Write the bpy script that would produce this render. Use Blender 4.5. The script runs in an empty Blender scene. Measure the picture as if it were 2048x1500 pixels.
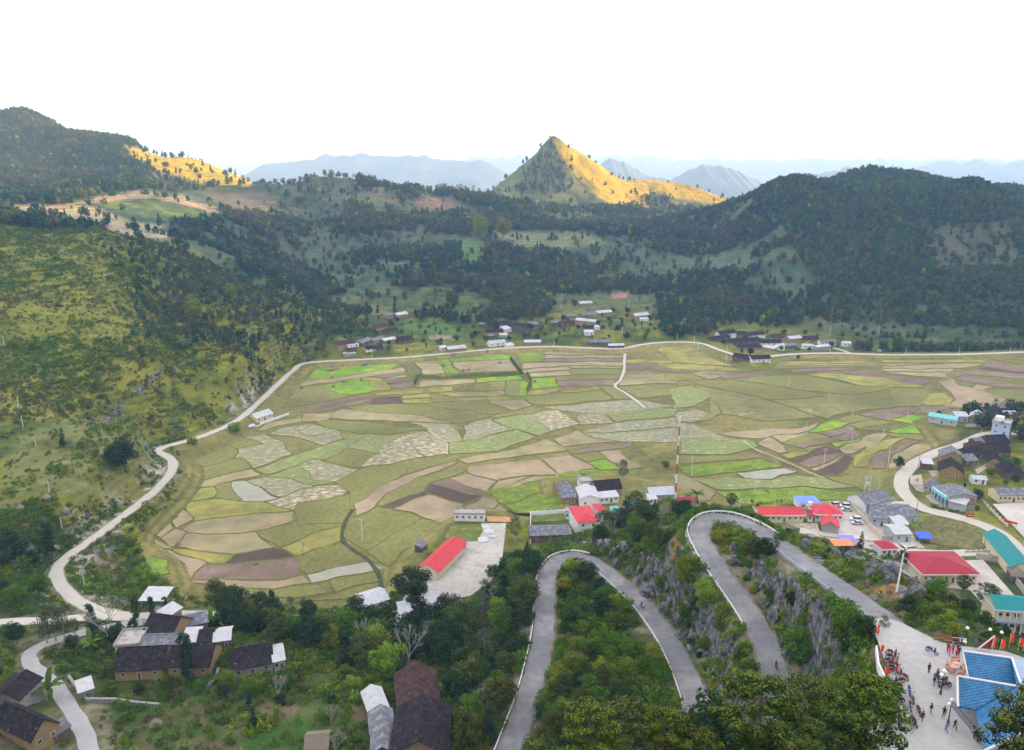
import bpy, bmesh, math, random
import numpy as np
from mathutils import Vector, Matrix
R = math.radians
random.seed(7); rng = np.random.default_rng(7)
scn = bpy.context.scene
COL = scn.collection

# ---------------------------------------------------------------- camera, light, exposure
FPX, CX, CY, HC = 1536.0, 1024.0, 750.0, 140.0
TH = math.atan(405.0/1536.0); CT, ST = math.cos(TH), math.sin(TH)
cam = bpy.data.objects.new('camera', bpy.data.cameras.new('camera')); COL.objects.link(cam)
cam.location = (0, 0, HC); cam.rotation_euler = (math.pi/2-TH, 0, 0)
cam.data.lens = 27.0; cam.data.sensor_width = 36.0
cam.data.clip_start = 1.0; cam.data.clip_end = 90000
scn.camera = cam
SUN_AZ, SUN_EL = R(69), R(9.0)      # azimuth from +Y towards +X
sd = Vector((math.sin(SUN_AZ)*math.cos(SUN_EL), math.cos(SUN_AZ)*math.cos(SUN_EL), math.sin(SUN_EL)))
sun = bpy.data.objects.new('sun', bpy.data.lights.new('sun', 'SUN')); COL.objects.link(sun)
sun.data.energy = 5.0; sun.data.angle = R(0.5); sun.data.color = (1.0, 0.60, 0.14)
sun.rotation_euler = (-sd).to_track_quat('-Z', 'Y').to_euler()
world = bpy.data.worlds.new('World'); scn.world = world; world.use_nodes = True
wn = world.node_tree; wn.nodes.clear()
sky = wn.nodes.new('ShaderNodeTexSky'); sky.sky_type = 'NISHITA'; sky.sun_disc = False
sky.sun_elevation = SUN_EL; sky.sun_rotation = SUN_AZ
sky.altitude = 1000; sky.air_density = 1.0; sky.dust_density = 2.5; sky.ozone_density = 1.0
bg = wn.nodes.new('ShaderNodeBackground'); bg.inputs['Strength'].default_value = 0.15
wo = wn.nodes.new('ShaderNodeOutputWorld')
# thin bright cloud veil over the blue
tc = wn.nodes.new('ShaderNodeTexCoord'); mp = wn.nodes.new('ShaderNodeMapping'); mp.inputs['Scale'].default_value = (1, 1, 2.2)
nz = wn.nodes.new('ShaderNodeTexNoise'); nz.inputs['Scale'].default_value = 2.2; nz.inputs['Detail'].default_value = 5
cr = wn.nodes.new('ShaderNodeMapRange'); cr.inputs['From Min'].default_value = 0.30; cr.inputs['From Max'].default_value = 0.62
cr.inputs['To Min'].default_value = 0.62; cr.inputs['To Max'].default_value = 0.92
mx = wn.nodes.new('ShaderNodeMix'); mx.data_type = 'RGBA'; mx.inputs[7].default_value = (3.35, 3.25, 3.3, 1)
L = wn.links.new
L(tc.outputs['Generated'], mp.inputs[0]); L(mp.outputs[0], nz.inputs['Vector']); L(nz.outputs['Fac'], cr.inputs['Value'])
L(cr.outputs[0], mx.inputs[0]); L(sky.outputs[0], mx.inputs[6]); L(mx.outputs[2], bg.inputs[0]); L(bg.outputs[0], wo.inputs[0])
vs = scn.view_settings; vs.view_transform = 'Standard'; vs.look = 'None'; vs.gamma = 1.0; vs.use_curve_mapping = False
vs.exposure = 2.32
scn.render.engine = 'CYCLES'
cy = scn.cycles
cy.use_denoising = True; cy.adaptive_threshold = 0.02; cy.max_bounces = 5; cy.diffuse_bounces = 3; cy.glossy_bounces = 2; cy.transmission_bounces = 2
cy.volume_bounces = 1; cy.transparent_max_bounces = 8; cy.sample_clamp_indirect = 6.0

# ---------------------------------------------------------------- pixel <-> world helpers (photograph pixels, 2048 x 1500)
def PZ(u, v, z):
    a = (u-CX)/FPX; b = (v-CY)/FPX
    t = (HC-z)/(ST+b*CT)
    return (a*t, t*(CT-b*ST), z)
def PD(u, v, d):
    a = (u-CX)/FPX; b = (v-CY)/FPX
    return (a*d, d*(CT-b*ST), HC-d*(ST+b*CT))
def proj(x, y, z):
    dz = z-HC
    zc = y*CT-dz*ST; up = y*ST+dz*CT
    zc = np.maximum(zc, 1e-3)
    return CX+FPX*x/zc, CY-FPX*up/zc, zc

def _hash(i, j, s):
    h = (i.astype(np.int64)*374761393+j.astype(np.int64)*668265263+s*982451653) & 0x7fffffff
    h = ((h ^ (h >> 13))*1274126177) & 0x7fffffff
    return ((h ^ (h >> 16)) & 0xffff)/65535.0
def vnoise(x, y, s=0):
    xi = np.floor(x); yi = np.floor(y); fx = x-xi; fy = y-yi
    fx = fx*fx*(3-2*fx); fy = fy*fy*(3-2*fy)
    a = _hash(xi, yi, s); b = _hash(xi+1, yi, s); c = _hash(xi, yi+1, s); d = _hash(xi+1, yi+1, s)
    return (a*(1-fx)+b*fx)*(1-fy)+(c*(1-fx)+d*fx)*fy
def fbm(x, y, sc, octv=4, s=0, gain=0.5):
    x = np.asarray(x, float)/sc; y = np.asarray(y, float)/sc; t = 0; a = 1; n = 0
    for k in range(octv):
        t = t+a*vnoise(x*2**k+17.3*k, y*2**k-9.1*k, s+k); n += a; a *= gain
    return t/n
def sstep(a, b, x):
    t = np.clip((x-a)/(b-a), 0, 1); return t*t*(3-2*t)
def seg_dist(x, y, pts):
    """distance to polyline and interpolated third coordinate"""
    best = np.full(x.shape, 1e9); zz = np.zeros(x.shape)
    for (x0, y0, z0), (x1, y1, z1) in zip(pts[:-1], pts[1:]):
        dx, dy = x1-x0, y1-y0; l2 = dx*dx+dy*dy+1e-9
        t = np.clip(((x-x0)*dx+(y-y0)*dy)/l2, 0, 1)
        d = np.hypot(x-x0-t*dx, y-y0-t*dy); m = d < best
        best = np.where(m, d, best); zz = np.where(m, z0+t*(z1-z0), zz)
    return best, zz
def in_poly(x, y, pts):
    ins = np.zeros(np.shape(x), bool); n = len(pts)
    for i in range(n):
        x0, y0 = pts[i][:2]; x1, y1 = pts[(i+1) % n][:2]
        if y0 == y1: continue
        c = ((y0 > y) != (y1 > y)) & (x < (x1-x0)*(y-y0)/(y1-y0)+x0)
        ins ^= c
    return ins
def sdist(x, y, pts):
    """signed distance to closed polygon, negative inside; only near points are exact"""
    P3 = [(p[0], p[1], 0) for p in pts]+[(pts[0][0], pts[0][1], 0)]
    d, _ = seg_dist(x, y, P3)
    return np.where(in_poly(x, y, pts), -d, d)
def catmull(pts, n=6):
    P = [Vector(p) for p in pts]; P = [P[0]*2-P[1]]+P+[P[-1]*2-P[-2]]; out = []
    for i in range(1, len(P)-2):
        for k in range(n):
            t = k/n; a, b, c, d = P[i-1], P[i], P[i+1], P[i+2]
            out.append(0.5*((2*b)+(c-a)*t+(2*a-5*b+4*c-d)*t*t+(3*b-3*c+d-a)*t*t*t))
    out.append(P[-2].copy())
    return [tuple(p) for p in out]

# ---------------------------------------------------------------- roads (pixel u, v, height z)
ROADS = {
 # name: (half width, points, material)
 'mountain_road': (2.75, [PZ(u, v, z) for u, v, z in [(1850,1300,71.8),(1790,1262,70),(1740,1222,66.5),(1680,1177,62.5),(1612,1128,58.5),(1560,1090,55.6),(1505,1054,53.4),(1455,1036,52.4),(1415,1040,52),(1398,1064,51.5),(1412,1100,51),(1440,1145,50.2),(1474,1192,49.5),(1506,1240,48.8),(1532,1290,48),(1548,1340,47.4),(1556,1400,46.6)]]
   +[(50.5,124,45.6),(46.5,115,44.8),(41,112,44),(37,118,42.8),(35.2,126,41)]
   +[PZ(u, v, z) for u, v, z in [(1396,1420,38.4),(1380,1370,37.2),(1356,1315,36),(1325,1262,34.8),(1290,1216,33.6),(1250,1176,32.2),(1212,1143,30.8),(1180,1122,29.8),(1146,1113,29),(1112,1124,28.5),(1094,1158,28.1),(1090,1215,27.6),(1086,1270,27),(1074,1330,26.5),(1056,1400,26),(1034,1460,25.5),(1012,1520,25),(985,1590,24.4),(950,1680,23.5)]]),
 'valley_road': (2.3, [PZ(u, v, z) for u, v, z in [(262,1233,10.5),(210,1224,10),(165,1207,9.5),(128,1178,9),(113,1145,8.6),(132,1115,8.2),(180,1082,7.8),(232,1042,7.4),(280,1006,7),(318,973,6.6),(343,942,6.3),(342,918,6.1),(316,902,6),(334,892,5.8),(380,880,5.4),(430,862,5),(478,838,4.6),(520,802,4.1),(556,768,3.6),(585,742,3.1),(612,726,2.6),(700,720,2.2),(800,715,2),(900,706,2),(1000,697,2),(1100,693,2),(1180,696,2),(1240,697,2),(1290,688,2),(1340,684,2),(1400,686,2.1),(1440,700,2.4),(1500,716,2.6),(1570,709,2.6),(1660,706,2.4),(1760,709,2),(1850,709,1.8),(1940,708,1.8),(2048,704,1.8),(2200,700,1.8),(2400,700,2)]]),
 'village_road': (2.1, [PZ(u, v, z) for u, v, z in [(-60,1248,14),(40,1242,13),(120,1239,12),(190,1232,10.8),(262,1233,10.5),(330,1228,10.8),(400,1228,11),(440,1232,11.3)]]),
 'lower_road': (2.0, [PZ(u, v, z) for u, v, z in [(285,1243,11.3),(230,1252,12),(160,1266,13),(90,1288,14.2),(58,1308,15),(66,1332,16),(105,1366,17),(138,1412,18),(165,1458,19),(182,1510,20),(195,1570,21)]]),
 'town_road': (3.2, [PZ(u, v, z) for u, v, z in [(2060,866,3.5),(1975,868,3.2),(1930,886,3),(1870,906,3),(1825,930,3),(1803,958,3),(1810,988,3.2),(1845,1016,3.6),(1900,1030,4),(1960,1048,4.4),(2005,1070,4.8),(2035,1098,5),(2080,1150,5),(2140,1220,5)]]),
}
for k in ROADS:
    hw, p = ROADS[k]; ROADS[k] = (hw, catmull(p, 5))
SIDE_ROAD = catmull([PZ(u, v, 4.8) for u, v in [(2020,1092),(1960,1103),(1880,1106),(1800,1100),(1740,1092),(1690,1078),(1640,1068),(1600,1060)]], 4)
ROADS['side_street'] = (2.6, SIDE_ROAD)
ROADS['link_street'] = (2.6, catmull([PZ(u, v, 3.6) for u, v in [(1850,1014),(1815,1008),(1780,1010),(1760,1020)]], 4))

VALLEY = [PZ(u, v, 0) for u, v in [(592,742),(640,724),(760,721),(900,709),(1000,700),(1060,696),(1180,699),(1245,700),(1300,690),(1380,687),(1396,694),(1440,712),(1500,738),(1550,738),(1565,713),(1700,710),(1860,711),(2048,707),(2320,704),(2330,820),(2060,832),(1990,822),(1925,828),(1850,842),(1856,866),(1905,872),(1892,890),(1850,905),(1806,932),(1785,960),(1790,995),(1740,1004),(1690,1003),(1640,1004),(1510,1016),(1430,1012),(1360,1004),(1290,1010),(1240,1030),(1140,1052),(1064,1044),(1040,1052),(975,1030),(930,1030),(890,1062),(838,1112),(808,1165),(770,1200),(700,1222),(560,1222),(420,1206),(370,1190),(318,1160),(296,1120),(300,1076),(352,1022),(380,966),(360,905),(400,886),(460,866),(530,828),(560,778)]]
PADS = [  # pixel outline, height, blend
 ([(808,1168),(846,1104),(900,1050),(960,1020),(1040,1036),(1064,1040),(1130,1018),(1110,960),(1240,950),(1370,980),(1380,1010),(1310,1040),(1290,1060),(1230,1090),(1150,1086),(1075,1110),(1000,1180),(935,1196),(850,1215),(790,1225)], 2.5, 10),
 ([(1505,1012),(1640,1000),(1700,1000),(1800,996),(1850,1010),(1960,1035),(2060,1085),(2300,1160),(2300,1320),(1990,1300),(1960,1240),(1900,1180),(1800,1110),(1700,1090),(1600,1068)], 4.6, 10),
 ([(1850,836),(1990,820),(2060,830),(2330,830),(2330,1160),(2060,1085),(2000,1050),(1900,1020),(1820,1000),(1800,960),(1830,925),(1900,895)], 3.4, 8),
]
PADS = [([PZ(u, v, z) for u, v in pl], z, bl) for pl, z, bl in PADS]
PLAZA = [PZ(u, v, 72) for u, v in [(1700,1600),(1738,1515),(1762,1470),(1786,1440),(1790,1400),(1776,1370),(1766,1330),(1752,1290),(1742,1240),(1790,1238),(1830,1262),(1870,1280),(1915,1288),(1960,1292),(2010,1298),(2120,1330),(2230,1420),(2230,1600)]]
PADS.append((PLAZA, 71.9, 4))
PADS.append(([PZ(u, v, 16.5) for u, v in [(225,1300),(330,1270),(440,1290),(600,1310),(600,1350),(440,1360),(320,1390),(225,1385)]], 16.5, 12))

PADS.append(([PZ(u, v, 3.5) for u, v in [(143,1152),(165,1114),(210,1098),(290,1085),(335,1118),(352,1160),(330,1186),(180,1196)]], 3.55, 6))

# ---------------------------------------------------------------- terrain control points
C = []
def cz(*a):
    for u, v, z in a: C.append(PZ(u, v, z))
def cd(*a):
    for u, v, d in a: C.append(PD(u, v, d))
def cw(*a): C.extend(a)
for k in ROADS:
    C += [p for p in ROADS[k][1][::10]]
cz(*[(u, v, 0) for u, v in [(700,800),(900,800),(1100,800),(1300,800),(1500,800),(1700,800),(1900,770),(450,950),(700,950),(900,930),(1100,880),(1400,900),(1650,930),(1750,960),(600,1150),(450,1120),(800,1050),(500,1040),(2200,760)]])
cz((870,1150,2.5),(980,1100,2.5),(1160,1000,2.5),(1280,1000,2.5),(1640,1040,4.6),(1800,1060,4.6),(1900,1130,4.6),(2040,1240,4.6),(1950,960,3.4),(2040,900,3.4),(2150,1000,4))
# plaza, spur and hairpins
cz((1880,1350,72),(2000,1400,72),(1800,1480,72),(2100,1450,72))
cz((1900,1262,71),(1955,1275,70.5),(1870,1222,69),(1800,1174,67.5),(1740,1158,62.5),(1690,1136,60),(1640,1112,57.5),(1580,1080,54.5),(1525,1048,52.5),(1850,1200,67),(1905,1235,68))
cd((1990,1320,165),(1930,1285,168),(1850,1240,170),(1740,1195,182),(1640,1140,198),(1550,1085,220))
cw((95,200,8),(120,175,10),(115,210,5),(80,225,6),(70,245,5),(62,265,5),(140,180,5),(160,200,4.6))
cz((1640,1230,58),(1700,1300,64),(1740,1350,69),(1600,1330,52),(1560,1230,51.5),(1480,1110,51.2),(1640,1400,58),(1700,1430,66),(1560,1150,53))
cz((1440,1260,43),(1420,1330,42),(1360,1180,42),(1330,1130,41),(1280,1090,36),(1240,1120,36),(1220,1080,30),(1340,1060,40),(1370,1020,40),(1440,1380,43.5),(1400,1230,43),(1300,1050,30),(1200,1060,16),(1250,1030,16),(1350,1010,20))
cw((45,235,28),(60,225,34),(30,262,8),(10,262,6))
cz((1180,1200,28),(1200,1300,30),(1260,1400,35),(1150,1400,29),(1300,1480,38),(1120,1480,29),(1230,1260,31),(1130,1170,28.3))
cz((1030,1140,17),(1040,1230,18),(1020,1320,17),(980,1420,18),(960,1240,8),(900,1300,10),(870,1380,15),(820,1440,18),(720,1480,20),(960,1180,5))
# lower left settlement
cz((760,1250,6),(700,1330,13),(600,1280,11),(520,1250,8),(620,1420,19),(450,1440,19),(300,1460,19),(250,1380,17),(400,1330,16.5),(550,1360,17),(80,1440,19.5),(20,1350,18),(-40,1300,20),(480,1215,3),(330,1200,6),(230,1150,4),(250,1110,4),(170,1160,6),(60,1220,12),(20,1180,16),(-100,1400,26),(400,1215,5))
# camera hill
cw((0,0,132),(0,30,112),(0,60,82),(40,60,84),(80,60,76),(-40,60,72),(-80,60,52),(-120,40,56),(0,90,52),(30,90,60),(-40,100,34),(-90,110,24),(60,20,118),(-60,0,110),(0,-120,150),(150,-60,140),(-150,-80,120),(130,60,64),(150,110,40),(110,135,34),(120,130,30),(95,112,56),(110,100,52),(150,140,14),(-200,60,50),(-320,0,70),(18,105,46),(-10,110,36),(45,98,60))
cw((20,75,68),(60,85,72),(-260,120,32),(-200,160,22),(200,80,60),(170,160,30),(200,220,8),(260,150,40),(330,0,140),(300,300,6))
# left hill, near face
cd((0,1100,250),(0,1000,285),(0,900,330),(0,800,370),(0,700,420),(0,600,470),(0,500,530),(0,435,590),(100,1080,262),(100,1000,290),(100,900,335),(100,800,380),(100,700,430),(100,600,490),(100,500,560),(100,440,620))
cd((200,950,315),(200,850,365),(200,750,410),(200,650,460),(200,550,520),(200,475,600),(300,850,370),(300,750,425),(300,650,480),(300,560,545),(300,485,640),(400,820,400),(400,740,450),(400,660,510),(400,570,575),(400,500,680),(500,780,440),(500,700,500),(500,620,560),(500,550,670),(600,700,560),(600,640,600),(600,590,700),(680,680,600),(700,640,660))
cd((250,1000,296),(300,920,345),(60,1150,240),(-200,1000,300),(-200,700,430),(-200,450,580),(-400,800,400),(-400,500,560),(-500,400,600))
# plateau and the dark hill at left
cd((0,420,720),(100,420,740),(200,440,720),(300,455,740),(0,395,900),(120,385,920),(260,380,960),(400,385,1000),(350,420,860),(450,430,900),(520,450,900))
cd((0,330,1120),(0,262,1260),(55,222,1330),(100,250,1320),(160,268,1310),(220,280,1305),(280,300,1300),(350,312,1300),(420,330,1300),(480,355,1300),(512,368,1290),(100,340,1150),(250,350,1150),(400,370,1150),(-150,280,1300),(-150,350,1120),(-300,250,1350),(-400,330,1150))
# middle ridge, bowl and central peak
cd((540,372,1180),(620,358,1160),(700,362,1180),(760,372,1200),(830,390,1230),(880,392,1240),(920,386,1240),(960,380,1260),(1000,372,1300))
cd((1030,350,1440),(1055,325,1470),(1080,300,1490),(1105,276,1500),(1120,283,1505),(1150,300,1510),(1185,318,1515),(1220,338,1520),(1255,356,1530),(1300,352,1560),(1350,366,1580),(1400,378,1600),(1450,400,1620))
cd((1130,330,1450),(1180,370,1420),(1230,400,1390),(1270,425,1350),(1050,390,1330),(1120,410,1300),(1200,440,1230),(1300,400,1480),(1350,430,1420),(1390,440,1400),(1330,450,1300))
cd((600,450,1000),(600,520,880),(650,580,780),(700,620,720),(800,650,680),(800,560,800),(800,480,950),(900,430,1080),(900,540,840),(900,610,735),(1000,450,1050),(1000,540,850),(1000,620,725),(1000,660,680),(1100,500,960),(1100,580,790),(1100,650,690),(1200,500,980),(1200,580,790),(1200,650,690),(1300,500,980),(1300,560,840),(1300,620,730),(1400,470,1060),(1420,560,830),(1420,640,700))
# right domes
cd((1460,420,1060),(1500,395,1040),(1540,372,1020),(1600,356,1000),(1660,366,1010),(1700,372,1030),(1780,378,1000),(1860,385,980),(1920,378,960),(1960,374,960),(2000,395,960),(2048,430,960),(2120,450,970),(2250,470,990))
cd((1500,480,930),(1600,430,920),(1600,520,840),(1600,600,760),(1700,440,920),(1700,540,830),(1700,620,745),(1500,560,830),(1500,640,715),(1800,450,890),(1800,540,800),(1800,620,730),(1900,450,870),(1900,540,800),(1900,620,720),(1950,420,900),(2000,500,830),(2000,600,740),(2048,560,780),(2048,660,690),(1700,680,668),(1900,680,665),(2200,600,740),(2200,680,670),(2350,560,800))
cd((1680,356,1260),(1740,348,1260),(1800,368,1250),(1840,380,1240),(2000,378,1250),(2100,385,1260),(2200,400,1250))
# behind the ridges
cw((-900,1700,40),(-500,1650,20),(-260,1640,-20),(-40,1660,-10),(80,1800,20),(300,1900,0),(500,1800,-30),(900,1700,-20),(1300,1900,-20),(-1200,2100,-60),(-500,2100,-110),(0,2150,-130),(600,2200,-130),(1300,2300,-120),(-1600,1200,120),(-1600,600,100),(-900,300,150),(-1500,0,120),(-800,-200,140),(0,-400,120),(600,-300,130),(-300,1380,40),(-150,1330,30),(620,1400,30),(900,1500,40),(-1600,2400,-120),(2200,2300,-100),(420,1480,30))
# high range outside the frame at right: it keeps the low sun off the valley
cw((560,100,30),(640,400,20),(800,250,120),(760,600,20),(900,700,60),(1050,850,110),(1250,100,400),(1300,400,420),(1350,700,425),(1400,950,430),(1480,1200,430),(1550,1400,460),(1620,1550,470),(1680,1690,410),(1680,1830,220),(1480,1640,170),(1300,1300,150),(1150,1100,150),(2000,400,300),(2150,1200,260),(2200,1800,60),(1900,-300,250),(1200,-200,360),(1050,400,240),(1000,100,220))
C = np.array(C)
def build_rbf(C, c=14.0, lam=0.6):
    n = len(C); X = C[:, :2]
    K = np.sqrt(((X[:, None]-X[None])**2).sum(-1)+c*c)
    Pm = np.c_[np.ones(n), X/1000]
    A = np.zeros((n+3, n+3)); A[:n, :n] = K-lam*np.eye(n); A[:n, n:] = Pm; A[n:, :n] = Pm.T
    w = np.linalg.solve(A, np.r_[C[:, 2], 0, 0, 0]); return X, w, c
RX, RW, RC = build_rbf(C)
def base_h(x, y):
    n = len(RX); out = np.empty(x.size); xf = x.ravel(); yf = y.ravel()
    for i in range(0, x.size, 20000):
        a = xf[i:i+20000, None].astype(np.float32); b = yf[i:i+20000, None].astype(np.float32)
        K = np.sqrt((a-RX[:, 0].astype(np.float32))**2+(b-RX[:, 1].astype(np.float32))**2+np.float32(RC*RC))
        out[i:i+20000] = K @ RW[:n].astype(np.float32).astype(np.float64) if False else K.astype(np.float64) @ RW[:n]
        out[i:i+20000] += RW[n]+RW[n+1]*xf[i:i+20000]/1000+RW[n+2]*yf[i:i+20000]/1000
    return out.reshape(x.shape)

def graded(segs):
    out = [segs[0][0]]
    for a, b, s in segs:
        n = max(1, int(round((b-a)/s))); out += list(np.linspace(a, b, n+1)[1:])
    return np.array(out)
GX = graded([(-2400,-1700,50),(-1700,-1050,13),(-1050,-520,5),(-520,-230,2.6),(-230,-110,1.7),(-110,135,1.0),(135,260,1.7),(260,560,3),(560,1000,5.5),(1000,1700,16),(1700,2800,60)])
GY = graded([(-600,-60,30),(-60,60,5),(60,95,1.8),(95,290,1.0),(290,420,1.8),(420,800,2.6),(800,1250,4),(1250,1750,5.5),(1750,2100,16),(2100,2900,60)])
XX, YY = np.meshgrid(GX, GY)
H = base_h(XX, YY)
dist = np.hypot(XX, YY)
# natural relief
vd = sdist(XX, YY, VALLEY)
wild = sstep(4, 40, vd)
for pl, z, bl in PADS: wild *= sstep(0, 25, sdist(XX, YY, pl))
road_d = np.full(XX.shape, 1e9)
for k in ROADS:
    p = ROADS[k][1]; d, _ = seg_dist(XX, YY, p[::2] if len(p) > 60 else p); road_d = np.minimum(road_d, d)
rw = sstep(3, 16, road_d)
big = sstep(350, 900, dist)
n1 = fbm(XX, YY, 95, 5, 3)-0.5; n2 = fbm(XX, YY, 13, 4, 11)-0.5; n3 = 1-2*np.abs(fbm(XX, YY, 120, 5, 23)-0.5)*2
gy, gx = np.gradient(H, GY, GX); slope = np.hypot(gx, gy)
H = H+wild*rw*(n1*(3+15*big)+n2*(1.4+2.0*np.clip(slope, 0, 1.2))+big*(n3-0.75)*10)
steep = sstep(0.5, 0.95, slope)*(dist < 330)
rid = 1-np.abs(fbm(XX, YY, 5.5, 3, 31)-0.5)*4
H = H+steep*rid*1.0*sstep(2.8, 6, road_d)
# hill terraces (stepped fields) on the gentler far slopes
ter = sstep(560, 700, dist)*(1-sstep(1300, 1450, dist))*(1-sstep(0.45, 0.65, slope))*wild*sstep(0.48, 0.56, fbm(XX, YY, 160, 3, 77))
stp = 2.6; q = H/stp; fq = q-np.floor(q)
H = H*(1-ter*0.8)+0.8*ter*(np.floor(q)+sstep(0.55, 1.0, fq))*stp
# flat valley floor, yards, plaza
m = 1-sstep(-2, 10, vd); H = H*(1-m)+(-0.12)*m
for pl, z, bl in PADS:
    d = sdist(XX, YY, pl); m = 1-sstep(0.0, bl, d); H = H*(1-m)+(z-0.1)*m
# road benches
def shoulder(k): return {'mountain_road': 3.6, 'valley_road': 3.2, 'town_road': 3.2}.get(k, 3)
for k in ['village_road', 'lower_road', 'valley_road', 'town_road', 'side_street', 'link_street', 'mountain_road']:
    hw, p = ROADS[k]; d, zz = seg_dist(XX, YY, p)
    bl = {'mountain_road': 5.0, 'valley_road': 11.0}.get(k, 4)
    m = 1-sstep(hw+0.9, hw+0.9+bl, d); H = H*(1-m)+(zz-0.22)*m
def hz(x, y):
    x = np.asarray(x, float); y = np.asarray(y, float)
    i = np.clip(np.searchsorted(GX, x)-1, 0, len(GX)-2); j = np.clip(np.searchsorted(GY, y)-1, 0, len(GY)-2)
    fx = np.clip((x-GX[i])/(GX[i+1]-GX[i]), 0, 1); fy = np.clip((y-GY[j])/(GY[j+1]-GY[j]), 0, 1)
    return (H[j, i]*(1-fx)+H[j, i+1]*fx)*(1-fy)+(H[j+1, i]*(1-fx)+H[j+1, i+1]*fx)*fy
def G(u, v, t0=60.0, t1=2600.0):
    """ground point seen at photo pixel (u, v)"""
    a = (u-CX)/FPX; b = (v-CY)/FPX
    t = np.concatenate([np.arange(t0, 400, 0.5), np.arange(400, t1, 2.0)])
    x = a*t; y = t*(CT-b*ST); z = HC-t*(ST+b*CT)
    below = z < hz(x, y)
    k = int(np.argmax(below)) if below.any() else len(t)-1
    if k > 0:
        lo, hi = t[k-1], t[k]
        for _ in range(12):
            m_ = 0.5*(lo+hi)
            if HC-m_*(ST+b*CT) < float(hz(a*m_, m_*(CT-b*ST))): hi = m_
            else: lo = m_
        tt = hi
    else: tt = t[0]
    x, y = a*tt, tt*(CT-b*ST)
    return Vector((x, y, float(hz(x, y))))
def ppm(u, v, p):
    """pixels per metre for a vertical object standing at p"""
    zc = p.y*CT-(p.z-HC)*ST; b = (v-CY)/FPX
    return FPX/zc*(CT-b*ST)
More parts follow.
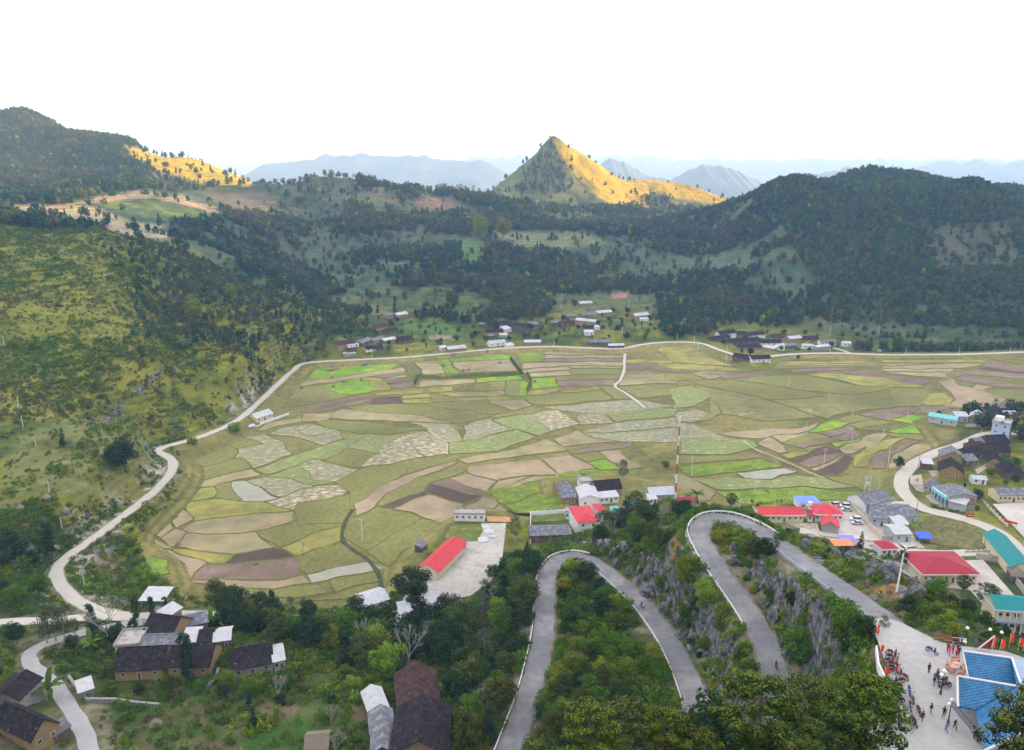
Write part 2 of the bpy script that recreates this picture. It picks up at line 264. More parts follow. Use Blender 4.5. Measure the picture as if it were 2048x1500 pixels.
# ---------------------------------------------------------------- materials
MATS = {}
def mat(name, col, rough=0.85, metal=0.0, var=0.12, scale=0.6, bump=0.0, bscale=8.0, spec=0.3, emit=0, coord='Object', var2=0, wave=None, col2=None, c2lo=.5, c2hi=.6, c2scale=0.3, c2stretch=(1,1,1), macro=0):
    if name in MATS: return MATS[name]
    m = bpy.data.materials.new(name); m.use_nodes = True; nt = m.node_tree; N = nt.nodes.new; K = nt.links.new
    b = nt.nodes['Principled BSDF']; b.inputs['Roughness'].default_value = rough; b.inputs['Metallic'].default_value = metal
    b.inputs['Specular IOR Level'].default_value = spec
    t = N('ShaderNodeTexCoord'); n = N('ShaderNodeTexNoise'); n.inputs['Scale'].default_value = scale; n.inputs['Detail'].default_value = 6
    K(t.outputs[coord], n.inputs['Vector'])
    mr = N('ShaderNodeMapRange'); mr.inputs['From Min'].default_value = 0.3; mr.inputs['From Max'].default_value = 0.7
    mr.inputs['To Min'].default_value = 1-var; mr.inputs['To Max'].default_value = 1+var; K(n.outputs['Fac'], mr.inputs['Value'])
    last = None
    if col2 is not None:
        n2 = N('ShaderNodeTexNoise'); n2.inputs['Scale'].default_value = c2scale; n2.inputs['Detail'].default_value = 7; n2.inputs['Roughness'].default_value = 0.65
        mp_ = N('ShaderNodeMapping'); mp_.inputs['Scale'].default_value = c2stretch; K(t.outputs[coord], mp_.inputs[0]); K(mp_.outputs[0], n2.inputs['Vector'])
        r2 = N('ShaderNodeMapRange'); r2.inputs['From Min'].default_value = c2lo; r2.inputs['From Max'].default_value = c2hi; K(n2.outputs['Fac'], r2.inputs['Value'])
        mc = N('ShaderNodeMix'); mc.data_type = 'RGBA'; mc.inputs[6].default_value = (*col, 1); mc.inputs[7].default_value = (*col2, 1)
        K(r2.outputs[0], mc.inputs[0]); last = mc.outputs[2]
    vm = N('ShaderNodeVectorMath'); vm.operation = 'SCALE'
    if last is not None: K(last, vm.inputs[0])
    else: vm.inputs[0].default_value = col
    if wave:   # (scale, rotation, strength) furrows / corrugation
        w = N('ShaderNodeTexWave'); w.inputs['Scale'].default_value = wave[0]; w.inputs['Distortion'].default_value = wave[3] if len(wave) > 3 else 0.6; w.inputs['Detail'].default_value = 2
        mw = N('ShaderNodeMapping'); mw.inputs['Rotation'].default_value = (0, 0, wave[1]); K(t.outputs[coord], mw.inputs[0]); K(mw.outputs[0], w.inputs['Vector'])
        m2 = N('ShaderNodeMapRange'); m2.inputs['To Min'].default_value = 1-wave[2]; m2.inputs['To Max'].default_value = 1+wave[2]; K(w.outputs['Fac'], m2.inputs['Value'])
        mm = N('ShaderNodeMath'); mm.operation = 'MULTIPLY'; K(mr.outputs[0], mm.inputs[0]); K(m2.outputs[0], mm.inputs[1]); K(mm.outputs[0], vm.inputs['Scale'])
    else: K(mr.outputs[0], vm.inputs['Scale'])
    fin = vm.outputs[0]
    if macro:
        for sc, st in ((.018, macro), (.11, macro*.6)):
            n5 = N('ShaderNodeTexNoise'); n5.inputs['Scale'].default_value = sc; n5.inputs['Detail'].default_value = 4; K(t.outputs[coord], n5.inputs['Vector'])
            r5 = N('ShaderNodeMapRange'); r5.inputs['From Min'].default_value = .35; r5.inputs['From Max'].default_value = .65; r5.inputs['To Min'].default_value = 1-st; r5.inputs['To Max'].default_value = 1+st; K(n5.outputs['Fac'], r5.inputs['Value'])
            v5_ = N('ShaderNodeVectorMath'); v5_.operation = 'SCALE'; K(fin, v5_.inputs[0]); K(r5.outputs[0], v5_.inputs['Scale']); fin = v5_.outputs[0]
    K(fin, b.inputs['Base Color'])
    if bump:
        nb = N('ShaderNodeTexNoise'); nb.inputs['Scale'].default_value = bscale; nb.inputs['Detail'].default_value = 4; K(t.outputs[coord], nb.inputs['Vector'])
        bp = N('ShaderNodeBump'); bp.inputs['Strength'].default_value = bump; bp.inputs['Distance'].default_value = 0.3; K(nb.outputs['Fac'], bp.inputs['Height']); K(bp.outputs[0], b.inputs['Normal'])
    if emit: b.inputs['Emission Color'].default_value = (*col, 1); b.inputs['Emission Strength'].default_value = emit
    MATS[name] = m; return m
def attr_mat(name, rough=0.95, transl=0.0, objvar=0.0, bump=0.0, nvar=0.25, nscale=0.35, attr='col'):
    """colour attribute times fine noise"""
    m = bpy.data.materials.new(name); m.use_nodes = True; nt = m.node_tree; N = nt.nodes.new; K = nt.links.new
    b = nt.nodes['Principled BSDF']; b.inputs['Roughness'].default_value = rough; b.inputs['Specular IOR Level'].default_value = 0.15
    a = N('ShaderNodeAttribute'); a.attribute_name = attr
    vm = N('ShaderNodeVectorMath'); vm.operation = 'SCALE'; K(a.outputs['Color'], vm.inputs[0])
    fac = None
    if nvar:
        t = N('ShaderNodeTexCoord'); prev = None
        for sc, vr in ((nscale, nvar), (nscale*5.3, nvar*0.8)):
            n = N('ShaderNodeTexNoise'); n.inputs['Scale'].default_value = sc; n.inputs['Detail'].default_value = 5; n.inputs['Roughness'].default_value = 0.65; K(t.outputs['Object'], n.inputs['Vector'])
            mr = N('ShaderNodeMapRange'); mr.inputs['From Min'].default_value = 0.3; mr.inputs['From Max'].default_value = 0.7; mr.inputs['To Min'].default_value = 1-vr; mr.inputs['To Max'].default_value = 1+vr; K(n.outputs['Fac'], mr.inputs['Value'])
            if prev is None: prev = mr.outputs[0]
            else:
                mm = N('ShaderNodeMath'); mm.operation = 'MULTIPLY'; K(prev, mm.inputs[0]); K(mr.outputs[0], mm.inputs[1]); prev = mm.outputs[0]
        fac = prev
    if objvar:
        oi = N('ShaderNodeObjectInfo'); mr = N('ShaderNodeMapRange'); mr.inputs['To Min'].default_value = 1-objvar; mr.inputs['To Max'].default_value = 1+objvar; K(oi.outputs['Random'], mr.inputs['Value'])
        hs = N('ShaderNodeHueSaturation'); m3 = N('ShaderNodeMapRange'); m3.inputs['To Min'].default_value = 0.475; m3.inputs['To Max'].default_value = 0.515
        wn_ = N('ShaderNodeTexWhiteNoise'); wn_.noise_dimensions = '1D'; K(oi.outputs['Random'], wn_.inputs['W']); K(wn_.outputs['Value'], m3.inputs['Value']); K(m3.outputs[0], hs.inputs['Hue'])
        K(a.outputs['Color'], hs.inputs['Color']); K(hs.outputs[0], vm.inputs[0])
        if fac is not None:
            mm = N('ShaderNodeMath'); mm.operation = 'MULTIPLY'; K(fac, mm.inputs[0]); K(mr.outputs[0], mm.inputs[1]); fac = mm.outputs[0]
        else: fac = mr.outputs[0]
    if fac is not None: K(fac, vm.inputs['Scale'])
    else: vm.inputs['Scale'].default_value = 1
    K(vm.outputs[0], b.inputs['Base Color'])
    if bump:
        nb = N('ShaderNodeTexNoise'); nb.inputs['Scale'].default_value = 1.4; nb.inputs['Detail'].default_value = 6; K(t.outputs['Object'], nb.inputs['Vector'])
        bp = N('ShaderNodeBump'); bp.inputs['Strength'].default_value = bump; bp.inputs['Distance'].default_value = 0.6; K(nb.outputs['Fac'], bp.inputs['Height']); K(bp.outputs[0], b.inputs['Normal'])
    if transl:
        tr = N('ShaderNodeBsdfTranslucent'); K(vm.outputs[0], tr.inputs['Color']); ms = N('ShaderNodeMixShader'); ms.inputs[0].default_value = transl
        K(b.outputs[0], ms.inputs[1]); K(tr.outputs[0], ms.inputs[2]); K(ms.outputs[0], nt.nodes['Material Output'].inputs['Surface'])
    MATS[name] = m; return m

def mesh_np(name, V, F, cols=None, material=None, smooth=False):
    me = bpy.data.meshes.new(name); V = np.asarray(V, np.float32); F = np.asarray(F, np.int32); k = F.shape[1]
    me.vertices.add(len(V)); me.vertices.foreach_set('co', V.ravel())
    me.loops.add(F.size); me.loops.foreach_set('vertex_index', F.ravel())
    me.polygons.add(len(F)); me.polygons.foreach_set('loop_start', np.arange(0, F.size, k, dtype=np.int32)); me.polygons.foreach_set('loop_total', np.full(len(F), k, np.int32))
    if smooth: me.polygons.foreach_set('use_smooth', np.ones(len(F), bool))
    me.update(calc_edges=True)
    if cols is not None:
        at = me.color_attributes.new('col', 'FLOAT_COLOR', 'POINT'); c = np.ones((len(V), 4), np.float32); c[:, :3] = cols; at.data.foreach_set('color', c.ravel())
    if material: me.materials.append(material)
    return me
def link(name, me, parent=None, loc=None, rz=None, **props):
    o = bpy.data.objects.new(name, me); COL.objects.link(o)
    if parent: o.parent = parent
    if loc is not None: o.location = loc
    if rz is not None: o.rotation_euler = (0, 0, rz)
    for k, v in props.items(): o[k] = v
    return o

# ---------------------------------------------------------------- ground cover colours (albedo, linear; low sun and shade painted into the far ridges)
def lerp(a, b, t): return a*(1-t)+b*t
ck = np.zeros(XX.shape+(3,))
c_ = lambda r, g, b: np.array([r, g, b])
U, Vv, ZC = proj(XX, YY, H)
nA = fbm(XX, YY, 60, 5, 41)[..., None]; nB = fbm(XX, YY, 9, 4, 51)[..., None]; nC = fbm(XX, YY, 220, 4, 61)[..., None]; nD = fbm(XX, YY, 3.5, 3, 71)[..., None]
D3 = dist[..., None]
grass = lerp(c_(.058,.082,.012), c_(.170,.165,.018), sstep(.38,.62, nA*.5+nB*.5))
midh = lerp(c_(.026,.058,.026), c_(.070,.094,.045), sstep(.36,.62, nA*.55+nB*.45))
midh = lerp(midh, c_(.105,.080,.062), 0.5*sstep(.56,.70, nC*.4+nB*.6))
ck[:] = lerp(grass, midh, sstep(620, 820, D3+120*(nC-.5)))
# dark near ground on our side
near = sstep(-10, 30, 330-D3)
undr = lerp(c_(.026,.052,.010), c_(.066,.085,.018), sstep(.42,.66, nA*.4+nB*.6)); undr = lerp(undr, c_(.13,.10,.06), sstep(.62,.72, nB))
sel = ((XX > -230) & (YY < 262))[..., None]*near
ck = lerp(ck, undr, sel)
# right dome, densely wooded
dome = (sstep(330, 420, XX)*sstep(640, 700, YY)*(1-sstep(1400, 1500, YY)))[..., None]
ck = lerp(ck, lerp(c_(.030,.055,.020), c_(.075,.085,.035), sstep(.45,.7, nB*.5+nA*.5)), dome*.85)
# left dark hill; low sunlight painted as gold on its right slope
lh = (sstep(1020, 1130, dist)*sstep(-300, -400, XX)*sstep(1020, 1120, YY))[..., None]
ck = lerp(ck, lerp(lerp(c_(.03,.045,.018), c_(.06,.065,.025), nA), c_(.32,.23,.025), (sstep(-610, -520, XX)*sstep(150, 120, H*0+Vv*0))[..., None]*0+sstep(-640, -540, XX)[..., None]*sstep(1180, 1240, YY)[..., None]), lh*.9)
# central peak grass
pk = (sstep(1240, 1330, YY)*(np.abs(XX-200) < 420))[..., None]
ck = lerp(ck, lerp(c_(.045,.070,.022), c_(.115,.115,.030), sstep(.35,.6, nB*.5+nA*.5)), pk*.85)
def paint(pts, col, col2=None, amt=1.0, soft=10, dmin=0, dmax=9e9, jit=10):
    global ck
    u0 = min(p[0] for p in pts)-30; u1 = max(p[0] for p in pts)+30; v0 = min(p[1] for p in pts)-30; v1 = max(p[1] for p in pts)+30
    m = (U > u0) & (U < u1) & (Vv > v0) & (Vv < v1) & (ZC > dmin) & (ZC < dmax)
    if not m.any(): return
    u = U[m]+jit*2*(nB[m][:, 0]-.5); v = Vv[m]+jit*2*(nA[m][:, 0]-.5)
    w = (1-sstep(-soft, soft*.2, sdist(u, v, pts)))[:, None]*amt
    c = np.array(col, float)
    if col2 is not None: c = lerp(c, np.array(col2, float), sstep(.4, .6, nB[m]*.7+nD[m]*.3))
    ck[m] = lerp(ck[m], c, w)
TAN, TAN2, DGR, YGR, BRN = (.30,.25,.15), (.20,.19,.08), (.035,.05,.02), (.16,.17,.035), (.13,.095,.075)
paint([(0,425),(60,405),(130,412),(200,385),(300,380),(340,388),(260,400),(150,412),(120,440),(40,435)], TAN, (.24,.16,.11), .8, 6, 560, 1100)
paint([(120,425),(150,412),(200,412),(260,440),(340,450),(320,470),(260,462),(170,447),(110,440)], (.25,.23,.10), TAN, .9, 6, 560, 1100)
paint([(165,452),(230,452),(300,466),(350,466),(330,480),(240,470)], (.34,.26,.20), TAN, .9, 4, 560, 1100)
paint([(300,390),(360,388),(430,410),(440,430),(390,415),(320,398)], (.32,.22,.16), TAN, .8, 4, 560, 1200)
paint([(180,400),(330,398),(420,425),(450,450),(380,455),(300,440),(240,425)], (.06,.10,.025), (.09,.12,.03), .9, 8, 560, 1200)
paint([(380,385),(500,378),(560,390),(560,425),(470,430),(430,405)], (.10,.08,.055), (.14,.10,.07), .7, 8, 700, 1400)
paint([(360,430),(450,440),(520,500),(470,500),(390,470)], (.04,.10,.02), DGR, .8, 8, 560, 1200)
paint([(920,480),(960,478),(962,530),(925,532)], (.06,.16,.03), (.08,.13,.03), .9, 4, 700, 1200)
paint([(980,460),(1180,462),(1230,490),(1100,500),(1000,490)], (.14,.16,.06), (.20,.18,.08), .7, 8, 800, 1250, 6)
paint([(820,395),(900,392),(960,420),(900,425),(830,420)], (.20,.11,.08), BRN, .7, 8, 900, 1400)
paint([(1220,585),(1260,585),(1255,600),(1225,602)], (.26,.15,.11), None, .9, 4, 600, 1000, 3)
paint([(1098,274),(1112,276),(1150,294),(1255,348),(1300,346),(1400,370),(1458,398),(1448,415),(1380,402),(1310,388),(1290,425),(1240,428),(1195,395),(1150,352),(1112,302)], (.46,.27,.008), (.26,.20,.014), .95, 7, 1250, 1750, 7)  # low sun on the peak's right side, painted into the grass as gold
paint([(250,288),(400,318),(515,364),(490,382),(400,370),(330,345),(262,316)], (.44,.27,.008), (.24,.20,.014), .95, 6, 1100, 1500, 6)  # sunlit strip along the left ridge, painted golden
paint([(1030,380),(1095,282),(1106,292),(1128,330),(1150,368),(1130,388),(1050,392)], (.035,.055,.025), (.075,.08,.03), .8, 26, 1250, 1700, 24)  # shaded left flank of the peak, painted in as darker green scrub
paint([(1840,450),(2000,440),(2048,500),(2048,540),(1860,545)], (.065,.070,.036), (.095,.09,.05), .85, 12, 700, 1200)
paint([(805,645),(860,640),(930,655),(920,672),(870,668),(810,662)], (.06,.15,.03), (.09,.13,.035), .9, 4, 500, 900, 4)
paint([(850,668),(900,668),(930,680),(860,680)], (.24,.18,.13), None, .9, 4, 500, 900, 3)
paint([(1530,690),(1700,690),(1900,690),(2048,690),(2048,700),(1530,703)], (.07,.13,.03), (.13,.12,.05), .8, 5, 500, 900, 4)
paint([(0,430),(200,470),(330,560),(300,700),(180,790),(0,760)], (.175,.160,.018), (.110,.125,.018), .75, 60, 200, 800, 40)
paint([(0,860),(200,820),(330,880),(250,1000),(0,1030)], (.17,.17,.07), (.09,.10,.03), .7, 40, 200, 800, 20)
paint([(0,780),(150,800),(250,830),(100,850),(0,850)], (.22,.20,.03), (.12,.13,.03), .8, 20, 200, 800, 14)
paint([(380,1190),(420,1150),(470,1180),(640,1210),(700,1225),(640,1240),(440,1225),(330,1205),(310,1180)], (.17,.16,.06), (.10,.11,.03), .8, 10, 200, 400, 8)
paint([(330,1195),(345,1160),(380,1150),(440,1190),(430,1215),(350,1215)], (.19,.16,.06), (.12,.12,.035), .8, 10, 200, 400, 8)
paint([(190,1420),(400,1400),(520,1440),(600,1420),(640,1500),(640,1600),(190,1600)], (.035,.085,.012), (.085,.075,.035), .85, 20, 100, 300, 14)
paint([(300,1360),(500,1365),(520,1400),(420,1420),(250,1400)], (.04,.08,.014), (.09,.075,.04), .8, 10, 100, 300, 10)
rimp = [(1590,1088),(1700,1122),(1800,1155),(1860,1190),(1850,1215),(1800,1222),(1735,1192),(1650,1142)]
rm_ = in_poly(U, Vv, rimp) & (ZC < 215) & (road_d > 3.6); RIMROCK = rm_*sstep(.40, .52, nB[..., 0]*.5+nD[..., 0]*.5)
op_ = (in_poly(U, Vv, [(1725,1165),(1790,1178),(1800,1205),(1760,1200)]) & (ZC < 200) & (road_d > 3.4))[..., None]
ck = lerp(ck, c_(.26,.11,.045), op_*.9); RIMROCK = RIMROCK*(1-op_[..., 0])
# road verges
vb = (sstep(9, 4, road_d)[..., None]*(D3 < 420)) if False else ((1-sstep(4, 9, road_d))[..., None]*(D3 < 520))
ck = lerp(ck, lerp(c_(.075,.085,.028), c_(.20,.17,.12), sstep(.45,.6, nB*.4+nD*.6)), vb*.7)
# bare rock and orange earth on steep cuts
gy, gx = np.gradient(H, GY, GX); slope = np.hypot(gx, gy)[..., None]
nR = fbm(XX+.8*H, 1.1*H+.35*YY, 7, 4, 81)[..., None]; nR2 = fbm(XX-.7*H, 1.1*H-.35*YY, 2.6, 3, 83)[..., None]
rk = sstep(1.05, 1.5, slope+1.5*(nR-.5))*(D3 < 330)*(XX > -60)[..., None]*sstep(0, 4, vd)[..., None]
rockc = lerp(c_(.065,.065,.075), c_(.23,.22,.205), sstep(.38,.62, nR2*.6+nR*.4)); rockc = lerp(rockc, c_(.30,.15,.075), sstep(.60,.68, nA*.5+nR*.5)*.8)
ROCKM = np.maximum(rk[..., 0], RIMROCK)
rk2 = sstep(.57,.65, nR*.5+nR2*.5)*sstep(.3,.6, slope)*sstep(4, 30, vd)[..., None]*(XX < -110)[..., None]*(D3 < 640)
ROCKM = np.maximum(ROCKM, rk2[..., 0]*.9)
# left road cutting: pale stone scar just uphill of the road
dv, _ = seg_dist(XX, YY, ROADS['valley_road'][1][::2]); scar = ((1-sstep(4.5, 12, dv))*sstep(2.5, 4, dv)*(vd > 9)*(XX < -100)*(YY < 560))[..., None]*sstep(.42,.58, nB*.4+nD*.6)
ck = lerp(ck, lerp(c_(.22,.20,.18), c_(.50,.47,.43), nD), scar*.9)
val = (1-sstep(0, 5, vd))[..., None]
ck = lerp(ck, lerp(c_(.205,.170,.058), c_(.140,.138,.040), sstep(.4,.6, nA*.5+nB*.5)), val)
ny, nx = H.shape
idx = np.arange(ny*nx).reshape(ny, nx)
F = np.stack([idx[:-1, :-1], idx[:-1, 1:], idx[1:, 1:], idx[1:, :-1]], -1).reshape(-1, 4)
ground_m = attr_mat('ground_cover', bump=0.6, nvar=0.30, nscale=0.22)
nt = ground_m.node_tree; N = nt.nodes.new; K = nt.links.new; b_ = nt.nodes['Principled BSDF']; src = b_.inputs['Base Color'].links[0].from_socket
t_ = N('ShaderNodeTexCoord'); a_ = N('ShaderNodeAttribute'); a_.attribute_name = 'rock'
n1_ = N('ShaderNodeTexNoise'); n1_.inputs['Scale'].default_value = .55; n1_.inputs['Detail'].default_value = 8; n1_.inputs['Roughness'].default_value = .7; K(t_.outputs['Object'], n1_.inputs['Vector'])
r1_ = N('ShaderNodeValToRGB'); r1_.color_ramp.elements[0].position = .36; r1_.color_ramp.elements[0].color = (.045,.045,.055,1); r1_.color_ramp.elements[1].position = .68; r1_.color_ramp.elements[1].color = (.30,.285,.265,1)
e_ = r1_.color_ramp.elements.new(.5); e_.color = (.135,.135,.15,1); K(n1_.outputs['Fac'], r1_.inputs['Fac'])
m1_ = N('ShaderNodeMapping'); m1_.inputs['Scale'].default_value = (1, 1, .45); K(t_.outputs['Object'], m1_.inputs[0]); v1_ = N('ShaderNodeTexVoronoi'); v1_.feature = 'DISTANCE_TO_EDGE'; v1_.inputs['Scale'].default_value = .42; K(m1_.outputs[0], v1_.inputs['Vector'])
c1_ = N('ShaderNodeMapRange'); c1_.inputs['From Max'].default_value = .10; c1_.inputs['To Min'].default_value = .30; K(v1_.outputs['Distance'], c1_.inputs['Value'])
s1_ = N('ShaderNodeVectorMath'); s1_.operation = 'SCALE'; K(r1_.outputs[0], s1_.inputs[0]); K(c1_.outputs[0], s1_.inputs['Scale'])
n2_ = N('ShaderNodeTexNoise'); n2_.inputs['Scale'].default_value = .09; n2_.inputs['Detail'].default_value = 5; K(t_.outputs['Object'], n2_.inputs['Vector']); r2_ = N('ShaderNodeMapRange'); r2_.inputs['From Min'].default_value = .60; r2_.inputs['From Max'].default_value = .67; K(n2_.outputs['Fac'], r2_.inputs['Value'])
o1_ = N('ShaderNodeMix'); o1_.data_type = 'RGBA'; o1_.inputs[7].default_value = (.30,.13,.05,1); K(r2_.outputs[0], o1_.inputs[0]); K(s1_.outputs[0], o1_.inputs[6])
n3_ = N('ShaderNodeTexNoise'); n3_.inputs['Scale'].default_value = .8; n3_.inputs['Detail'].default_value = 6; K(t_.outputs['Object'], n3_.inputs['Vector']); ad_ = N('ShaderNodeMath'); ad_.operation = 'MULTIPLY_ADD'; ad_.inputs[1].default_value = 1.6; ad_.inputs[2].default_value = -.8; K(n3_.outputs['Fac'], ad_.inputs[0])
am_ = N('ShaderNodeMath'); K(a_.outputs['Fac'], am_.inputs[0]); K(ad_.outputs[0], am_.inputs[1]); ms_ = N('ShaderNodeMapRange'); ms_.inputs['From Min'].default_value = .60; ms_.inputs['From Max'].default_value = .76; K(am_.outputs[0], ms_.inputs['Value'])
w1_ = N('ShaderNodeTexWave'); w1_.bands_direction = 'Z'; w1_.inputs['Scale'].default_value = .115; w1_.inputs['Distortion'].default_value = 1.5; w1_.inputs['Detail'].default_value = 3; w1_.inputs['Detail Scale'].default_value = .4; K(t_.outputs['Object'], w1_.inputs['Vector'])
n6_ = N('ShaderNodeTexNoise'); n6_.inputs['Scale'].default_value = .012; n6_.inputs['Detail'].default_value = 4; K(t_.outputs['Object'], n6_.inputs['Vector']); r6_ = N('ShaderNodeMapRange'); r6_.inputs['From Min'].default_value = .44; r6_.inputs['From Max'].default_value = .56; K(n6_.outputs['Fac'], r6_.inputs['Value'])
r7_ = N('ShaderNodeMapRange'); r7_.inputs['From Min'].default_value = .25; r7_.inputs['From Max'].default_value = .75; r7_.inputs['To Min'].default_value = .78; r7_.inputs['To Max'].default_value = 1.10; K(w1_.outputs['Fac'], r7_.inputs['Value'])
m7_ = N('ShaderNodeMix'); m7_.inputs[2].default_value = 1.0; K(r6_.outputs[0], m7_.inputs[0]); K(r7_.outputs[0], m7_.inputs[3]); s7_ = N('ShaderNodeVectorMath'); s7_.operation = 'SCALE'; K(src, s7_.inputs[0]); K(m7_.outputs[0], s7_.inputs['Scale']); src = s7_.outputs[0]
g1_ = N('ShaderNodeMix'); g1_.data_type = 'RGBA'; K(ms_.outputs[0], g1_.inputs[0]); K(src, g1_.inputs[6]); K(o1_.outputs[2], g1_.inputs[7]); K(g1_.outputs[2], b_.inputs['Base Color'])
bb_ = N('ShaderNodeBump'); bb_.inputs['Distance'].default_value = 1.2; K(ms_.outputs[0], bb_.inputs['Strength']); K(s1_.outputs[0], bb_.inputs['Height']); K(b_.inputs['Normal'].links[0].from_socket, bb_.inputs['Normal']); K(bb_.outputs[0], b_.inputs['Normal'])
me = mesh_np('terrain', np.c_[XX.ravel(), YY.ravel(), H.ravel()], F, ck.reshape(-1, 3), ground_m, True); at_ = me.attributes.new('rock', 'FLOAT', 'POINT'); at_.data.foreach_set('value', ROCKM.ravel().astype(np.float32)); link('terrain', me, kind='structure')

# far lowland sheet reaching the horizon
lowm = mat('lowland_cover', (.06,.08,.045), var=.3, scale=.002)
link('lowland_ground', mesh_np('lowland', [(-60000,-30000,-170),(60000,-30000,-170),(60000,70000,-170),(-60000,70000,-170)], [(0,1,2,3)], None, lowm), kind='structure')

# ---------------------------------------------------------------- distant mountain ranges
mtm = mat('mountain_cover', (.045,.070,.060), var=.35, scale=.004, col2=(.10,.105,.10), c2lo=.5, c2hi=.66, c2scale=.006)
def ridge(pts, d, width, seed, rough=1.0, name='distant_mountain'):
    us = np.linspace(pts[0][0], pts[-1][0], 300); vs_ = np.interp(us, [p[0] for p in pts], [p[1] for p in pts])
    vs_ = vs_+rough*(np.abs(fbm(us, us*0+seed, 30, 4, seed)-.5)*26-4)
    a = (us-CX)/FPX; b = (vs_-CY)/FPX
    cx_ = a*d; cy_ = d*(CT-b*ST); cz_ = HC-d*(ST+b*CT)
    w = np.linspace(-1, 1, 41); V = []
    for wi in w:
        prof = (1-abs(wi))**1.15
        y = cy_+wi*width; zb = -175.0
        n = fbm(cx_, y, width*.33, 5, seed+3); rg = 1-np.abs(n-.5)*3.2
        z = zb+(cz_-zb)*np.clip(prof+(rg-.75)*.30*(1-prof)*min(1, 4*(1-abs(wi)))*1.0, 0, 1.0)
        if abs(wi) == 1: z = np.full_like(z, -180)
        V.append(np.c_[cx_, y, z])
    V = np.concatenate(V); n = len(us); ix = np.arange(len(w)*n).reshape(len(w), n)
    Fm = np.stack([ix[:-1, :-1], ix[:-1, 1:], ix[1:, 1:], ix[1:, :-1]], -1).reshape(-1, 4)
    link(name, mesh_np(name, V, Fm, None, mtm, True), kind='structure')
ridge([(-900,345),(300,390),(440,385),(500,345),(530,330),(570,328),(600,320),(650,310),(700,312),(728,309),(770,314),(800,316),(840,309),(870,318),(900,322),(930,326),(965,322),(1000,338),(1040,352),(1100,362),(1300,395)], 6800, 1900, 5)
ridge([(1150,380),(1190,340),(1220,318),(1260,330),(1290,352),(1340,362),(1380,338),(1405,328),(1430,332),(1460,338),(1500,355),(1540,372),(1600,390)], 5600, 1400, 9)
ridge([(1560,392),(1640,350),(1680,336),(1730,338),(1770,342),(1800,335),(1830,345),(1870,372),(1960,388)], 6300, 1300, 14)
ridge([(1780,372),(1850,332),(1905,322),(1930,332),(1950,318),(1980,328),(2010,330),(2048,322),(2200,330),(2500,345),(2900,350)], 8500, 2100, 21)
ridge([(850,345),(900,322),(980,316),(1060,312),(1130,316),(1215,310),(1300,316),(1360,324),(1420,318),(1530,322),(1600,322),(1640,316),(1700,324),(1760,318),(1840,326),(1900,320),(2048,322),(2300,325)], 12500, 2800, 33, 1.4)
ridge([(-1200,338),(-200,330),(400,336),(700,330),(1100,326),(1500,330),(2000,328),(2600,332),(3200,338)], 17000, 3500, 41, .8)

# ---------------------------------------------------------------- air
hz_me = bpy.data.meshes.new('haze'); bm = bmesh.new(); bmesh.ops.create_cube(bm, size=1)
for v in bm.verts: v.co = Vector((v.co.x*56000, 14000+v.co.y*46000, (-186 if v.co.z < 0 else 570)))
bm.to_mesh(hz_me); bm.free()
hm = bpy.data.materials.new('haze_air'); hm.use_nodes = True; hm.node_tree.nodes.clear()
pv = hm.node_tree.nodes.new('ShaderNodeVolumePrincipled'); pv.inputs['Color'].default_value = (.38, .58, 1.0, 1); pv.inputs['Density'].default_value = 1.35e-4; pv.inputs['Anisotropy'].default_value = 0.0
ho = hm.node_tree.nodes.new('ShaderNodeOutputMaterial'); hm.node_tree.links.new(pv.outputs[0], ho.inputs['Volume'])
hz_me.materials.append(hm); link('haze', hz_me, kind='stuff')

# ---------------------------------------------------------------- roads and paved yards
asph = mat('worn_asphalt', (.150,.147,.157), .9, var=.12, scale=.5, bump=.15, bscale=6, col2=(.27,.26,.25), c2lo=.46, c2hi=.70, c2scale=.12)
conc = mat('pale_concrete_road', (.42,.385,.33), .9, var=.08, scale=.5, col2=(.40,.36,.30), c2lo=.55, c2hi=.7, c2scale=.2)
conc_grey = mat('grey_concrete_road', (.30,.29,.29), .9, var=.08, scale=.5, col2=(.38,.36,.33), c2lo=.55, c2hi=.7, c2scale=.2)
dusty = mat('dusty_road', (.42,.38,.32), .95, var=.08, scale=.4, col2=(.40,.35,.28), c2lo=.5, c2hi=.7, c2scale=.12)
def frame(p, i):
    a = Vector(p[max(i-1, 0)]); b = Vector(p[min(i+1, len(p)-1)]); t = b-a; t.z = 0
    if t.length < 1e-6: t = Vector((1, 0, 0))
    t.normalize(); return t, Vector((-t.y, t.x, 0))
def ribbon(name, p, hw, m, z=0.0, thick=0.18, wob=0.12):
    V = []; Fc = []
    for i, q in enumerate(p):
        t, n = frame(p, i); q = Vector(q)+Vector((0, 0, z)); hw_ = hw*(1+(.75*max(0, 1-i/22)**1.2 if name == 'mountain_road' else 0)); w1 = hw_+wob*math.sin(i*1.7)+wob*.7*math.sin(i*.63+1); w2 = hw_+wob*math.sin(i*1.3+2)+wob*.6*math.sin(i*.51)
        V += [q+n*(w1+.12)-Vector((0, 0, thick)), q+n*w1, q-n*w2, q-n*(w2+.12)-Vector((0, 0, thick))]
        if i:
            a = 4*i-4; b = 4*i
            for k in range(3): Fc.append((a+k, a+k+1, b+k+1, b+k))
    me = bpy.data.meshes.new(name); me.from_pydata(V, [], Fc); me.materials.append(m); me.update()
    return link(name, me, kind='structure')
shld = mat('gravel_shoulder', (.17,.145,.115), .95, var=.3, scale=.8, col2=(.08,.085,.04), c2lo=.48, c2hi=.6, c2scale=.35)
ribbon('road_shoulder_ground', ROADS['mountain_road'][1], 3.05, shld, -.06, .3, .25)
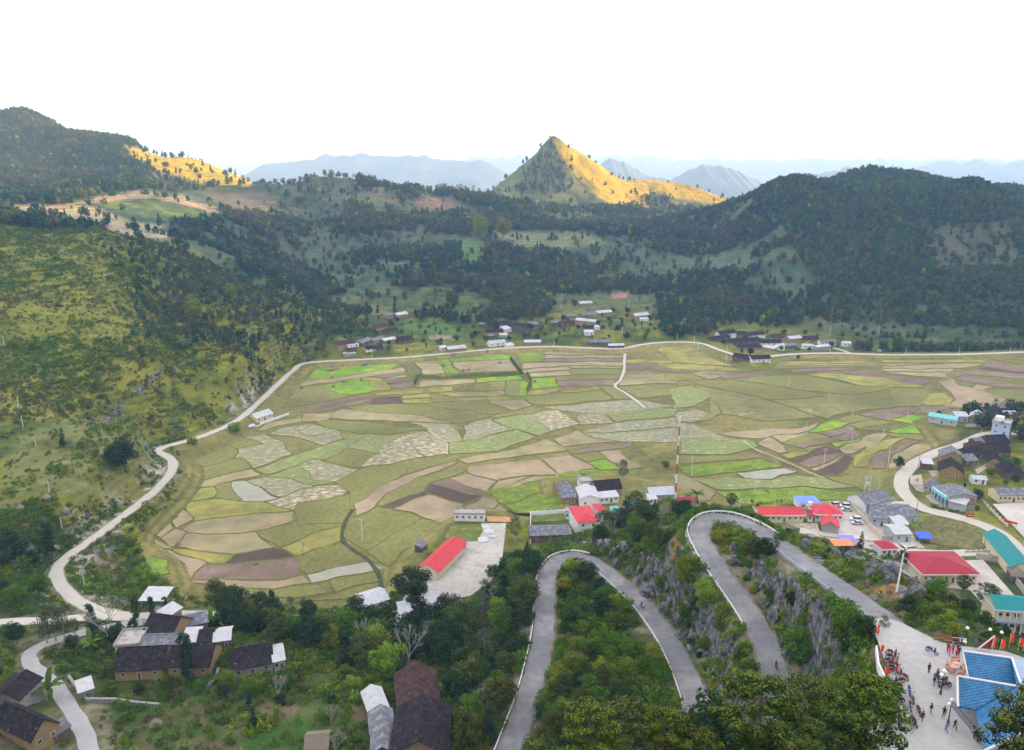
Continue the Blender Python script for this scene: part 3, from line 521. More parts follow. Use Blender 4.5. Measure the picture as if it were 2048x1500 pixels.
ribbon('road_verge_ground', ROADS['valley_road'][1], 2.35, mat('dusty_verge', (.25,.215,.16), .95, var=.25, scale=.8, col2=(.11,.12,.04), c2lo=.48, c2hi=.6, c2scale=.3), -.06, .3, .25)
ribbon('mountain_road', ROADS['mountain_road'][1], 2.5, asph, 0)
ribbon('valley_road', ROADS['valley_road'][1], 1.95, conc, 0)
ribbon('village_road', ROADS['village_road'][1], 1.9, conc, -.02)
ribbon('lower_road', ROADS['lower_road'][1], 1.75, conc_grey, .01)
ribbon('town_road', ROADS['town_road'][1], 3.0, dusty, .03)
ribbon('side_street', ROADS['side_street'][1], 2.4, dusty, -.01)
ribbon('link_street', ROADS['link_street'][1], 2.6, dusty, .01)
def path(name, uvz, hw, m): 
    p = catmull([G(u, v)+Vector((0, 0, .12)) if z is None else PZ(u, v, z) for u, v, z in uvz], 4); return ribbon(name, p, hw, m, 0, .3, .1)
path('field_path', [(1250,700,.3),(1249,720,.3),(1248,740,.3),(1240,760,.3),(1230,772,.3),(1250,785,.3),(1275,803,.3),(1290,815,.3)], .9, conc)
path('farm_lane', [(1668,696,2.5),(1690,702,2.2),(1700,706,2.1)], 1.3, conc)
path('channel_path', [(1486,880,.3),(1511,898,.3),(1556,916,.3),(1600,936,.3),(1645,955,.3)], .35, mat('ditch_edge', (.36,.33,.24), .9, var=.2))
path('channel_path', [(857,860,.3),(872,872,.3),(893,886,.3),(893,908,.3)], .5, mat('ditch_edge', (.36,.33,.24)))
path('ditch_ground', [(705,1018,.33),(690,1045,.33),(684,1075,.33),(700,1095,.33),(735,1118,.33),(757,1148,.33),(763,1188,.33)], .8, mat('weedy_ditch', (.045,.055,.018), .95, var=.4, scale=1))
path('house_path', [(460,866,1.6),(500,858,1.2),(540,840,1.0),(578,828,1.0)], .6, conc)
def sheet(name, uv, z, m, noise=0.0, world=False, kind='structure', sub=0, thick=0.0):
    pts = [Vector(PZ(u, v, z)) for u, v in uv] if not world else [Vector((x, y, z)) for x, y in uv]
    bm = bmesh.new(); vs_ = [bm.verts.new(p) for p in pts]; f = bm.faces.new(vs_); f.normal_update()
    if f.normal.z < 0: f.normal_flip()
    if thick:
        r = bmesh.ops.extrude_face_region(bm, geom=[f]); vv = [e for e in r['geom'] if isinstance(e, bmesh.types.BMVert)]
        bmesh.ops.translate(bm, verts=vv, vec=(0, 0, thick)); bmesh.ops.recalc_face_normals(bm, faces=bm.faces)
    me = bpy.data.meshes.new(name); bm.to_mesh(me); bm.free(); me.materials.append(m)
    return link(name, me, kind=kind)
plz = mat('plaza_concrete', (.36,.345,.335), .85, macro=.08, var=.09, scale=.9, col2=(.36,.34,.33), c2lo=.55, c2hi=.75, c2scale=.15)
yard = mat('yard_concrete', (.38,.355,.32), .9, macro=.12, var=.14, scale=.8, col2=(.27,.25,.21), c2lo=.52, c2hi=.68, c2scale=.22)
yard2 = mat('white_yard', (.41,.37,.33), .9, macro=.10, var=.12, scale=.2, col2=(.48,.45,.40), c2lo=.5, c2hi=.7, c2scale=.12)
sheet('plaza_pavement', [(1700,1600),(1741,1515),(1766,1470),(1792,1442),(1796,1400),(1782,1368),(1772,1330),(1758,1290),(1742,1240),(1770,1235),(1805,1246),(1835,1262),(1880,1284),(1925,1292),(1960,1296),(2010,1302),(2120,1340),(2225,1420),(2225,1600)], 72.0, plz)
sheet('school_yard_ground', [(845,1130),(905,1085),(955,1078),(962,1046),(1012,1046),(1010,1070),(1004,1120),(985,1160),(940,1192),(870,1202),(800,1212),(815,1180)], 2.56, yard)
sheet('office_yard_ground', [(1700,1005),(1760,1005),(1850,1096),(1760,1092),(1700,1080),(1640,1070),(1655,1030)], 4.62, yard2)
sheet('market_yard_ground', [(1690,1085),(1750,1090),(1800,1100),(1860,1104),(1940,1108),(1960,1112),(2050,1215),(1990,1235),(1940,1180),(1850,1170),(1780,1130)], 4.55, yard2)
sheet('playground_pavement', [(1985,1008),(2100,1002),(2200,1060),(2200,1090),(2048,1075)], 3.9, yard2)

def slab_joints(m, w, h, rot, amt=.72):
    nt = m.node_tree; N = nt.nodes.new; K = nt.links.new; b = nt.nodes['Principled BSDF']; src = b.inputs['Base Color'].links[0].from_socket
    t = N('ShaderNodeTexCoord'); mp_ = N('ShaderNodeMapping'); mp_.inputs['Rotation'].default_value = (0, 0, rot); br = N('ShaderNodeTexBrick'); br.inputs['Scale'].default_value = 1; br.inputs['Brick Width'].default_value = w; br.inputs['Row Height'].default_value = h; br.offset = 0
    br.inputs['Mortar Size'].default_value = .035; br.inputs['Color1'].default_value = (1,1,1,1); br.inputs['Color2'].default_value = (.93,.93,.93,1); br.inputs['Mortar'].default_value = (amt,amt,amt,1)
    K(t.outputs['Object'], mp_.inputs[0]); K(mp_.outputs[0], br.inputs['Vector']); v = N('ShaderNodeVectorMath'); v.operation = 'MULTIPLY'; K(src, v.inputs[0]); K(br.outputs['Color'], v.inputs[1]); K(v.outputs[0], b.inputs['Base Color'])
slab_joints(plz, 7, 7, .25, .80); slab_joints(yard, 4, 4, .3); slab_joints(yard2, 5, 5, .1, .8)
lawn = mat('yard_lawn', (.085,.120,.018), .95, var=.3, scale=1.2, bump=.6, bscale=2, col2=(.17,.16,.04), c2lo=.48, c2hi=.62, c2scale=.25)
sheet('lawn_ground', [(888,1074),(905,1048),(962,1048),(966,1062),(955,1082),(905,1084)], 2.62, lawn)
sheet('soil_ground', [(972,1032),(1030,1034),(1022,1044),(975,1043)], 2.64, mat('orange_soil', (.42,.22,.11), .95, var=.15, scale=.6))
sheet('lawn_ground', [(1066,1030),(1142,1030),(1142,1042),(1066,1044)], 2.66, lawn)

vyard = mat('village_yard', (.36,.32,.26), .95, macro=.15, var=.2, scale=.9, col2=(.20,.17,.12), c2lo=.48, c2hi=.64, c2scale=.25)
def q4(*a): return [(1748+x/5.557, 790+y/5.557) for x, y in a]
sheet('courtyard_ground', q4((600,845),(700,830),(760,895),(650,905)), 3.46, vyard); sheet('courtyard_ground', q4((640,1100),(820,1240),(760,1290),(560,1120)), 3.48, vyard); sheet('courtyard_ground', q4((400,900),(530,880),(560,1090),(470,1060),(400,980)), 3.5, vyard)
sheet('courtyard_ground', q4((1120,830),(1240,760),(1270,800),(1150,880)), 3.52, vyard); sheet('courtyard_ground', q4((1040,320),(1280,310),(1290,370),(1000,350)), 3.54, mat('rubble_ground', (.27,.26,.25), .95, var=.4, scale=1.5, bump=.8, bscale=2)); sheet('soil_ground', q4((900,345),(1070,385),(1040,450),(890,500)), .9, FMB) if 0 else None
sheet('courtyard_ground', [(1480+x/3.606, 960+y/3.606) for x, y in ((330,310),(560,310),(580,400),(420,345))], 4.64, vyard)
# ---------------------------------------------------------------- fields (traced in three enlarged views of the photograph: origin, scale)
VA, VB, VC, VG = (0, 680, 2.884), (600, 680, 2.884), (1348, 680, 2.884), (600, 580, 3.938)
FM = {
 'ol': mat('stubble_field', (.172,.165,.046), .95, macro=.24, var=.22, scale=.5, col2=(.140,.138,.038), c2lo=.40, c2hi=.62, c2scale=.11, bump=.3, bscale=3),
 'ta': mat('dry_field', (.265,.215,.105), .95, macro=.24, var=.10, scale=.4, col2=(.215,.185,.095), c2lo=.45, c2hi=.66, c2scale=.05, bump=.2, bscale=3, wave=(.9,.3,.09)),
 'tp': mat('pale_soil_field', (.270,.205,.125), .95, macro=.24, var=.08, scale=.5, col2=(.235,.185,.105), c2lo=.45, c2hi=.7, c2scale=.06, wave=(.9,.5,.08)),
 'br': mat('ploughed_field', (.165,.112,.082), .95, macro=.24, var=.14, scale=.8, col2=(.205,.145,.105), c2lo=.45, c2hi=.66, c2scale=.09, bump=.5, bscale=4, wave=(.8,1.3,.16)),
 'db': mat('fresh_ploughed_field', (.082,.052,.038), .9, macro=.24, var=.18, scale=1.2, bump=.6, bscale=4, wave=(.8,.2,.22)),
 'gr': mat('green_crop_field', (.100,.235,.010), .9, macro=.24, var=.22, scale=.7, col2=(.220,.240,.018), c2lo=.42, c2hi=.62, c2scale=.12, bump=.5, bscale=3),
 'ye': mat('yellow_green_field', (.265,.225,.050), .95, macro=.24, var=.12, scale=.4, col2=(.165,.180,.045), c2lo=.42, c2hi=.62, c2scale=.08, bump=.3, bscale=3),
 'mu': mat('muddy_wet_field', (.175,.162,.060), .7, macro=.14, var=.14, scale=.4, col2=(.38,.35,.30), c2lo=.49, c2hi=.70, c2scale=.42, c2stretch=(.65,1.2,1), spec=.5),
 'mg': mat('wet_green_field', (.150,.175,.030), .75, macro=.14, var=.18, scale=.4, col2=(.36,.37,.28), c2lo=.55, c2hi=.70, c2scale=.42, c2stretch=(.65,1.2,1), spec=.5),
 'mt': mat('straw_strewn_field', (.180,.155,.070), .85, macro=.14, var=.14, scale=.4, col2=(.46,.39,.29), c2lo=.46, c2hi=.64, c2scale=.5, c2stretch=(.6,1.1,1)),
 'sp': mat('spotted_field', (.165,.155,.050), .9, macro=.24, var=.12, scale=.3, col2=(.36,.31,.20), c2lo=.60, c2hi=.68, c2scale=.09, c2stretch=(.7,1,1)),
 'wa': mat('flooded_field', (.22,.21,.14), .35, macro=.10, var=.10, scale=.3, col2=(.15,.17,.08), c2lo=.5, c2hi=.64, c2scale=.1, spec=.5),
 'sc': mat('brown_scrub_field', (.15,.125,.045), .95, macro=.24, var=.35, scale=1.0, col2=(.07,.085,.02), c2lo=.42, c2hi=.6, c2scale=.4, bump=.9, bscale=2),
 'co': mat('leafy_crop_field', (.095,.185,.018), .9, macro=.24, var=.35, scale=1.3, col2=(.200,.225,.020), c2lo=.42, c2hi=.60, c2scale=.25, bump=1.0, bscale=2),
}
FT = []
def ft(view, txt):
    for ln in txt.strip().split('\n'):
        for it in ln.split(';'):
            it = it.strip()
            if not it: continue
            k, rest = it.split(' ', 1); z = 0
            if '@' in k: k, z = k.split('@'); z = float(z)
            n = [float(q) for q in rest.replace(',', ' ').split()]
            if view is VB: n = [(q+138 if (j % 2 == 0 and q >= 2019) else q) for j, q in enumerate(n)]
            FT.append((k, [(view[0]+a/view[2], view[1]+b/view[2]) for a, b in zip(n[::2], n[1::2])], z))
ft(VA, """
ol 1035,655 1285,595 1345,630 1345,682 1125,745; ol 1285,595 1385,560 1500,600 1350,632; ol 1125,745 1345,682 1400,690 1460,735 1160,805
mu 1385,560 1520,540 1710,655 1470,735 1400,690 1350,680 1350,632 1500,602; mu 1520,540 1640,505 1815,480 1935,520 1990,575 1860,610 1680,560
mg 1480,740 1860,612 2019,570 2060,575 1990,650 1800,695 1560,765; ta 1115,850 1150,808 1465,738 1515,765 1330,820 1220,848
ye 1075,925 1110,858 1215,850 1238,880 1235,912 1080,938; ol 1220,848 1330,822 1418,922 1245,912 1238,880; wa 1330,822 1430,805 1625,905 1530,930 1418,924
mu 1430,805 1530,778 1820,838 1800,850 1640,903; mg 1530,778 1600,762 1770,695 1960,790 1920,825 1820,836; mu 1770,695 1830,682 2030,755 2030,780 1960,790
mt 1545,930 1640,905 1830,842 1960,835 2019,870 1990,890 1750,940 1720,978 1600,950; ye 1090,950 1100,930 1280,915 1530,932 1600,952 1715,980 1100,1048 1085,1000
tp 965,1050 1060,975 1088,990 1090,1040 1000,1090; tp 875,1130 960,1055 990,1090 915,1145; tp 915,1145 1000,1092 1070,1110 1040,1150 985,1195 960,1190
ta 1030,1095 1100,1050 1720,985 1700,1030 1600,1075 1480,1105 1250,1128 1080,1112; ta 1000,1190 1060,1112 1250,1130 1480,1108 1570,1205 1330,1235 1100,1210
ol 1480,1105 1640,1065 1730,1020 1860,1095 1720,1150 1600,1200; ol 1730,1020 1740,940 1990,890 2060,915 2060,1040 1860,1095
ye 1605,1205 1860,1100 1980,1060 1985,1150 1900,1190 1690,1248; ta 862,1150 970,1195 960,1215 880,1205 860,1170
tp 885,1215 950,1220 1200,1290 1115,1385 1030,1380 960,1300; ye 960,1215 1060,1205 1325,1240 1295,1300 1180,1285; db 1330,1240 1585,1205 1685,1250 1480,1295 1300,1300
br 1200,1295 1300,1302 1480,1300 1695,1255 1775,1350 1500,1385 1120,1388; tp 1040,1390 1500,1390 1775,1355 1810,1395 1500,1430 1200,1425
ol 1200,1430 1500,1435 1860,1400 1890,1450 1700,1475 1340,1480; ta 1480,500 1600,470 1900,425 1890,445 1650,490 1500,522
ol 1520,370 1575,325 1700,290 1880,262 1980,300 2019,325 1800,370 1600,400 1525,390; ta 1640,265 1700,222 1760,235 1720,262
ye 1110,604 1320,545 1400,520 1480,505 1490,520 1330,560 1140,612; tp@3.6 430,1330 480,1260 530,1350 520,1380 440,1370; br@3.6 520,1260 580,1235 640,1300 665,1380 650,1415 600,1410 550,1370
tp@3.6 415,1385 500,1385 560,1440 520,1480 450,1460; co@3.6 720,1360 770,1300 850,1250 930,1275 975,1350 830,1390 730,1400; co 850,1140 880,1215 940,1300 1010,1375 990,1378 900,1290 850,1220
""")
ft(VG, """
gr 20,600 240,575 540,560 760,555 780,590 700,625 450,665 250,690 40,715; ta 0,745 40,718 250,692 700,625 800,610 810,640 560,680 240,725 0,765
br 560,680 800,642 830,665 680,690; gr 180,755 340,715 520,690 560,740 640,795 400,830 300,825; gr 680,690 830,668 840,690 700,700
br 640,700 840,698 870,722 690,735; br 695,740 875,726 920,765 740,778; ye 520,690 640,700 740,778 640,795 560,740; sc 780,560 880,548 950,665 910,680 905,740 830,640
ye 890,545 1065,530 1090,570 920,590; ta 920,590 1080,570 1160,665 965,665; gr 1065,540 1090,530 1205,660 1165,665; gr 1100,530 1150,525 1270,660 1205,662
gr 1150,525 1500,485 1640,520 1660,545 1200,560; ta 1205,565 1660,548 1710,635 1290,655; ta 950,715 1360,700 1370,730 930,765; gr 1370,695 1740,675 1745,705 1385,725
ye 1000,780 1210,755 1215,800 1010,810; sc 1230,760 1390,735 1380,800 1215,800; ol 1390,735 1485,735 1480,800 1380,800; ye 1485,728 1610,715 1600,790 1480,795
ol 1620,712 1740,715 1700,835 1600,835; tp 1500,798 1595,795 1590,835 1500,835; gr 1740,715 1800,730 1770,830 1700,835; co 1700,490 1920,480 1910,560 1730,575
""")
ft(VB, """
ta 1410,70 1870,62 1868,82 1410,85; tp 1400,90 1868,86 1866,102 1400,108; br 1390,112 1866,106 1862,124 1400,128; tp 1275,165 1290,134 1400,132 1862,128 1855,146 1550,150
tp 1265,172 1545,155 1545,172 1420,180 1285,195; ye 1560,152 1860,150 1858,165 1555,162; ol 1555,168 1855,169 1850,200 1550,205; ta 1340,192 1545,178 1548,205 1330,215
gr 1330,222 1480,215 1475,270 1335,285; br 1490,238 1825,228 1815,262 1480,270; ol 1480,210 1850,203 1830,224 1490,233; ye 1310,310 1340,290 1480,278 1500,298 1320,315
ol 1300,330 1320,320 1740,290 1810,345 1390,378 1325,365; ye 1510,298 1730,270 1738,286 1520,302; ol 1740,272 1815,265 1940,338 1815,345
ye 1884,110 2019,118 2019,135 1882,133; br 1882,138 2040,148 2040,178 1880,178; ta 1875,200 2019,195 2040,250 1830,262; ol 1835,268 2040,255 2040,320 1945,335
br 0,410 200,345 420,310 410,325 150,378 0,425; br 60,408 400,335 398,352 200,400 0,427; db 420,335 590,328 590,368 405,370; ye 430,310 735,280 745,305 430,325; ye 595,322 745,310 750,335 595,340; ye 595,345 750,340 755,362 595,368
ol 755,330 890,328 885,355 757,358; ye 895,330 1075,328 1080,345 895,352; ta 760,310 1075,305 1200,322 900,326; ta 1090,350 1290,345 1330,380 1220,405 1140,375
ol 730,365 1075,352 1140,390 1210,410 1100,430 730,377; ol 250,385 500,372 720,380 1090,440 900,482 700,440 300,405; ta 170,430 240,400 700,442 890,487 500,466 170,450; ta 0,428 200,422 150,465 0,475
ol 100,470 190,455 500,490 735,520 390,548 200,520; mu 630,478 860,490 950,580 870,600 790,560 740,518; mu 940,490 1090,452 1235,520 1000,575 950,580; ol 1110,440 1330,385 1400,400 1330,428 1120,453
mg 1120,458 1330,432 1450,525 1380,550 1240,522; mt 1310,432 1480,400 1610,490 1450,525; mu 1400,390 1940,342 2019,380 1800,440 1600,420 1480,400; mt 1600,430 1740,422 1800,480 1612,495
mg 1760,420 2040,390 2040,440 1810,470; mu 1820,480 2040,445 2040,500 1800,535 1620,530; mu 1600,522 1610,532 1800,540 2040,505 2040,598 1860,590 1680,560; ta 1460,570 1600,525 1670,562 1850,590 1700,592 1500,610; mg 860,602 1240,527 1370,557 1150,640 860,665; ta 900,690 1200,640 1430,572 1540,630 1200,680 960,715
mt 600,560 720,525 850,600 840,660 710,680; mt 480,600 600,548 700,682 460,722 350,730 420,650; mg 280,555 380,548 598,547 480,600 420,648 270,620; mg 100,690 380,552 268,622 160,692
ol 160,694 270,624 460,652 340,733 150,705; mu 0,725 120,703 330,742 200,823 60,800; mu 0,530 95,480 200,525 150,545 60,560; ol 200,827 340,742 700,705 860,672 898,695 600,780 420,880 340,950 310,1008 295,880
tp 330,1000 345,940 450,850 600,790 860,707 900,702 880,720 700,800 500,880 450,960 400,985 322,1010; ol 470,950 500,882 700,802 960,717 970,735 850,790 700,860 550,960
tp 965,732 1370,692 1470,772 1290,782 1130,812 960,765; tp 1385,690 1560,667 1715,740 1485,772; ol 1570,665 1720,647 1770,688 1660,706; gr 1660,710 1770,694 1860,740 1740,745; tp 1725,645 1830,632 1990,735 1880,740 1778,690; br 1550,632 1930,592 1955,600 1850,623 1570,658
tp 850,797 960,770 1130,820 1090,880 1030,860; br 775,832 850,800 1030,864 1080,890 1058,903; db 700,862 775,835 1056,907 940,950; db 490,955 690,870 735,880 550,965; tp 550,970 735,884 940,954 890,1020 800,1050
ta 1140,820 1330,787 1180,855 1110,875; ta 1110,882 1340,790 1440,782 1160,880; tp 940,975 1050,912 1140,942 1060,1000; tp 1070,1002 1150,952 1210,985 1160,1010
co 1085,880 1290,840 1500,760 1780,750 1840,810 1640,830 1500,850 1360,880 1200,945 1140,938; co@2.5 1200,952 1360,892 1480,902 1570,960 1300,1000 1240,995
ol 255,1110 280,1040 470,962 690,1022 500,1138 370,1205 250,1130; ol 370,1212 500,1142 690,1026 860,1060 780,1130 600,1200 480,1310 440,1260; ye 0,1172 200,1082 260,1067 245,1150 0,1240
ol 0,1247 245,1165 350,1220 380,1275 80,1350 0,1300; wa 75,1357 400,1273 445,1325 170,1385 80,1395; ol 180,1390 455,1333 465,1400 210,1450; ol 215,1462 465,1407 460,1455 250,1500 60,1500; ol 480,1320 600,1212 620,1270 580,1360 490,1420
ol 0,952 290,890 308,940 318,1010 260,1050 0,1060
""")
ft(VC, """
ye -90,65 -60,20 20,22 80,15 130,60 330,155 160,140 -20,125; ye -100,137 160,145 420,170 430,180 140,178 -90,160; br -85,163 140,182 60,191 -80,184; tp 90,195 160,181 300,184 230,222 180,225; br 180,190 310,224 520,205 430,188; ye -60,200 90,207 170,229 -60,234
ta 570,112 700,90 1180,94 1500,87 1830,101 1835,110 1400,106 1000,108 600,124; ye 590,127 1150,126 1200,136 600,140; ta 560,143 1160,140 1500,138 1200,148 590,148; ol 450,152 600,150 1150,151 1180,160 700,163 450,165
br 640,168 980,163 1100,172 680,185; ye 1200,118 1820,114 1780,128 1500,133 1200,130; ta 1190,152 1780,136 1700,160 1640,166 1200,163; ta 1180,166 1630,170 1600,185 1200,178; ta 1200,186 1590,190 1560,215 1350,205
br 960,182 1050,176 1490,235 1450,266 1300,253; ye 750,200 900,192 1200,217 1400,258 1440,272 1180,262 1080,263 950,230; ol 480,207 740,203 1060,265 1280,265 1050,318 800,300 400,235 360,230
ol 130,237 360,234 800,305 860,328 580,348 350,300 120,255; sp 120,262 340,310 580,360 800,440 560,470 300,430 210,330; mg 0,285 90,264 200,300 208,330 120,380 0,390; sp 580,352 860,337 1030,322 1060,360 1130,400 860,445 760,420
ol 865,330 1060,318 1230,310 1350,385 1130,402 1062,358; ol 1232,306 1270,270 1480,290 1440,380 1352,388; ye 1435,350 1480,307 1560,307 1602,345 1578,376 1480,383 1445,373
tp 1510,242 1600,227 1620,250 1720,280 1800,300 1920,345 1870,375 1700,398 1560,385 1620,350 1600,300; br 1610,217 1740,172 1960,197 2040,207 2040,225 1700,203; br 1600,227 1700,208 2040,272 2040,290 1860,268
db 1760,168 1820,150 2040,190 2040,203 1960,193; br 1770,152 1830,122 2040,172 2040,186; ol 1840,115 2040,100 2040,150; ol 1630,242 1740,252 1700,276; ta 1745,256 1830,275 1800,298 1725,280; ol 1805,300 1900,285 2040,310 2040,380 1930,347
br 1060,430 1200,407 1410,396 1240,463 1100,440; br 1255,400 1420,393 1390,428 1260,438; br 1405,395 1620,387 1650,400 1450,430; ol 320,510 520,477 700,462 738,500 550,523 350,523
tp 250,545 350,527 740,507 850,472 780,518 500,568 430,568; gr 780,526 870,472 940,462 1028,485 830,528; ol 942,460 1060,437 1150,455 1032,483; ol 1032,490 1150,457 1238,470 1080,513; br 830,532 1030,492 1058,515 900,553
sc 1072,515 1240,472 1368,490 1220,528; gr 1252,463 1370,437 1458,455 1390,488; gr 1240,530 1420,472 1478,500 1400,538 1300,543; br 900,560 1040,520 1098,545 950,578; ol 622,600 770,530 897,560 700,613; ta 560,560 640,547 768,530 620,598
br 692,615 900,564 938,580 745,628; tp 460,600 540,562 618,605 638,640 600,658; ye 610,670 700,642 778,655 650,688; db 652,695 785,658 793,670 700,710; db 787,653 870,617 930,632 968,640 830,678; br 702,715 800,674 968,647 930,680 760,742
ol 750,635 860,612 780,650; gr 892,600 1040,567 1030,580 912,618; ta 932,625 1060,572 1188,542 1080,618 1020,658 977,658; ta 1092,600 1190,542 1248,547 1228,570 1100,638; ye 1082,640 1230,577 1368,567 1160,648 1068,733 1022,728
db 802,765 1000,670 1043,690 950,748 850,783; tp 772,750 985,667 800,760; db 612,702 720,748 640,728; ol 1032,730 1150,652 1188,652 1110,733; br 1142,735 1172,660 1400,587 1428,592 1270,648 1200,738
ta 1232,740 1280,652 1420,602 1558,612 1480,648 1350,718 1240,740; ol 1252,547 1400,547 1530,570 1420,578 1280,560; ol 1422,540 1500,512 1598,502 1608,578 1480,578; gr 1540,562 1608,532 1608,588 1560,598; br 1622,502 1700,512 1690,558 1622,578
mg 30,570 200,552 440,582 468,620 300,658 30,658; mu 20,480 120,492 280,560 30,568; ol 0,670 300,667 518,682 60,710; co 40,732 200,714 500,692 618,730 400,758 100,788; wa 350,772 620,742 698,762 560,800 400,793; mg 112,802 400,797 560,807 720,792 858,792 1050,858 750,848 250,858
co 250,878 500,862 760,852 1100,890 1110,920 900,945 400,960; ol 892,795 1100,747 1280,772 1262,850 1345,905 1150,888; ta 0,780 100,792 238,890 200,925 0,920; mu 30,420 110,400 200,430 110,480 20,470; sp 210,335 290,430 120,480 200,420
sc@4.68 1500,1012 1715,1072 1850,1178 1660,1205 1420,1168 1390,1100; co@4.66 1370,1075 1400,1000 1495,1010 1385,1100
""")
bundV = []; bundF = []
def dense(pts, step):
    out = []
    for i in range(len(pts)):
        a = pts[i]; b = pts[(i+1) % len(pts)]; n = max(1, int(math.hypot(b[0]-a[0], b[1]-a[1])/step))
        for k in range(n): out.append((a[0]+(b[0]-a[0])*k/n, a[1]+(b[1]-a[1])*k/n))
    return out
for i, (k, uv, z) in enumerate(FT):
    w = [PZ(u, v, z)[:2] for u, v in uv]; w = dense(w, 3.0)
    a = np.array(w); far = np.hypot(a[:, 0], a[:, 1])
    nx_ = (fbm(a[:, 0], a[:, 1], 14, 3, 91)-.5)*6.5; ny_ = (fbm(a[:, 0]+500, a[:, 1], 14, 3, 92)-.5)*6.5
    a = a+np.c_[nx_, ny_]
    pts = [(float(x), float(y)) for x, y in a]
    sheet('field', pts, z+.03+.0011*i, FM[k], world=True)
    hgt = .16+.08*rng.random(); bw = .26+.14*rng.random(); n = len(pts); c0 = len(bundV)
    if n < 3: continue
    for j in range(n):
        p0 = Vector((*pts[j-1], 0)); p2 = Vector((*pts[(j+1) % n], 0)); t = p2-p0; t.normalize(); q = Vector((pts[j][0], pts[j][1], z)); nn = Vector((-t.y, t.x, 0)); ww = bw*(.8+.5*rng.random())
        bundV += [q+nn*ww+Vector((0, 0, -.05)), q+nn*ww*.3+Vector((0, 0, hgt)), q-nn*ww*.3+Vector((0, 0, hgt+.003)), q-nn*ww+Vector((0, 0, -.05))]
    for j in range(n):
        a0 = c0+4*j; b0 = c0+4*((j+1) % n)
        for q in range(3): bundF.append((a0+q, a0+q+1, b0+q+1, b0+q))
bm_ = mat('grassy_bund', (.125,.125,.030), .95, var=.30, scale=.8, coord='Object', col2=(.14,.14,.04), c2lo=.5, c2hi=.65, c2scale=.15)
me = bpy.data.meshes.new('field_bunds'); me.from_pydata(bundV, [], bundF); me.materials.append(bm_); link('field_bank_ground', me, kind='structure')
# ---------------------------------------------------------------- vegetation prototypes
leaf_m = attr_mat('foliage', .7, transl=.22, objvar=.22, nvar=0)
bark_m = mat('bark', (.12,.10,.085), .95, var=.25, scale=2.0)
pale_bark = mat('pale_bark', (.30,.28,.25), .95, var=.15, scale=2.0)
def tube(V, Fc, p0, p1, r0, r1, n=5):
    p0, p1 = Vector(p0), Vector(p1); d = (p1-p0).normalized(); a = d.orthogonal().normalized(); b = d.cross(a); i0 = len(V)
    for p, r in ((p0, r0), (p1, r1)):
        for k in range(n):
            t = 2*math.pi*k/n; V.append(tuple(p+a*r*math.cos(t)+b*r*math.sin(t)))
    for k in range(n): Fc.append((i0+k, i0+(k+1) % n, i0+n+(k+1) % n, i0+n+k))
def leaves(centers, radii, n, s, seed, colA, colB, aspect=1.6, spread=.85, up=.25, tip=None):
    g = np.random.default_rng(seed); centers = np.array(centers, float); radii = np.array(radii, float)
    vol = radii.prod(1)**(2/3.); k = g.choice(len(centers), n, p=vol/vol.sum())
    d = g.normal(size=(n, 3)); d /= np.linalg.norm(d, axis=1, keepdims=True)
    r = spread+(1-spread)*2*(g.random((n, 1))-.5)+.12*g.normal(size=(n, 1)); c = centers[k]+d*radii[k]*r
    nrm = d+g.normal(size=(n, 3))*.55+np.array([0, 0, up]); nrm /= np.linalg.norm(nrm, axis=1, keepdims=True)
    t = np.cross(nrm, g.normal(size=(n, 3))); t /= np.linalg.norm(t, axis=1, keepdims=True); b = np.cross(nrm, t)
    sz = s*(.6+.8*g.random((n, 1))); w = sz/aspect
    V = np.stack([c-t*sz*.5-b*w*.25, c-t*sz*.1+b*w*.5, c+t*sz*.5+b*w*.1, c+t*sz*.05-b*w*.5], 1).reshape(-1, 3)
    lob = g.random(len(centers))[k]; m = np.clip(.55*lob+.45*g.random(n), 0, 1)[:, None]
    col = np.array(colA)*(1-m)+np.array(colB)*m
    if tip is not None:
        q = (g.random((n, 1)) < np.where(d[:, 2:3] > .25, tip[1]*2.6, tip[1]*.15)); col = np.where(q, np.array(tip[0]), col)  # pale new growth plus highlights painted onto the tops of the tufts
    return V, np.arange(4*n).reshape(-1, 4), np.repeat(col, 4, 0)
def blob_lobes(seed, n, R0, z0, z1, rl, cone=0.0, flat=1.0):
    g = np.random.default_rng(seed); c = []; r = []
    for i in range(n):
        h = (i+.5)/n; a = i*2.4+g.random()*1.2; zz = z0+(z1-z0)*h
        prof = math.sqrt(max(0.05, 1-(2*h-1)**2)) if not cone else (1-h)**cone
        rr = R0*prof*(.35+.65*g.random()); c.append((rr*math.cos(a), rr*math.sin(a), zz)); q = rl*(.7+.6*g.random())*(1 if not cone else (.35+.65*(1-h))); r.append((q, q, q*.8*flat))
    return c, r
def trunk_mesh(name, c, h, r0, m, lean=0.0, seed=0):
    V = []; Fc = []; g = random.Random(seed); top = Vector((lean*h, 0, h)); mid = Vector((lean*h*.3+g.uniform(-.2, .2), g.uniform(-.2, .2), h*.45))
    tube(V, Fc, (0, 0, -.8), mid, r0, r0*.7, 6); tube(V, Fc, mid, top, r0*.7, r0*.35, 6)
    for q in c: 
        q = Vector(q); s = mid.lerp(top, min(1, max(0, (q.z-mid.z)/(max(.1, h-mid.z))*.8))); tube(V, Fc, s, q, r0*.28, r0*.08, 4)
    me = bpy.data.meshes.new(name); me.from_pydata(V, [], Fc); me.materials.append(m); return me
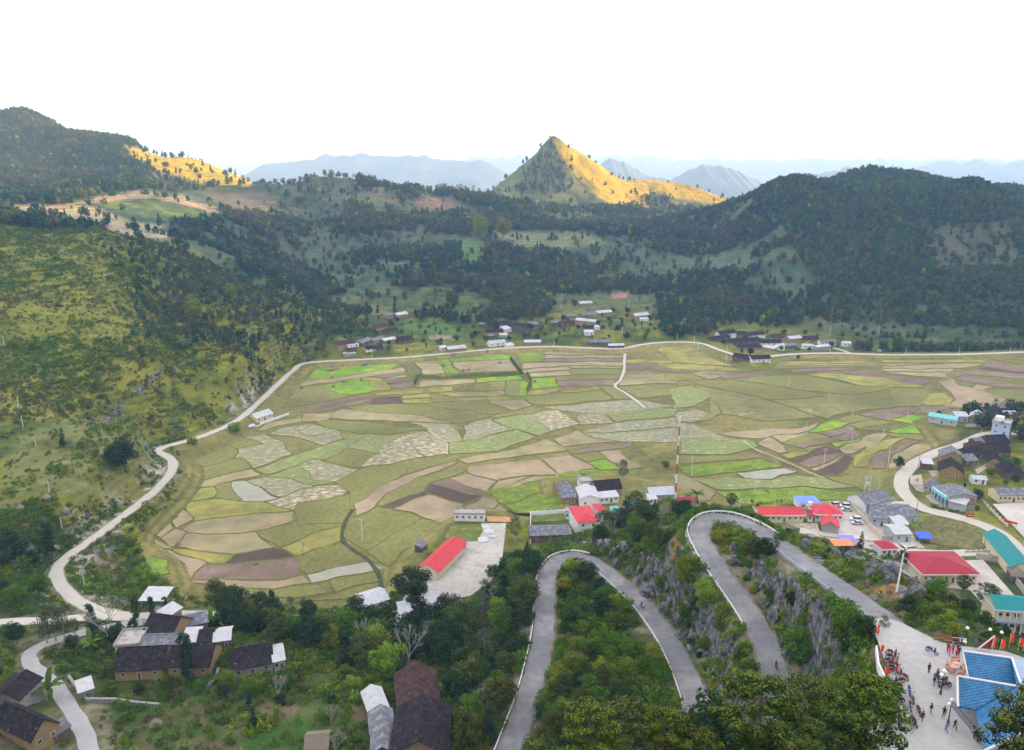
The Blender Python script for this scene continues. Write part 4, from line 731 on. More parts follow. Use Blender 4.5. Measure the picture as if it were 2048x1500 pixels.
PAL = {'dark': ((.009,.032,.008), (.028,.068,.012)), 'mid': ((.034,.092,.006), (.085,.165,.008)), 'lime': ((.10,.18,.010), (.20,.28,.014)), 'yel': ((.11,.14,.010), (.21,.22,.014)),
       'olive': ((.044,.070,.010), (.095,.110,.014)), 'grey': ((.045,.070,.040), (.090,.105,.062)), 'blue': ((.006,.030,.018), (.018,.054,.026)), 'sage': ((.060,.075,.018), (.115,.115,.028)), 'fdark': ((.012,.046,.016), (.038,.092,.026)), 'fblue': ((.010,.046,.028), (.028,.080,.044)), 'rust': ((.13,.10,.03), (.22,.15,.045))}
PROTO = {}
def add_proto(kind, crown, trunk, height): PROTO.setdefault(kind, []).append((crown, trunk, height))
def mk_broad(kind, pal, seed, n=2600, s=.42, R0=2.9, z0=2.6, z1=7.2, rl=1.25, nl=15, h=8.0, r0=.22, lean=0, trunk_h=5.5, bark=None):
    c, r = blob_lobes(seed, nl, R0, z0, z1, rl); V, Fq, col = leaves(c, r, n, s, seed, *PAL[pal])
    add_proto(kind, mesh_np(kind+'_crown', V, Fq, col, leaf_m), trunk_mesh(kind+'_trunk', c[::2], trunk_h, r0, bark or bark_m, lean, seed), h)
for i, p in enumerate(['dark', 'mid', 'dark', 'olive']): mk_broad('broadleaf_tree', p, 100+i, lean=.03*(i-1))
for i, p in enumerate(['lime', 'yel']): mk_broad('bright_tree', p, 120+i, n=2200, R0=2.6)
for i, p in enumerate(['grey', 'olive']): mk_broad('feathery_tree', p, 130+i, n=1300, s=.30, R0=2.3, nl=22, rl=.8, z0=3.2, z1=9, h=9.5, trunk_h=8, bark=pale_bark)
for i, p in enumerate(['dark', 'mid', 'mid', 'mid']): mk_broad('bush', p, 140+i, n=1300, s=.26, R0=1.35, z0=.5, z1=2.1, rl=.72, nl=10, h=2.7, r0=.08, trunk_h=1.4)
for i, p in enumerate(['lime', 'yel']): mk_broad('bright_bush', p, 150+i, n=1200, s=.26, R0=1.3, z0=.5, z1=2.0, rl=.7, nl=10, h=2.6, r0=.08, trunk_h=1.4)
for i in range(3):   # pines with rounded needle tufts
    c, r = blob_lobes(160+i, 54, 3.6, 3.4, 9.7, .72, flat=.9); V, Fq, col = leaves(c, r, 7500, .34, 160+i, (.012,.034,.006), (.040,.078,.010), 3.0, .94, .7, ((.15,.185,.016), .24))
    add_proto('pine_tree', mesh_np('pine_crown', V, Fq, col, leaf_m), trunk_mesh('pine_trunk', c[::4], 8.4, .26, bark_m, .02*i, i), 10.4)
for i, p in enumerate(['blue', 'dark']):
    c, r = blob_lobes(170+i, 26, 1.7, 1.0, 9.5, 1.0, cone=.75); V, Fq, col = leaves(c, r, 2600, .34, 170+i, *PAL[p], 2.2, .85, -.2)
    add_proto('conifer_tree', mesh_np('conifer_crown', V, Fq, col, leaf_m), trunk_mesh('conifer_trunk', [], 8, .16, bark_m, 0, i), 10.2)
for i, p in enumerate(['dark', 'blue']):
    g_ = random.Random(i); c = []; r = []
    for k in range(20):
        z = 2+k*.42; c.append((g_.uniform(-.9, .9), g_.uniform(-.9, .9), z)); r.append((.85, .85, .7))
    V, Fq, col = leaves(c, r, 2600, .34, 180+i, *PAL[p]); add_proto('slender_tree', mesh_np('slender_crown', V, Fq, col, leaf_m), trunk_mesh('slender_trunk', c[::3], 9.5, .2, bark_m, 0, i), 11)
def bare(seed, h=7.0, depth=5):
    g = random.Random(seed); V = []; Fc = []
    def rec(p, d, l, r, n):
        q = p+d*l; tube(V, Fc, p, q, r, r*.65, 4)
        if n == 0: return
        for _ in range(3 if n > 1 else 4):
            nd = (d+Vector((g.uniform(-1, 1), g.uniform(-1, 1), g.uniform(-.2, .7)))*.62).normalized(); rec(q, nd, l*g.uniform(.6, .82), r*.6, n-1)
    rec(Vector((0, 0, -.5)), Vector((g.uniform(-.1, .1), g.uniform(-.1, .1), 1)).normalized(), h*.33, .13, depth)
    me = bpy.data.meshes.new('bare_branches'); me.from_pydata(V, [], Fc); me.materials.append(pale_bark); return me
for i in range(2): add_proto('bare_tree', None, bare(200+i), 7.2)
def banana(seed, pal):
    g = random.Random(seed); V = []; Fc = []; cols = []
    for k in range(13):
        a = k*2.4+g.random(); el = g.uniform(.35, 1.2); L_ = g.uniform(2.0, 2.9); w = .36; base = Vector((.1*math.cos(a), .1*math.sin(a), 1.7)); pr = None; m = g.random()
        cc = [PAL[pal][0][q]*(1-m)+PAL[pal][1][q]*m for q in range(3)]
        for j in range(6):
            t = j/5; hor = L_*t*math.cos(el*(1-.45*t)); ver = L_*t*math.sin(el)*1.0-1.5*t*t*math.cos(el); c = base+Vector((hor*math.cos(a), hor*math.sin(a), ver)); ww = w*math.sin(math.pi*(.1+.85*t))
            s_ = Vector((-math.sin(a), math.cos(a), 0))*ww; i0 = len(V); V += [tuple(c-s_+Vector((0, 0, .08))), tuple(c), tuple(c+s_+Vector((0, 0, .08)))]; cols += [cc]*3
            if j: Fc += [(i0-3, i0-2, i0+1, i0), (i0-2, i0-1, i0+2, i0+1)]
    return mesh_np('banana_leaves', V, Fc, np.array(cols), leaf_m)
def stem(h, r, m=None):
    V = []; Fc = []; tube(V, Fc, (0, 0, -.4), (0, 0, h), r, r*.7, 7); me = bpy.data.meshes.new('stem'); me.from_pydata(V, [], Fc); me.materials.append(m or mat('banana_stalk', (.13,.15,.05))); return me
for i in range(2): add_proto('banana_plant', banana(220+i, 'mid'), stem(1.9, .16), 3.6)

EX = []   # exclusion discs (x, y, r) filled by buildings before scattering
def put_tree(kind, x, y, h, label, group=None, var=None, cat='tree', z=None):
    pr = PROTO[kind]; cm, tm, ph = pr[(random.randrange(len(pr)) if var is None else var) % len(pr)]
    root = bpy.data.objects.new(kind, None); COL.objects.link(root); zz = float(hz(x, y)) if z is None else z
    root.location = (x, y, zz-.1); s = h/ph; root.scale = (s*random.uniform(.88, 1.14), s*random.uniform(.88, 1.14), s); root.rotation_euler = (0, 0, random.uniform(0, 6.28))
    root['label'] = label; root['category'] = cat
    if group: root['group'] = group
    if cm is not None: link('crown', cm, root)
    if tm is not None: link('trunk' if cm is not None else 'branches', tm, root)
    return root
def T(kind, u, v, top, label, var=None, cat='tree', group=None, hs=1.0):
    p = G(u, v); h = (v-top)/ppm(u, v, p)*hs; return put_tree(kind, p.x, p.y, max(.8, h), label, group, var, cat)
def blocked(x, y, pad=0):
    for (ex, ey, er) in EX:
        if (x-ex)**2+(y-ey)**2 < (er+pad)**2: return True
    return False
RDL = [(k, np.array(ROADS[k][1][::2])) for k in ROADS]
def rdist(x, y):
    d = np.full(np.shape(x), 1e9)
    for k, p in RDL: dd, _ = seg_dist(x, y, [tuple(q) for q in p]); d = np.minimum(d, dd)
    return d
def scatter_region(px, spacing, seed=0, zr=(60, 460), rpad=4.6, margin=260):
    """Poisson-like points in plan whose projection falls inside the pixel outline"""
    us = [p[0] for p in px]; vs_ = [p[1] for p in px]; g = np.random.default_rng(seed)
    P = [G(u, v) for u, v in px if v > 400]; x0 = min(p.x for p in P)-30; x1 = max(p.x for p in P)+30; y0 = min(p.y for p in P)-30; y1 = max(p.y for p in P)+30
    n = int((x1-x0)*(y1-y0)/(spacing**2)*3); n = min(n, 60000); x = g.uniform(x0, x1, n); y = g.uniform(y0, y1, n); z = hz(x, y); u, v, zc = proj(x, y, z)
    ok = in_poly(u, v, px) & (zc > zr[0]) & (zc < zr[1]); x, y = x[ok], y[ok]
    ok = rdist(x, y) > rpad; x, y = x[ok], y[ok]; cell = {}; out = []
    for a, b in zip(x, y):
        i, j = int(a//spacing), int(b//spacing); hit = False
        for ii in (i-1, i, i+1):
            for jj in (j-1, j, j+1):
                for (c, d) in cell.get((ii, jj), ()):
                    if (a-c)**2+(b-d)**2 < spacing*spacing: hit = True; break
        if hit or blocked(a, b, 1.5): continue
        cell.setdefault((i, j), []).append((a, b)); out.append((float(a), float(b)))
    return out

def stuff(name, label, cat, P, S, K, protos, seed=0):
    """one countless mass: instances on a cloud of points"""
    g = np.random.default_rng(seed); n = len(P)
    col = bpy.data.collections.new(name+'_kinds')
    for i, me in enumerate(protos): col.objects.link(bpy.data.objects.new('%s_kind_%02d' % (name, i), me))
    me = bpy.data.meshes.new(name); me.vertices.add(n); me.vertices.foreach_set('co', np.asarray(P, np.float32).ravel())
    a = me.attributes.new('sc', 'FLOAT_VECTOR', 'POINT'); S = np.asarray(S, np.float32); w = S*g.uniform(.85, 1.2, n); a.data.foreach_set('vector', np.c_[w, w, S].astype(np.float32).ravel())
    a = me.attributes.new('ro', 'FLOAT_VECTOR', 'POINT'); a.data.foreach_set('vector', np.c_[np.zeros(n), np.zeros(n), g.uniform(0, 6.28, n)].astype(np.float32).ravel())
    a = me.attributes.new('ki', 'INT', 'POINT'); a.data.foreach_set('value', np.asarray(K, np.int32))
    ng = bpy.data.node_groups.new(name, 'GeometryNodeTree'); ng.interface.new_socket('Geometry', in_out='INPUT', socket_type='NodeSocketGeometry'); ng.interface.new_socket('Geometry', in_out='OUTPUT', socket_type='NodeSocketGeometry')
    N = ng.nodes.new; K_ = ng.links.new; gi = N('NodeGroupInput'); go = N('NodeGroupOutput'); ip = N('GeometryNodeInstanceOnPoints'); ci = N('GeometryNodeCollectionInfo')
    ci.inputs['Collection'].default_value = col; ci.inputs['Separate Children'].default_value = True; ci.inputs['Reset Children'].default_value = True
    K_(gi.outputs[0], ip.inputs['Points']); K_(ci.outputs[0], ip.inputs['Instance']); ip.inputs['Pick Instance'].default_value = True
    def at(nm, ty):
        q = N('GeometryNodeInputNamedAttribute'); q.data_type = ty; q.inputs['Name'].default_value = nm; return q.outputs['Attribute']
    K_(at('ki', 'INT'), ip.inputs['Instance Index']); K_(at('ro', 'FLOAT_VECTOR'), ip.inputs['Rotation']); K_(at('sc', 'FLOAT_VECTOR'), ip.inputs['Scale']); K_(ip.outputs[0], go.inputs[0])
    o = link(name, me, kind='stuff', label=label, category=cat); md = o.modifiers.new('scatter', 'NODES'); md.node_group = ng
    return o
def lowtree(seed, pal, n=150, s=1.15, R0=2.0, z0=2.0, z1=6.6, rl=1.3, nl=8, cone=0, trunk=True):
    c, r = blob_lobes(seed, nl, R0, z0, z1, rl, cone=cone); V, Fq, col = leaves(c, r, n, s, seed, *PAL[pal], 1.25)
    if trunk:
        TV = []; TF = []; tube(TV, TF, (0, 0, -1), (0, 0, z1*.6), .16, .1, 4); k = len(V); V = np.r_[V, np.array(TV)]; Fq = np.r_[Fq, np.array(TF)+k]; col = np.r_[col, np.tile((.16,.13,.10), (len(TV), 1))]
    return mesh_np('low_tree', V, Fq, col, leaf_m)
# ---------------------------------------------------------------- building kit
def roofmat(n, col, wave=True, **k): k.setdefault('spec', .12); return mat(n, col, k.pop('rough', .6), var=k.pop('var', .10), scale=.8, wave=(k.pop('ws', 1.1), 0, .10, 0) if wave else None, **k)
RM = {'white': roofmat('white_tin', (.41,.41,.43), col2=(.36,.34,.32), c2lo=.5, c2hi=.68, c2scale=.5), 'pale': roofmat('pale_tin', (.38,.39,.43), col2=(.25,.25,.27), c2lo=.5, c2hi=.7, c2scale=.4),
 'grey': roofmat('grey_tin', (.115,.12,.145), col2=(.23,.225,.23), c2lo=.48, c2hi=.62, c2scale=.7), 'dark': roofmat('dark_tile', (.022,.018,.021), False, rough=.95, var=.5, col2=(.16,.14,.13), c2lo=.60, c2hi=.70, c2scale=1.7, bump=.8, bscale=4),
 'brown': roofmat('brown_tile', (.070,.036,.030), False, rough=.95, var=.3, col2=(.03,.022,.022), c2lo=.45, c2hi=.6, c2scale=.7, bump=.5, bscale=3), 'red': roofmat('red_tin', (.50,.045,.055), rough=.5, col2=(.38,.04,.05), c2lo=.5, c2hi=.7, c2scale=.3),
 'deepred': roofmat('deep_red_tin', (.30,.02,.035), rough=.5), 'teal': roofmat('teal_tin', (.015,.19,.20), rough=.5), 'lightteal': roofmat('light_teal_tin', (.14,.42,.42), rough=.5), 'blue': roofmat('blue_tin', (.16,.25,.62), rough=.5),
 'rust': roofmat('rusty_tin', (.16,.075,.05), col2=(.28,.22,.2), c2lo=.5, c2hi=.65, c2scale=.4), 'concrete': mat('raw_concrete', (.33,.31,.28), .9, var=.15, col2=(.22,.17,.13), c2lo=.5, c2hi=.65, c2scale=.5),
 'straw': mat('straw_thatch', (.20,.165,.13), .95, var=.25, scale=3, bump=.8, bscale=9), 'bluetarp': mat('blue_tarp', (.03,.09,.60), .55, var=.15, scale=1.5, bump=.6, bscale=2), 'purpletarp': mat('purple_tarp', (.20,.19,.62), .55, var=.2, scale=1.2, bump=.6, bscale=2), 'orangetarp': mat('orange_tarp', (.75,.20,.07), .6, var=.1)}
WM = {'mud': mat('ochre_mud_wall', (.27,.185,.09), .95, var=.12, col2=(.30,.19,.09), c2lo=.5, c2hi=.7, c2scale=.7), 'white': mat('whitewashed_wall', (.66,.65,.63), .9, var=.06, col2=(.50,.48,.45), c2lo=.56, c2hi=.75, c2scale=.5), 'cream': mat('cream_wall', (.62,.53,.34), .9, var=.06, col2=(.5,.43,.29), c2lo=.58, c2hi=.75, c2scale=.5),
 'grey': mat('grey_block_wall', (.30,.29,.28), .9, var=.12), 'wood': mat('dark_timber_wall', (.12,.085,.065), .9, var=.2, wave=(2, 0, .2, 1)), 'tin': mat('tin_wall', (.38,.41,.45), .6, var=.12, wave=(1.3, 0, .1, 0)), 'bluewhite': mat('pale_blue_wall', (.42,.50,.66), .9, var=.05), 'stone': mat('stone_wall', (.26,.25,.24), .95, var=.3, scale=2.5, bump=.7, bscale=5),
 'cyan': mat('cyan_paint', (.25,.55,.58), .8, var=.06)}
glass = mat('dark_window_glass', (.025,.028,.035), .25, var=.0, spec=.5); framem = mat('window_frame_paint', (.55,.53,.48), .7, var=.04); doorm = mat('door_wood', (.13,.07,.04), .7, var=.15); greend = mat('blue_green_door', (.07,.13,.15), .6, var=.1)
trim_w = mat('white_trim', (.70,.69,.67), .8, var=.04)
class MB:
    def __init__(s): s.V = []; s.F = []; s.M = []
    def poly(s, pts, mi=0): i = len(s.V); s.V += [tuple(p) for p in pts]; s.F.append(tuple(range(i, i+len(pts)))); s.M.append(mi)
    def box(s, x0, y0, z0, x1, y1, z1, mi=0):
        i = len(s.V); s.V += [(x0,y0,z0),(x1,y0,z0),(x1,y1,z0),(x0,y1,z0),(x0,y0,z1),(x1,y0,z1),(x1,y1,z1),(x0,y1,z1)]
        for f in ((0,3,2,1),(4,5,6,7),(0,1,5,4),(1,2,6,5),(2,3,7,6),(3,0,4,7)): s.F.append(tuple(i+k for k in f)); s.M.append(mi)
    def slab(s, pts, th, mi=0):
        n = len(pts); i = len(s.V); P = [Vector(p) for p in pts]; s.V += [tuple(p) for p in P]+[tuple(p-Vector((0, 0, th))) for p in P]
        s.F.append(tuple(range(i, i+n))); s.F.append(tuple(range(i+2*n-1, i+n-1, -1))); s.M += [mi, mi]
        for k in range(n): s.F.append((i+k, i+n+k, i+n+(k+1) % n, i+(k+1) % n)); s.M.append(mi)
    def tube(s, p0, p1, r0, r1=None, n=8, mi=0):
        k = len(s.F); tube(s.V, s.F, p0, p1, r0, r1 if r1 is not None else r0, n); m = len(s.V); s.F.append(tuple(range(m-n, m))); s.F.append(tuple(range(m-n-1, m-2*n-1, -1))); s.M += [mi]*(len(s.F)-k)
    def ball(s, c, r, mi=0, n=10, m=6, sq=(1, 1, 1)):
        i = len(s.V); c = Vector(c)
        for a in range(m+1):
            for b in range(n):
                t = math.pi*a/m; p = 2*math.pi*b/n; s.V.append((c.x+r*sq[0]*math.sin(t)*math.cos(p), c.y+r*sq[1]*math.sin(t)*math.sin(p), c.z+r*sq[2]*math.cos(t)))
        for a in range(m):
            for b in range(n): s.F.append((i+a*n+b, i+a*n+(b+1) % n, i+(a+1)*n+(b+1) % n, i+(a+1)*n+b)); s.M.append(mi)
    def build(s, name, mats, parent=None, **k):
        me = bpy.data.meshes.new(name); me.from_pydata(s.V, [], s.F); 
        for m in (mats if isinstance(mats, (list, tuple)) else [mats]): me.materials.append(m)
        me.polygons.foreach_set('material_index', s.M); me.validate(); me.update(); return link(name, me, parent, **k)
def empty(name, loc, rz=0, label=None, cat=None, group=None):
    o = bpy.data.objects.new(name, None); COL.objects.link(o); o.location = loc; o.rotation_euler = (0, 0, rz)
    if label: o['label'] = label
    if cat: o['category'] = cat
    if group: o['group'] = group
    return o
def openings(root, w, d, wh, nw, door, storeys=1, dm=doorm, big=1.0, side=True, z0=0):
    sh = wh/storeys
    for s_ in range(storeys):
        n = nw+(1 if door and s_ == 0 else 0)
        for i in range(n):
            x = (i+.5)/n*w; isd = door and s_ == 0 and i == n//2; zb = z0+s_*sh; b = MB()
            if isd: b.box(x-.55*big, -.06, zb+.02, x+.55*big, .02, zb+2.15, 0); b.box(x-.43*big, -.075, zb+.05, x+.43*big, -.05, zb+2.05, 1); b.build('door', [framem, dm], root)
            else: b.box(x-.5*big, -.06, zb+sh*.38, x+.5*big, .02, zb+sh*.38+1.15, 0); b.box(x-.40*big, -.075, zb+sh*.38+.1, x-.03, -.05, zb+sh*.38+1.05, 1); b.box(x+.03, -.075, zb+sh*.38+.1, x+.40*big, -.05, zb+sh*.38+1.05, 1); b.build('window', [framem, glass], root)
def house(V_, x0, y0, x1, y1, d, wh, rh, rt, rm, wm, nw, label, name='house', z=None, door=True, storeys=1, oh=.5, width=None, cat='house', trim=None, dm=doorm, big=1.0, backx=False):
    u0, v0, u1, v1 = V_[0]+x0/V_[2], V_[1]+y0/V_[2], V_[0]+x1/V_[2], V_[1]+y1/V_[2]
    a = Vector(PZ(u0, v0, z)) if z is not None else G(u0, v0); b = Vector(PZ(u1, v1, z)) if z is not None else G(u1, v1)
    zz = max(a.z, b.z)+.05 if z is None else z; t = b-a; t.z = 0; w = width or t.length; t.normalize(); rz = math.atan2(t.y, t.x)
    root = empty(name, (a.x, a.y, zz), rz, label, cat); c = a+t*w/2+Vector((-t.y, t.x, 0))*d/2; EX.append((c.x, c.y, .5*max(w, d)))
    if max(w, d) > 1.6*min(w, d):
        for k in (-.3, .3):
            q = c+(t*w if w > d else Vector((-t.y, t.x, 0))*d)*k; EX.append((q.x, q.y, .55*min(w, d)+1))
    R_ = RM[rm]; W_ = WM[wm]; B = MB()
    if rt != 'canopy':
        B.box(0, 0, -2.5, w, d, wh)
        if rt == 'gable': 
            for x in (0.0, w): B.poly([(x, 0, wh), (x, d, wh), (x, d/2, wh+rh-.06)])
        if rt == 'gableF':
            for y in (0.0, d): B.poly([(0, y, wh), (w, y, wh), (w/2, y, wh+rh-.06)])
        if rt == 'shed':
            for x in (0.0, w): B.poly([(x, 0, wh), (x, d, wh), (x, d, wh+rh-.06)])
            B.poly([(0, d, wh), (w, d, wh), (w, d, wh+rh-.06), (0, d, wh+rh-.06)])
        B.build('wall', W_, root)
    else:
        for px in np.linspace(.2, w-.2, max(2, int(w/3)+1)):
            for py in (.2, d-.2): p = MB(); p.tube((px, py, -1), (px, py, wh), .07, n=5); p.build('post', mat('grey_post', (.3,.3,.3), .6), root)
    Q = MB(); T_ = .10; e = oh; ex = .35
    if rt in ('gable',):
        ov = e*rh/(d/2); Q.slab([(-ex, -e, wh-ov+T_), (w+ex, -e, wh-ov+T_), (w+ex, d/2, wh+rh+T_), (-ex, d/2, wh+rh+T_)], T_); Q.slab([(-ex, d/2, wh+rh+T_+.002), (w+ex, d/2, wh+rh+T_+.002), (w+ex, d+e, wh-ov+T_), (-ex, d+e, wh-ov+T_)], T_)
    elif rt == 'gableF':
        ov = e*rh/(w/2); Q.slab([(-e, -ex, wh-ov+T_), (w/2, -ex, wh+rh+T_), (w/2, d+ex, wh+rh+T_), (-e, d+ex, wh-ov+T_)], T_); Q.slab([(w/2, -ex, wh+rh+T_+.002), (w+e, -ex, wh-ov+T_), (w+e, d+ex, wh-ov+T_), (w/2, d+ex, wh+rh+T_+.002)], T_)
    elif rt in ('shed', 'canopy'): Q.slab([(-ex, -e, wh-e*rh/d+T_), (w+ex, -e, wh-e*rh/d+T_), (w+ex, d+e, wh+rh*(1+e/d)+T_), (-ex, d+e, wh+rh*(1+e/d)+T_)], T_)
    elif rt == 'hip':
        i = min(d, w)/2; f = .0; A_, B_, C_, D_ = (-e, -e, wh), (w+e, -e, wh), (w+e, d+e, wh), (-e, d+e, wh)
        if w >= d: r1, r2 = (i, d/2, wh+rh), (w-i, d/2, wh+rh); Q.poly([A_, B_, r2, r1]); Q.poly([B_, C_, r2]); Q.poly([C_, D_, r1, r2]); Q.poly([D_, A_, r1])
        else: r1, r2 = (w/2, i, wh+rh), (w/2, d-i, wh+rh); Q.poly([A_, B_, r1]); Q.poly([B_, C_, r2, r1]); Q.poly([C_, D_, r2]); Q.poly([D_, A_, r1, r2])
        Q.poly([D_, C_, B_, A_])
    elif rt == 'flat':
        Q.box(-.25, -.25, wh+.004, w+.25, d+.25, wh+.16)
        for q in ((-.25, -.25, w+.25, -.05), (-.25, d+.05, w+.25, d+.25), (-.25, -.045, -.05, d+.045), (w+.05, -.045, w+.25, d+.045)): Q.box(q[0], q[1], wh+.163, q[2], q[3], wh+.163+max(rh, .3))
    Q.build('roof', R_, root)
    if rt in ('gable', 'gableF') and rm in ('dark', 'brown', 'red', 'deepred', 'grey'):
        c2 = MB()
        if rt == 'gable': c2.box(-ex-.02, d/2-.16, wh+rh+.06, w+ex+.02, d/2+.16, wh+rh+.19)
        else: c2.box(w/2-.16, -ex-.02, wh+rh+.06, w/2+.16, d+ex+.02, wh+rh+.19)
        c2.build('ridge_cap', R_, root)
    if trim:
        b = MB(); b.box(-oh-.05, -oh-.08, wh-.45, w+oh+.05, -oh-.01, wh+.02); b.box(-oh-.08, -oh-.01, wh-.45, -oh-.01, d+oh, wh+.02); b.box(w+oh+.01, -oh-.01, wh-.45, w+oh+.08, d+oh, wh+.02); b.build('fascia', trim, root)
    if rt != 'canopy' and nw+(1 if door else 0) > 0: openings(root, w, d, wh, nw, door, storeys, dm, big)
    return root, w, d
def HS(V_, txt, **kw):
    for ln in txt.strip().split('\n'):
        f = [q.strip() for q in ln.split('|')]; x = [float(q) for q in f[0].split()]; g = f[1].split()
        house(V_, *x, float(g[0]), float(g[1]), float(g[2]), g[3], g[4], g[5], int(g[6]), f[2], name=(f[3] if len(f) > 3 and f[3] else kw.get('name', 'house')), door=int(g[6]) > 0, **{k: v for k, v in kw.items() if k != 'name'}, **({'cat': f[4]} if len(f) > 4 else {}))
VH, V7, V8, V5, V6, V4 = (1100, 580, 3.303), (0, 1100, 3.657), (500, 1100, 3.657), (1060, 900, 4.655), (1480, 960, 3.606), (1748, 790, 5.557)
# far village, left cluster
HS(VG, """
665 222 735 218 |6 2.5 1.6 gable grey mud 2| small grey roofed mud house, left of the pair above the green plot
765 220 850 208 |6 2.5 1.6 gable white mud 2| pale tin roofed mud house, right of the pair above the green plot
600 322 690 303 |7 2.6 1.8 gable brown mud 2| brown tiled house on the bank left of the green plot
680 350 775 335 |6 2.2 1.6 gable dark wood 1| low dark timber house below the brown tiled one
300 500 440 440 |7 2.8 2.0 gable brown mud 3| long brown roofed mud house at the left end of the far village
385 470 465 445 |5 2.2 1.0 shed white white 1| small white tin lean-to beside the long brown roof | shed
370 505 440 492 |5 2.0 1.2 gable brown wood 1| little brown hut below the white lean-to
345 530 440 514 |4 1.8 .7 shed white grey 0| low white roofed pen beside the far road at left | shed
485 445 565 415 |6 2.4 1.6 gable grey wood 1| grey roofed hut with blue sheeting beside the long brown house
578 425 660 415 |6 2.5 1.5 gable grey mud 1| grey roofed house in the middle of the left cluster
664 424 757 418 |6 2.6 1.3 gable white mud 2| white roofed house between grey and black roofs in the left cluster
768 424 892 414 |7 2.6 2.0 gable dark wood 2| wide black roofed house at the right of the left cluster
520 495 600 480 |6 2.2 1.6 gable dark white 1| black roofed white walled hut beside the far road
590 482 655 470 |5 2.2 1.6 gable dark wood 0| black roofed shed touching the white walled hut | shed
1168 497 1310 482 |7 3.0 1.7 gable pale mud 3| pale tin roofed ochre house alone beside the far road
1112 482 1162 476 |5 2.4 .8 shed white white 1| white annex shed left of the lone ochre house | shed
1410 292 1452 288 |5 2.2 1.2 gable grey wood 0| tiny blue-grey roofed hut at the left edge of the middle cluster | hut
1530 300 1668 290 |7 2.8 2.0 gable dark wood 3| long black roofed house at the back of the middle cluster
1570 312 1632 306 |4 2.0 .6 shed white white 1| white canopy in front of the long black roof | shed
1612 338 1668 326 |5 2.8 1.0 shed white white 0| tall white shed beside the dark houses | shed
1678 322 1790 314 |7 2.8 1.9 gable dark wood 2| black roofed timber house right of the tall white shed
1800 298 1872 292 |6 2.6 1.5 gable grey wood 1| blue-grey roofed house behind the middle cluster
1462 358 1600 350 |7 2.6 2.0 gable dark mud 2| black roofed mud house in front of the middle cluster
1456 384 1532 378 |5 2.0 1.0 gable grey wood 1| low grey hut below the black roofed mud house
1570 376 1632 372 |4 1.9 .7 shed white grey 0| small white roofed pen below the middle cluster | shed
1495 450 1620 432 |6 2.4 1.7 gable pale white 2| pale grey roofed white house beside the road below the middle cluster
1640 456 1688 446 |4 1.8 .8 shed white white 0| small white shed beside the road next to the pale grey roof | shed
1768 436 1896 434 |6 2.6 1.3 gable white mud 3| white roofed house with reddish wall standing alone by the far road
""")
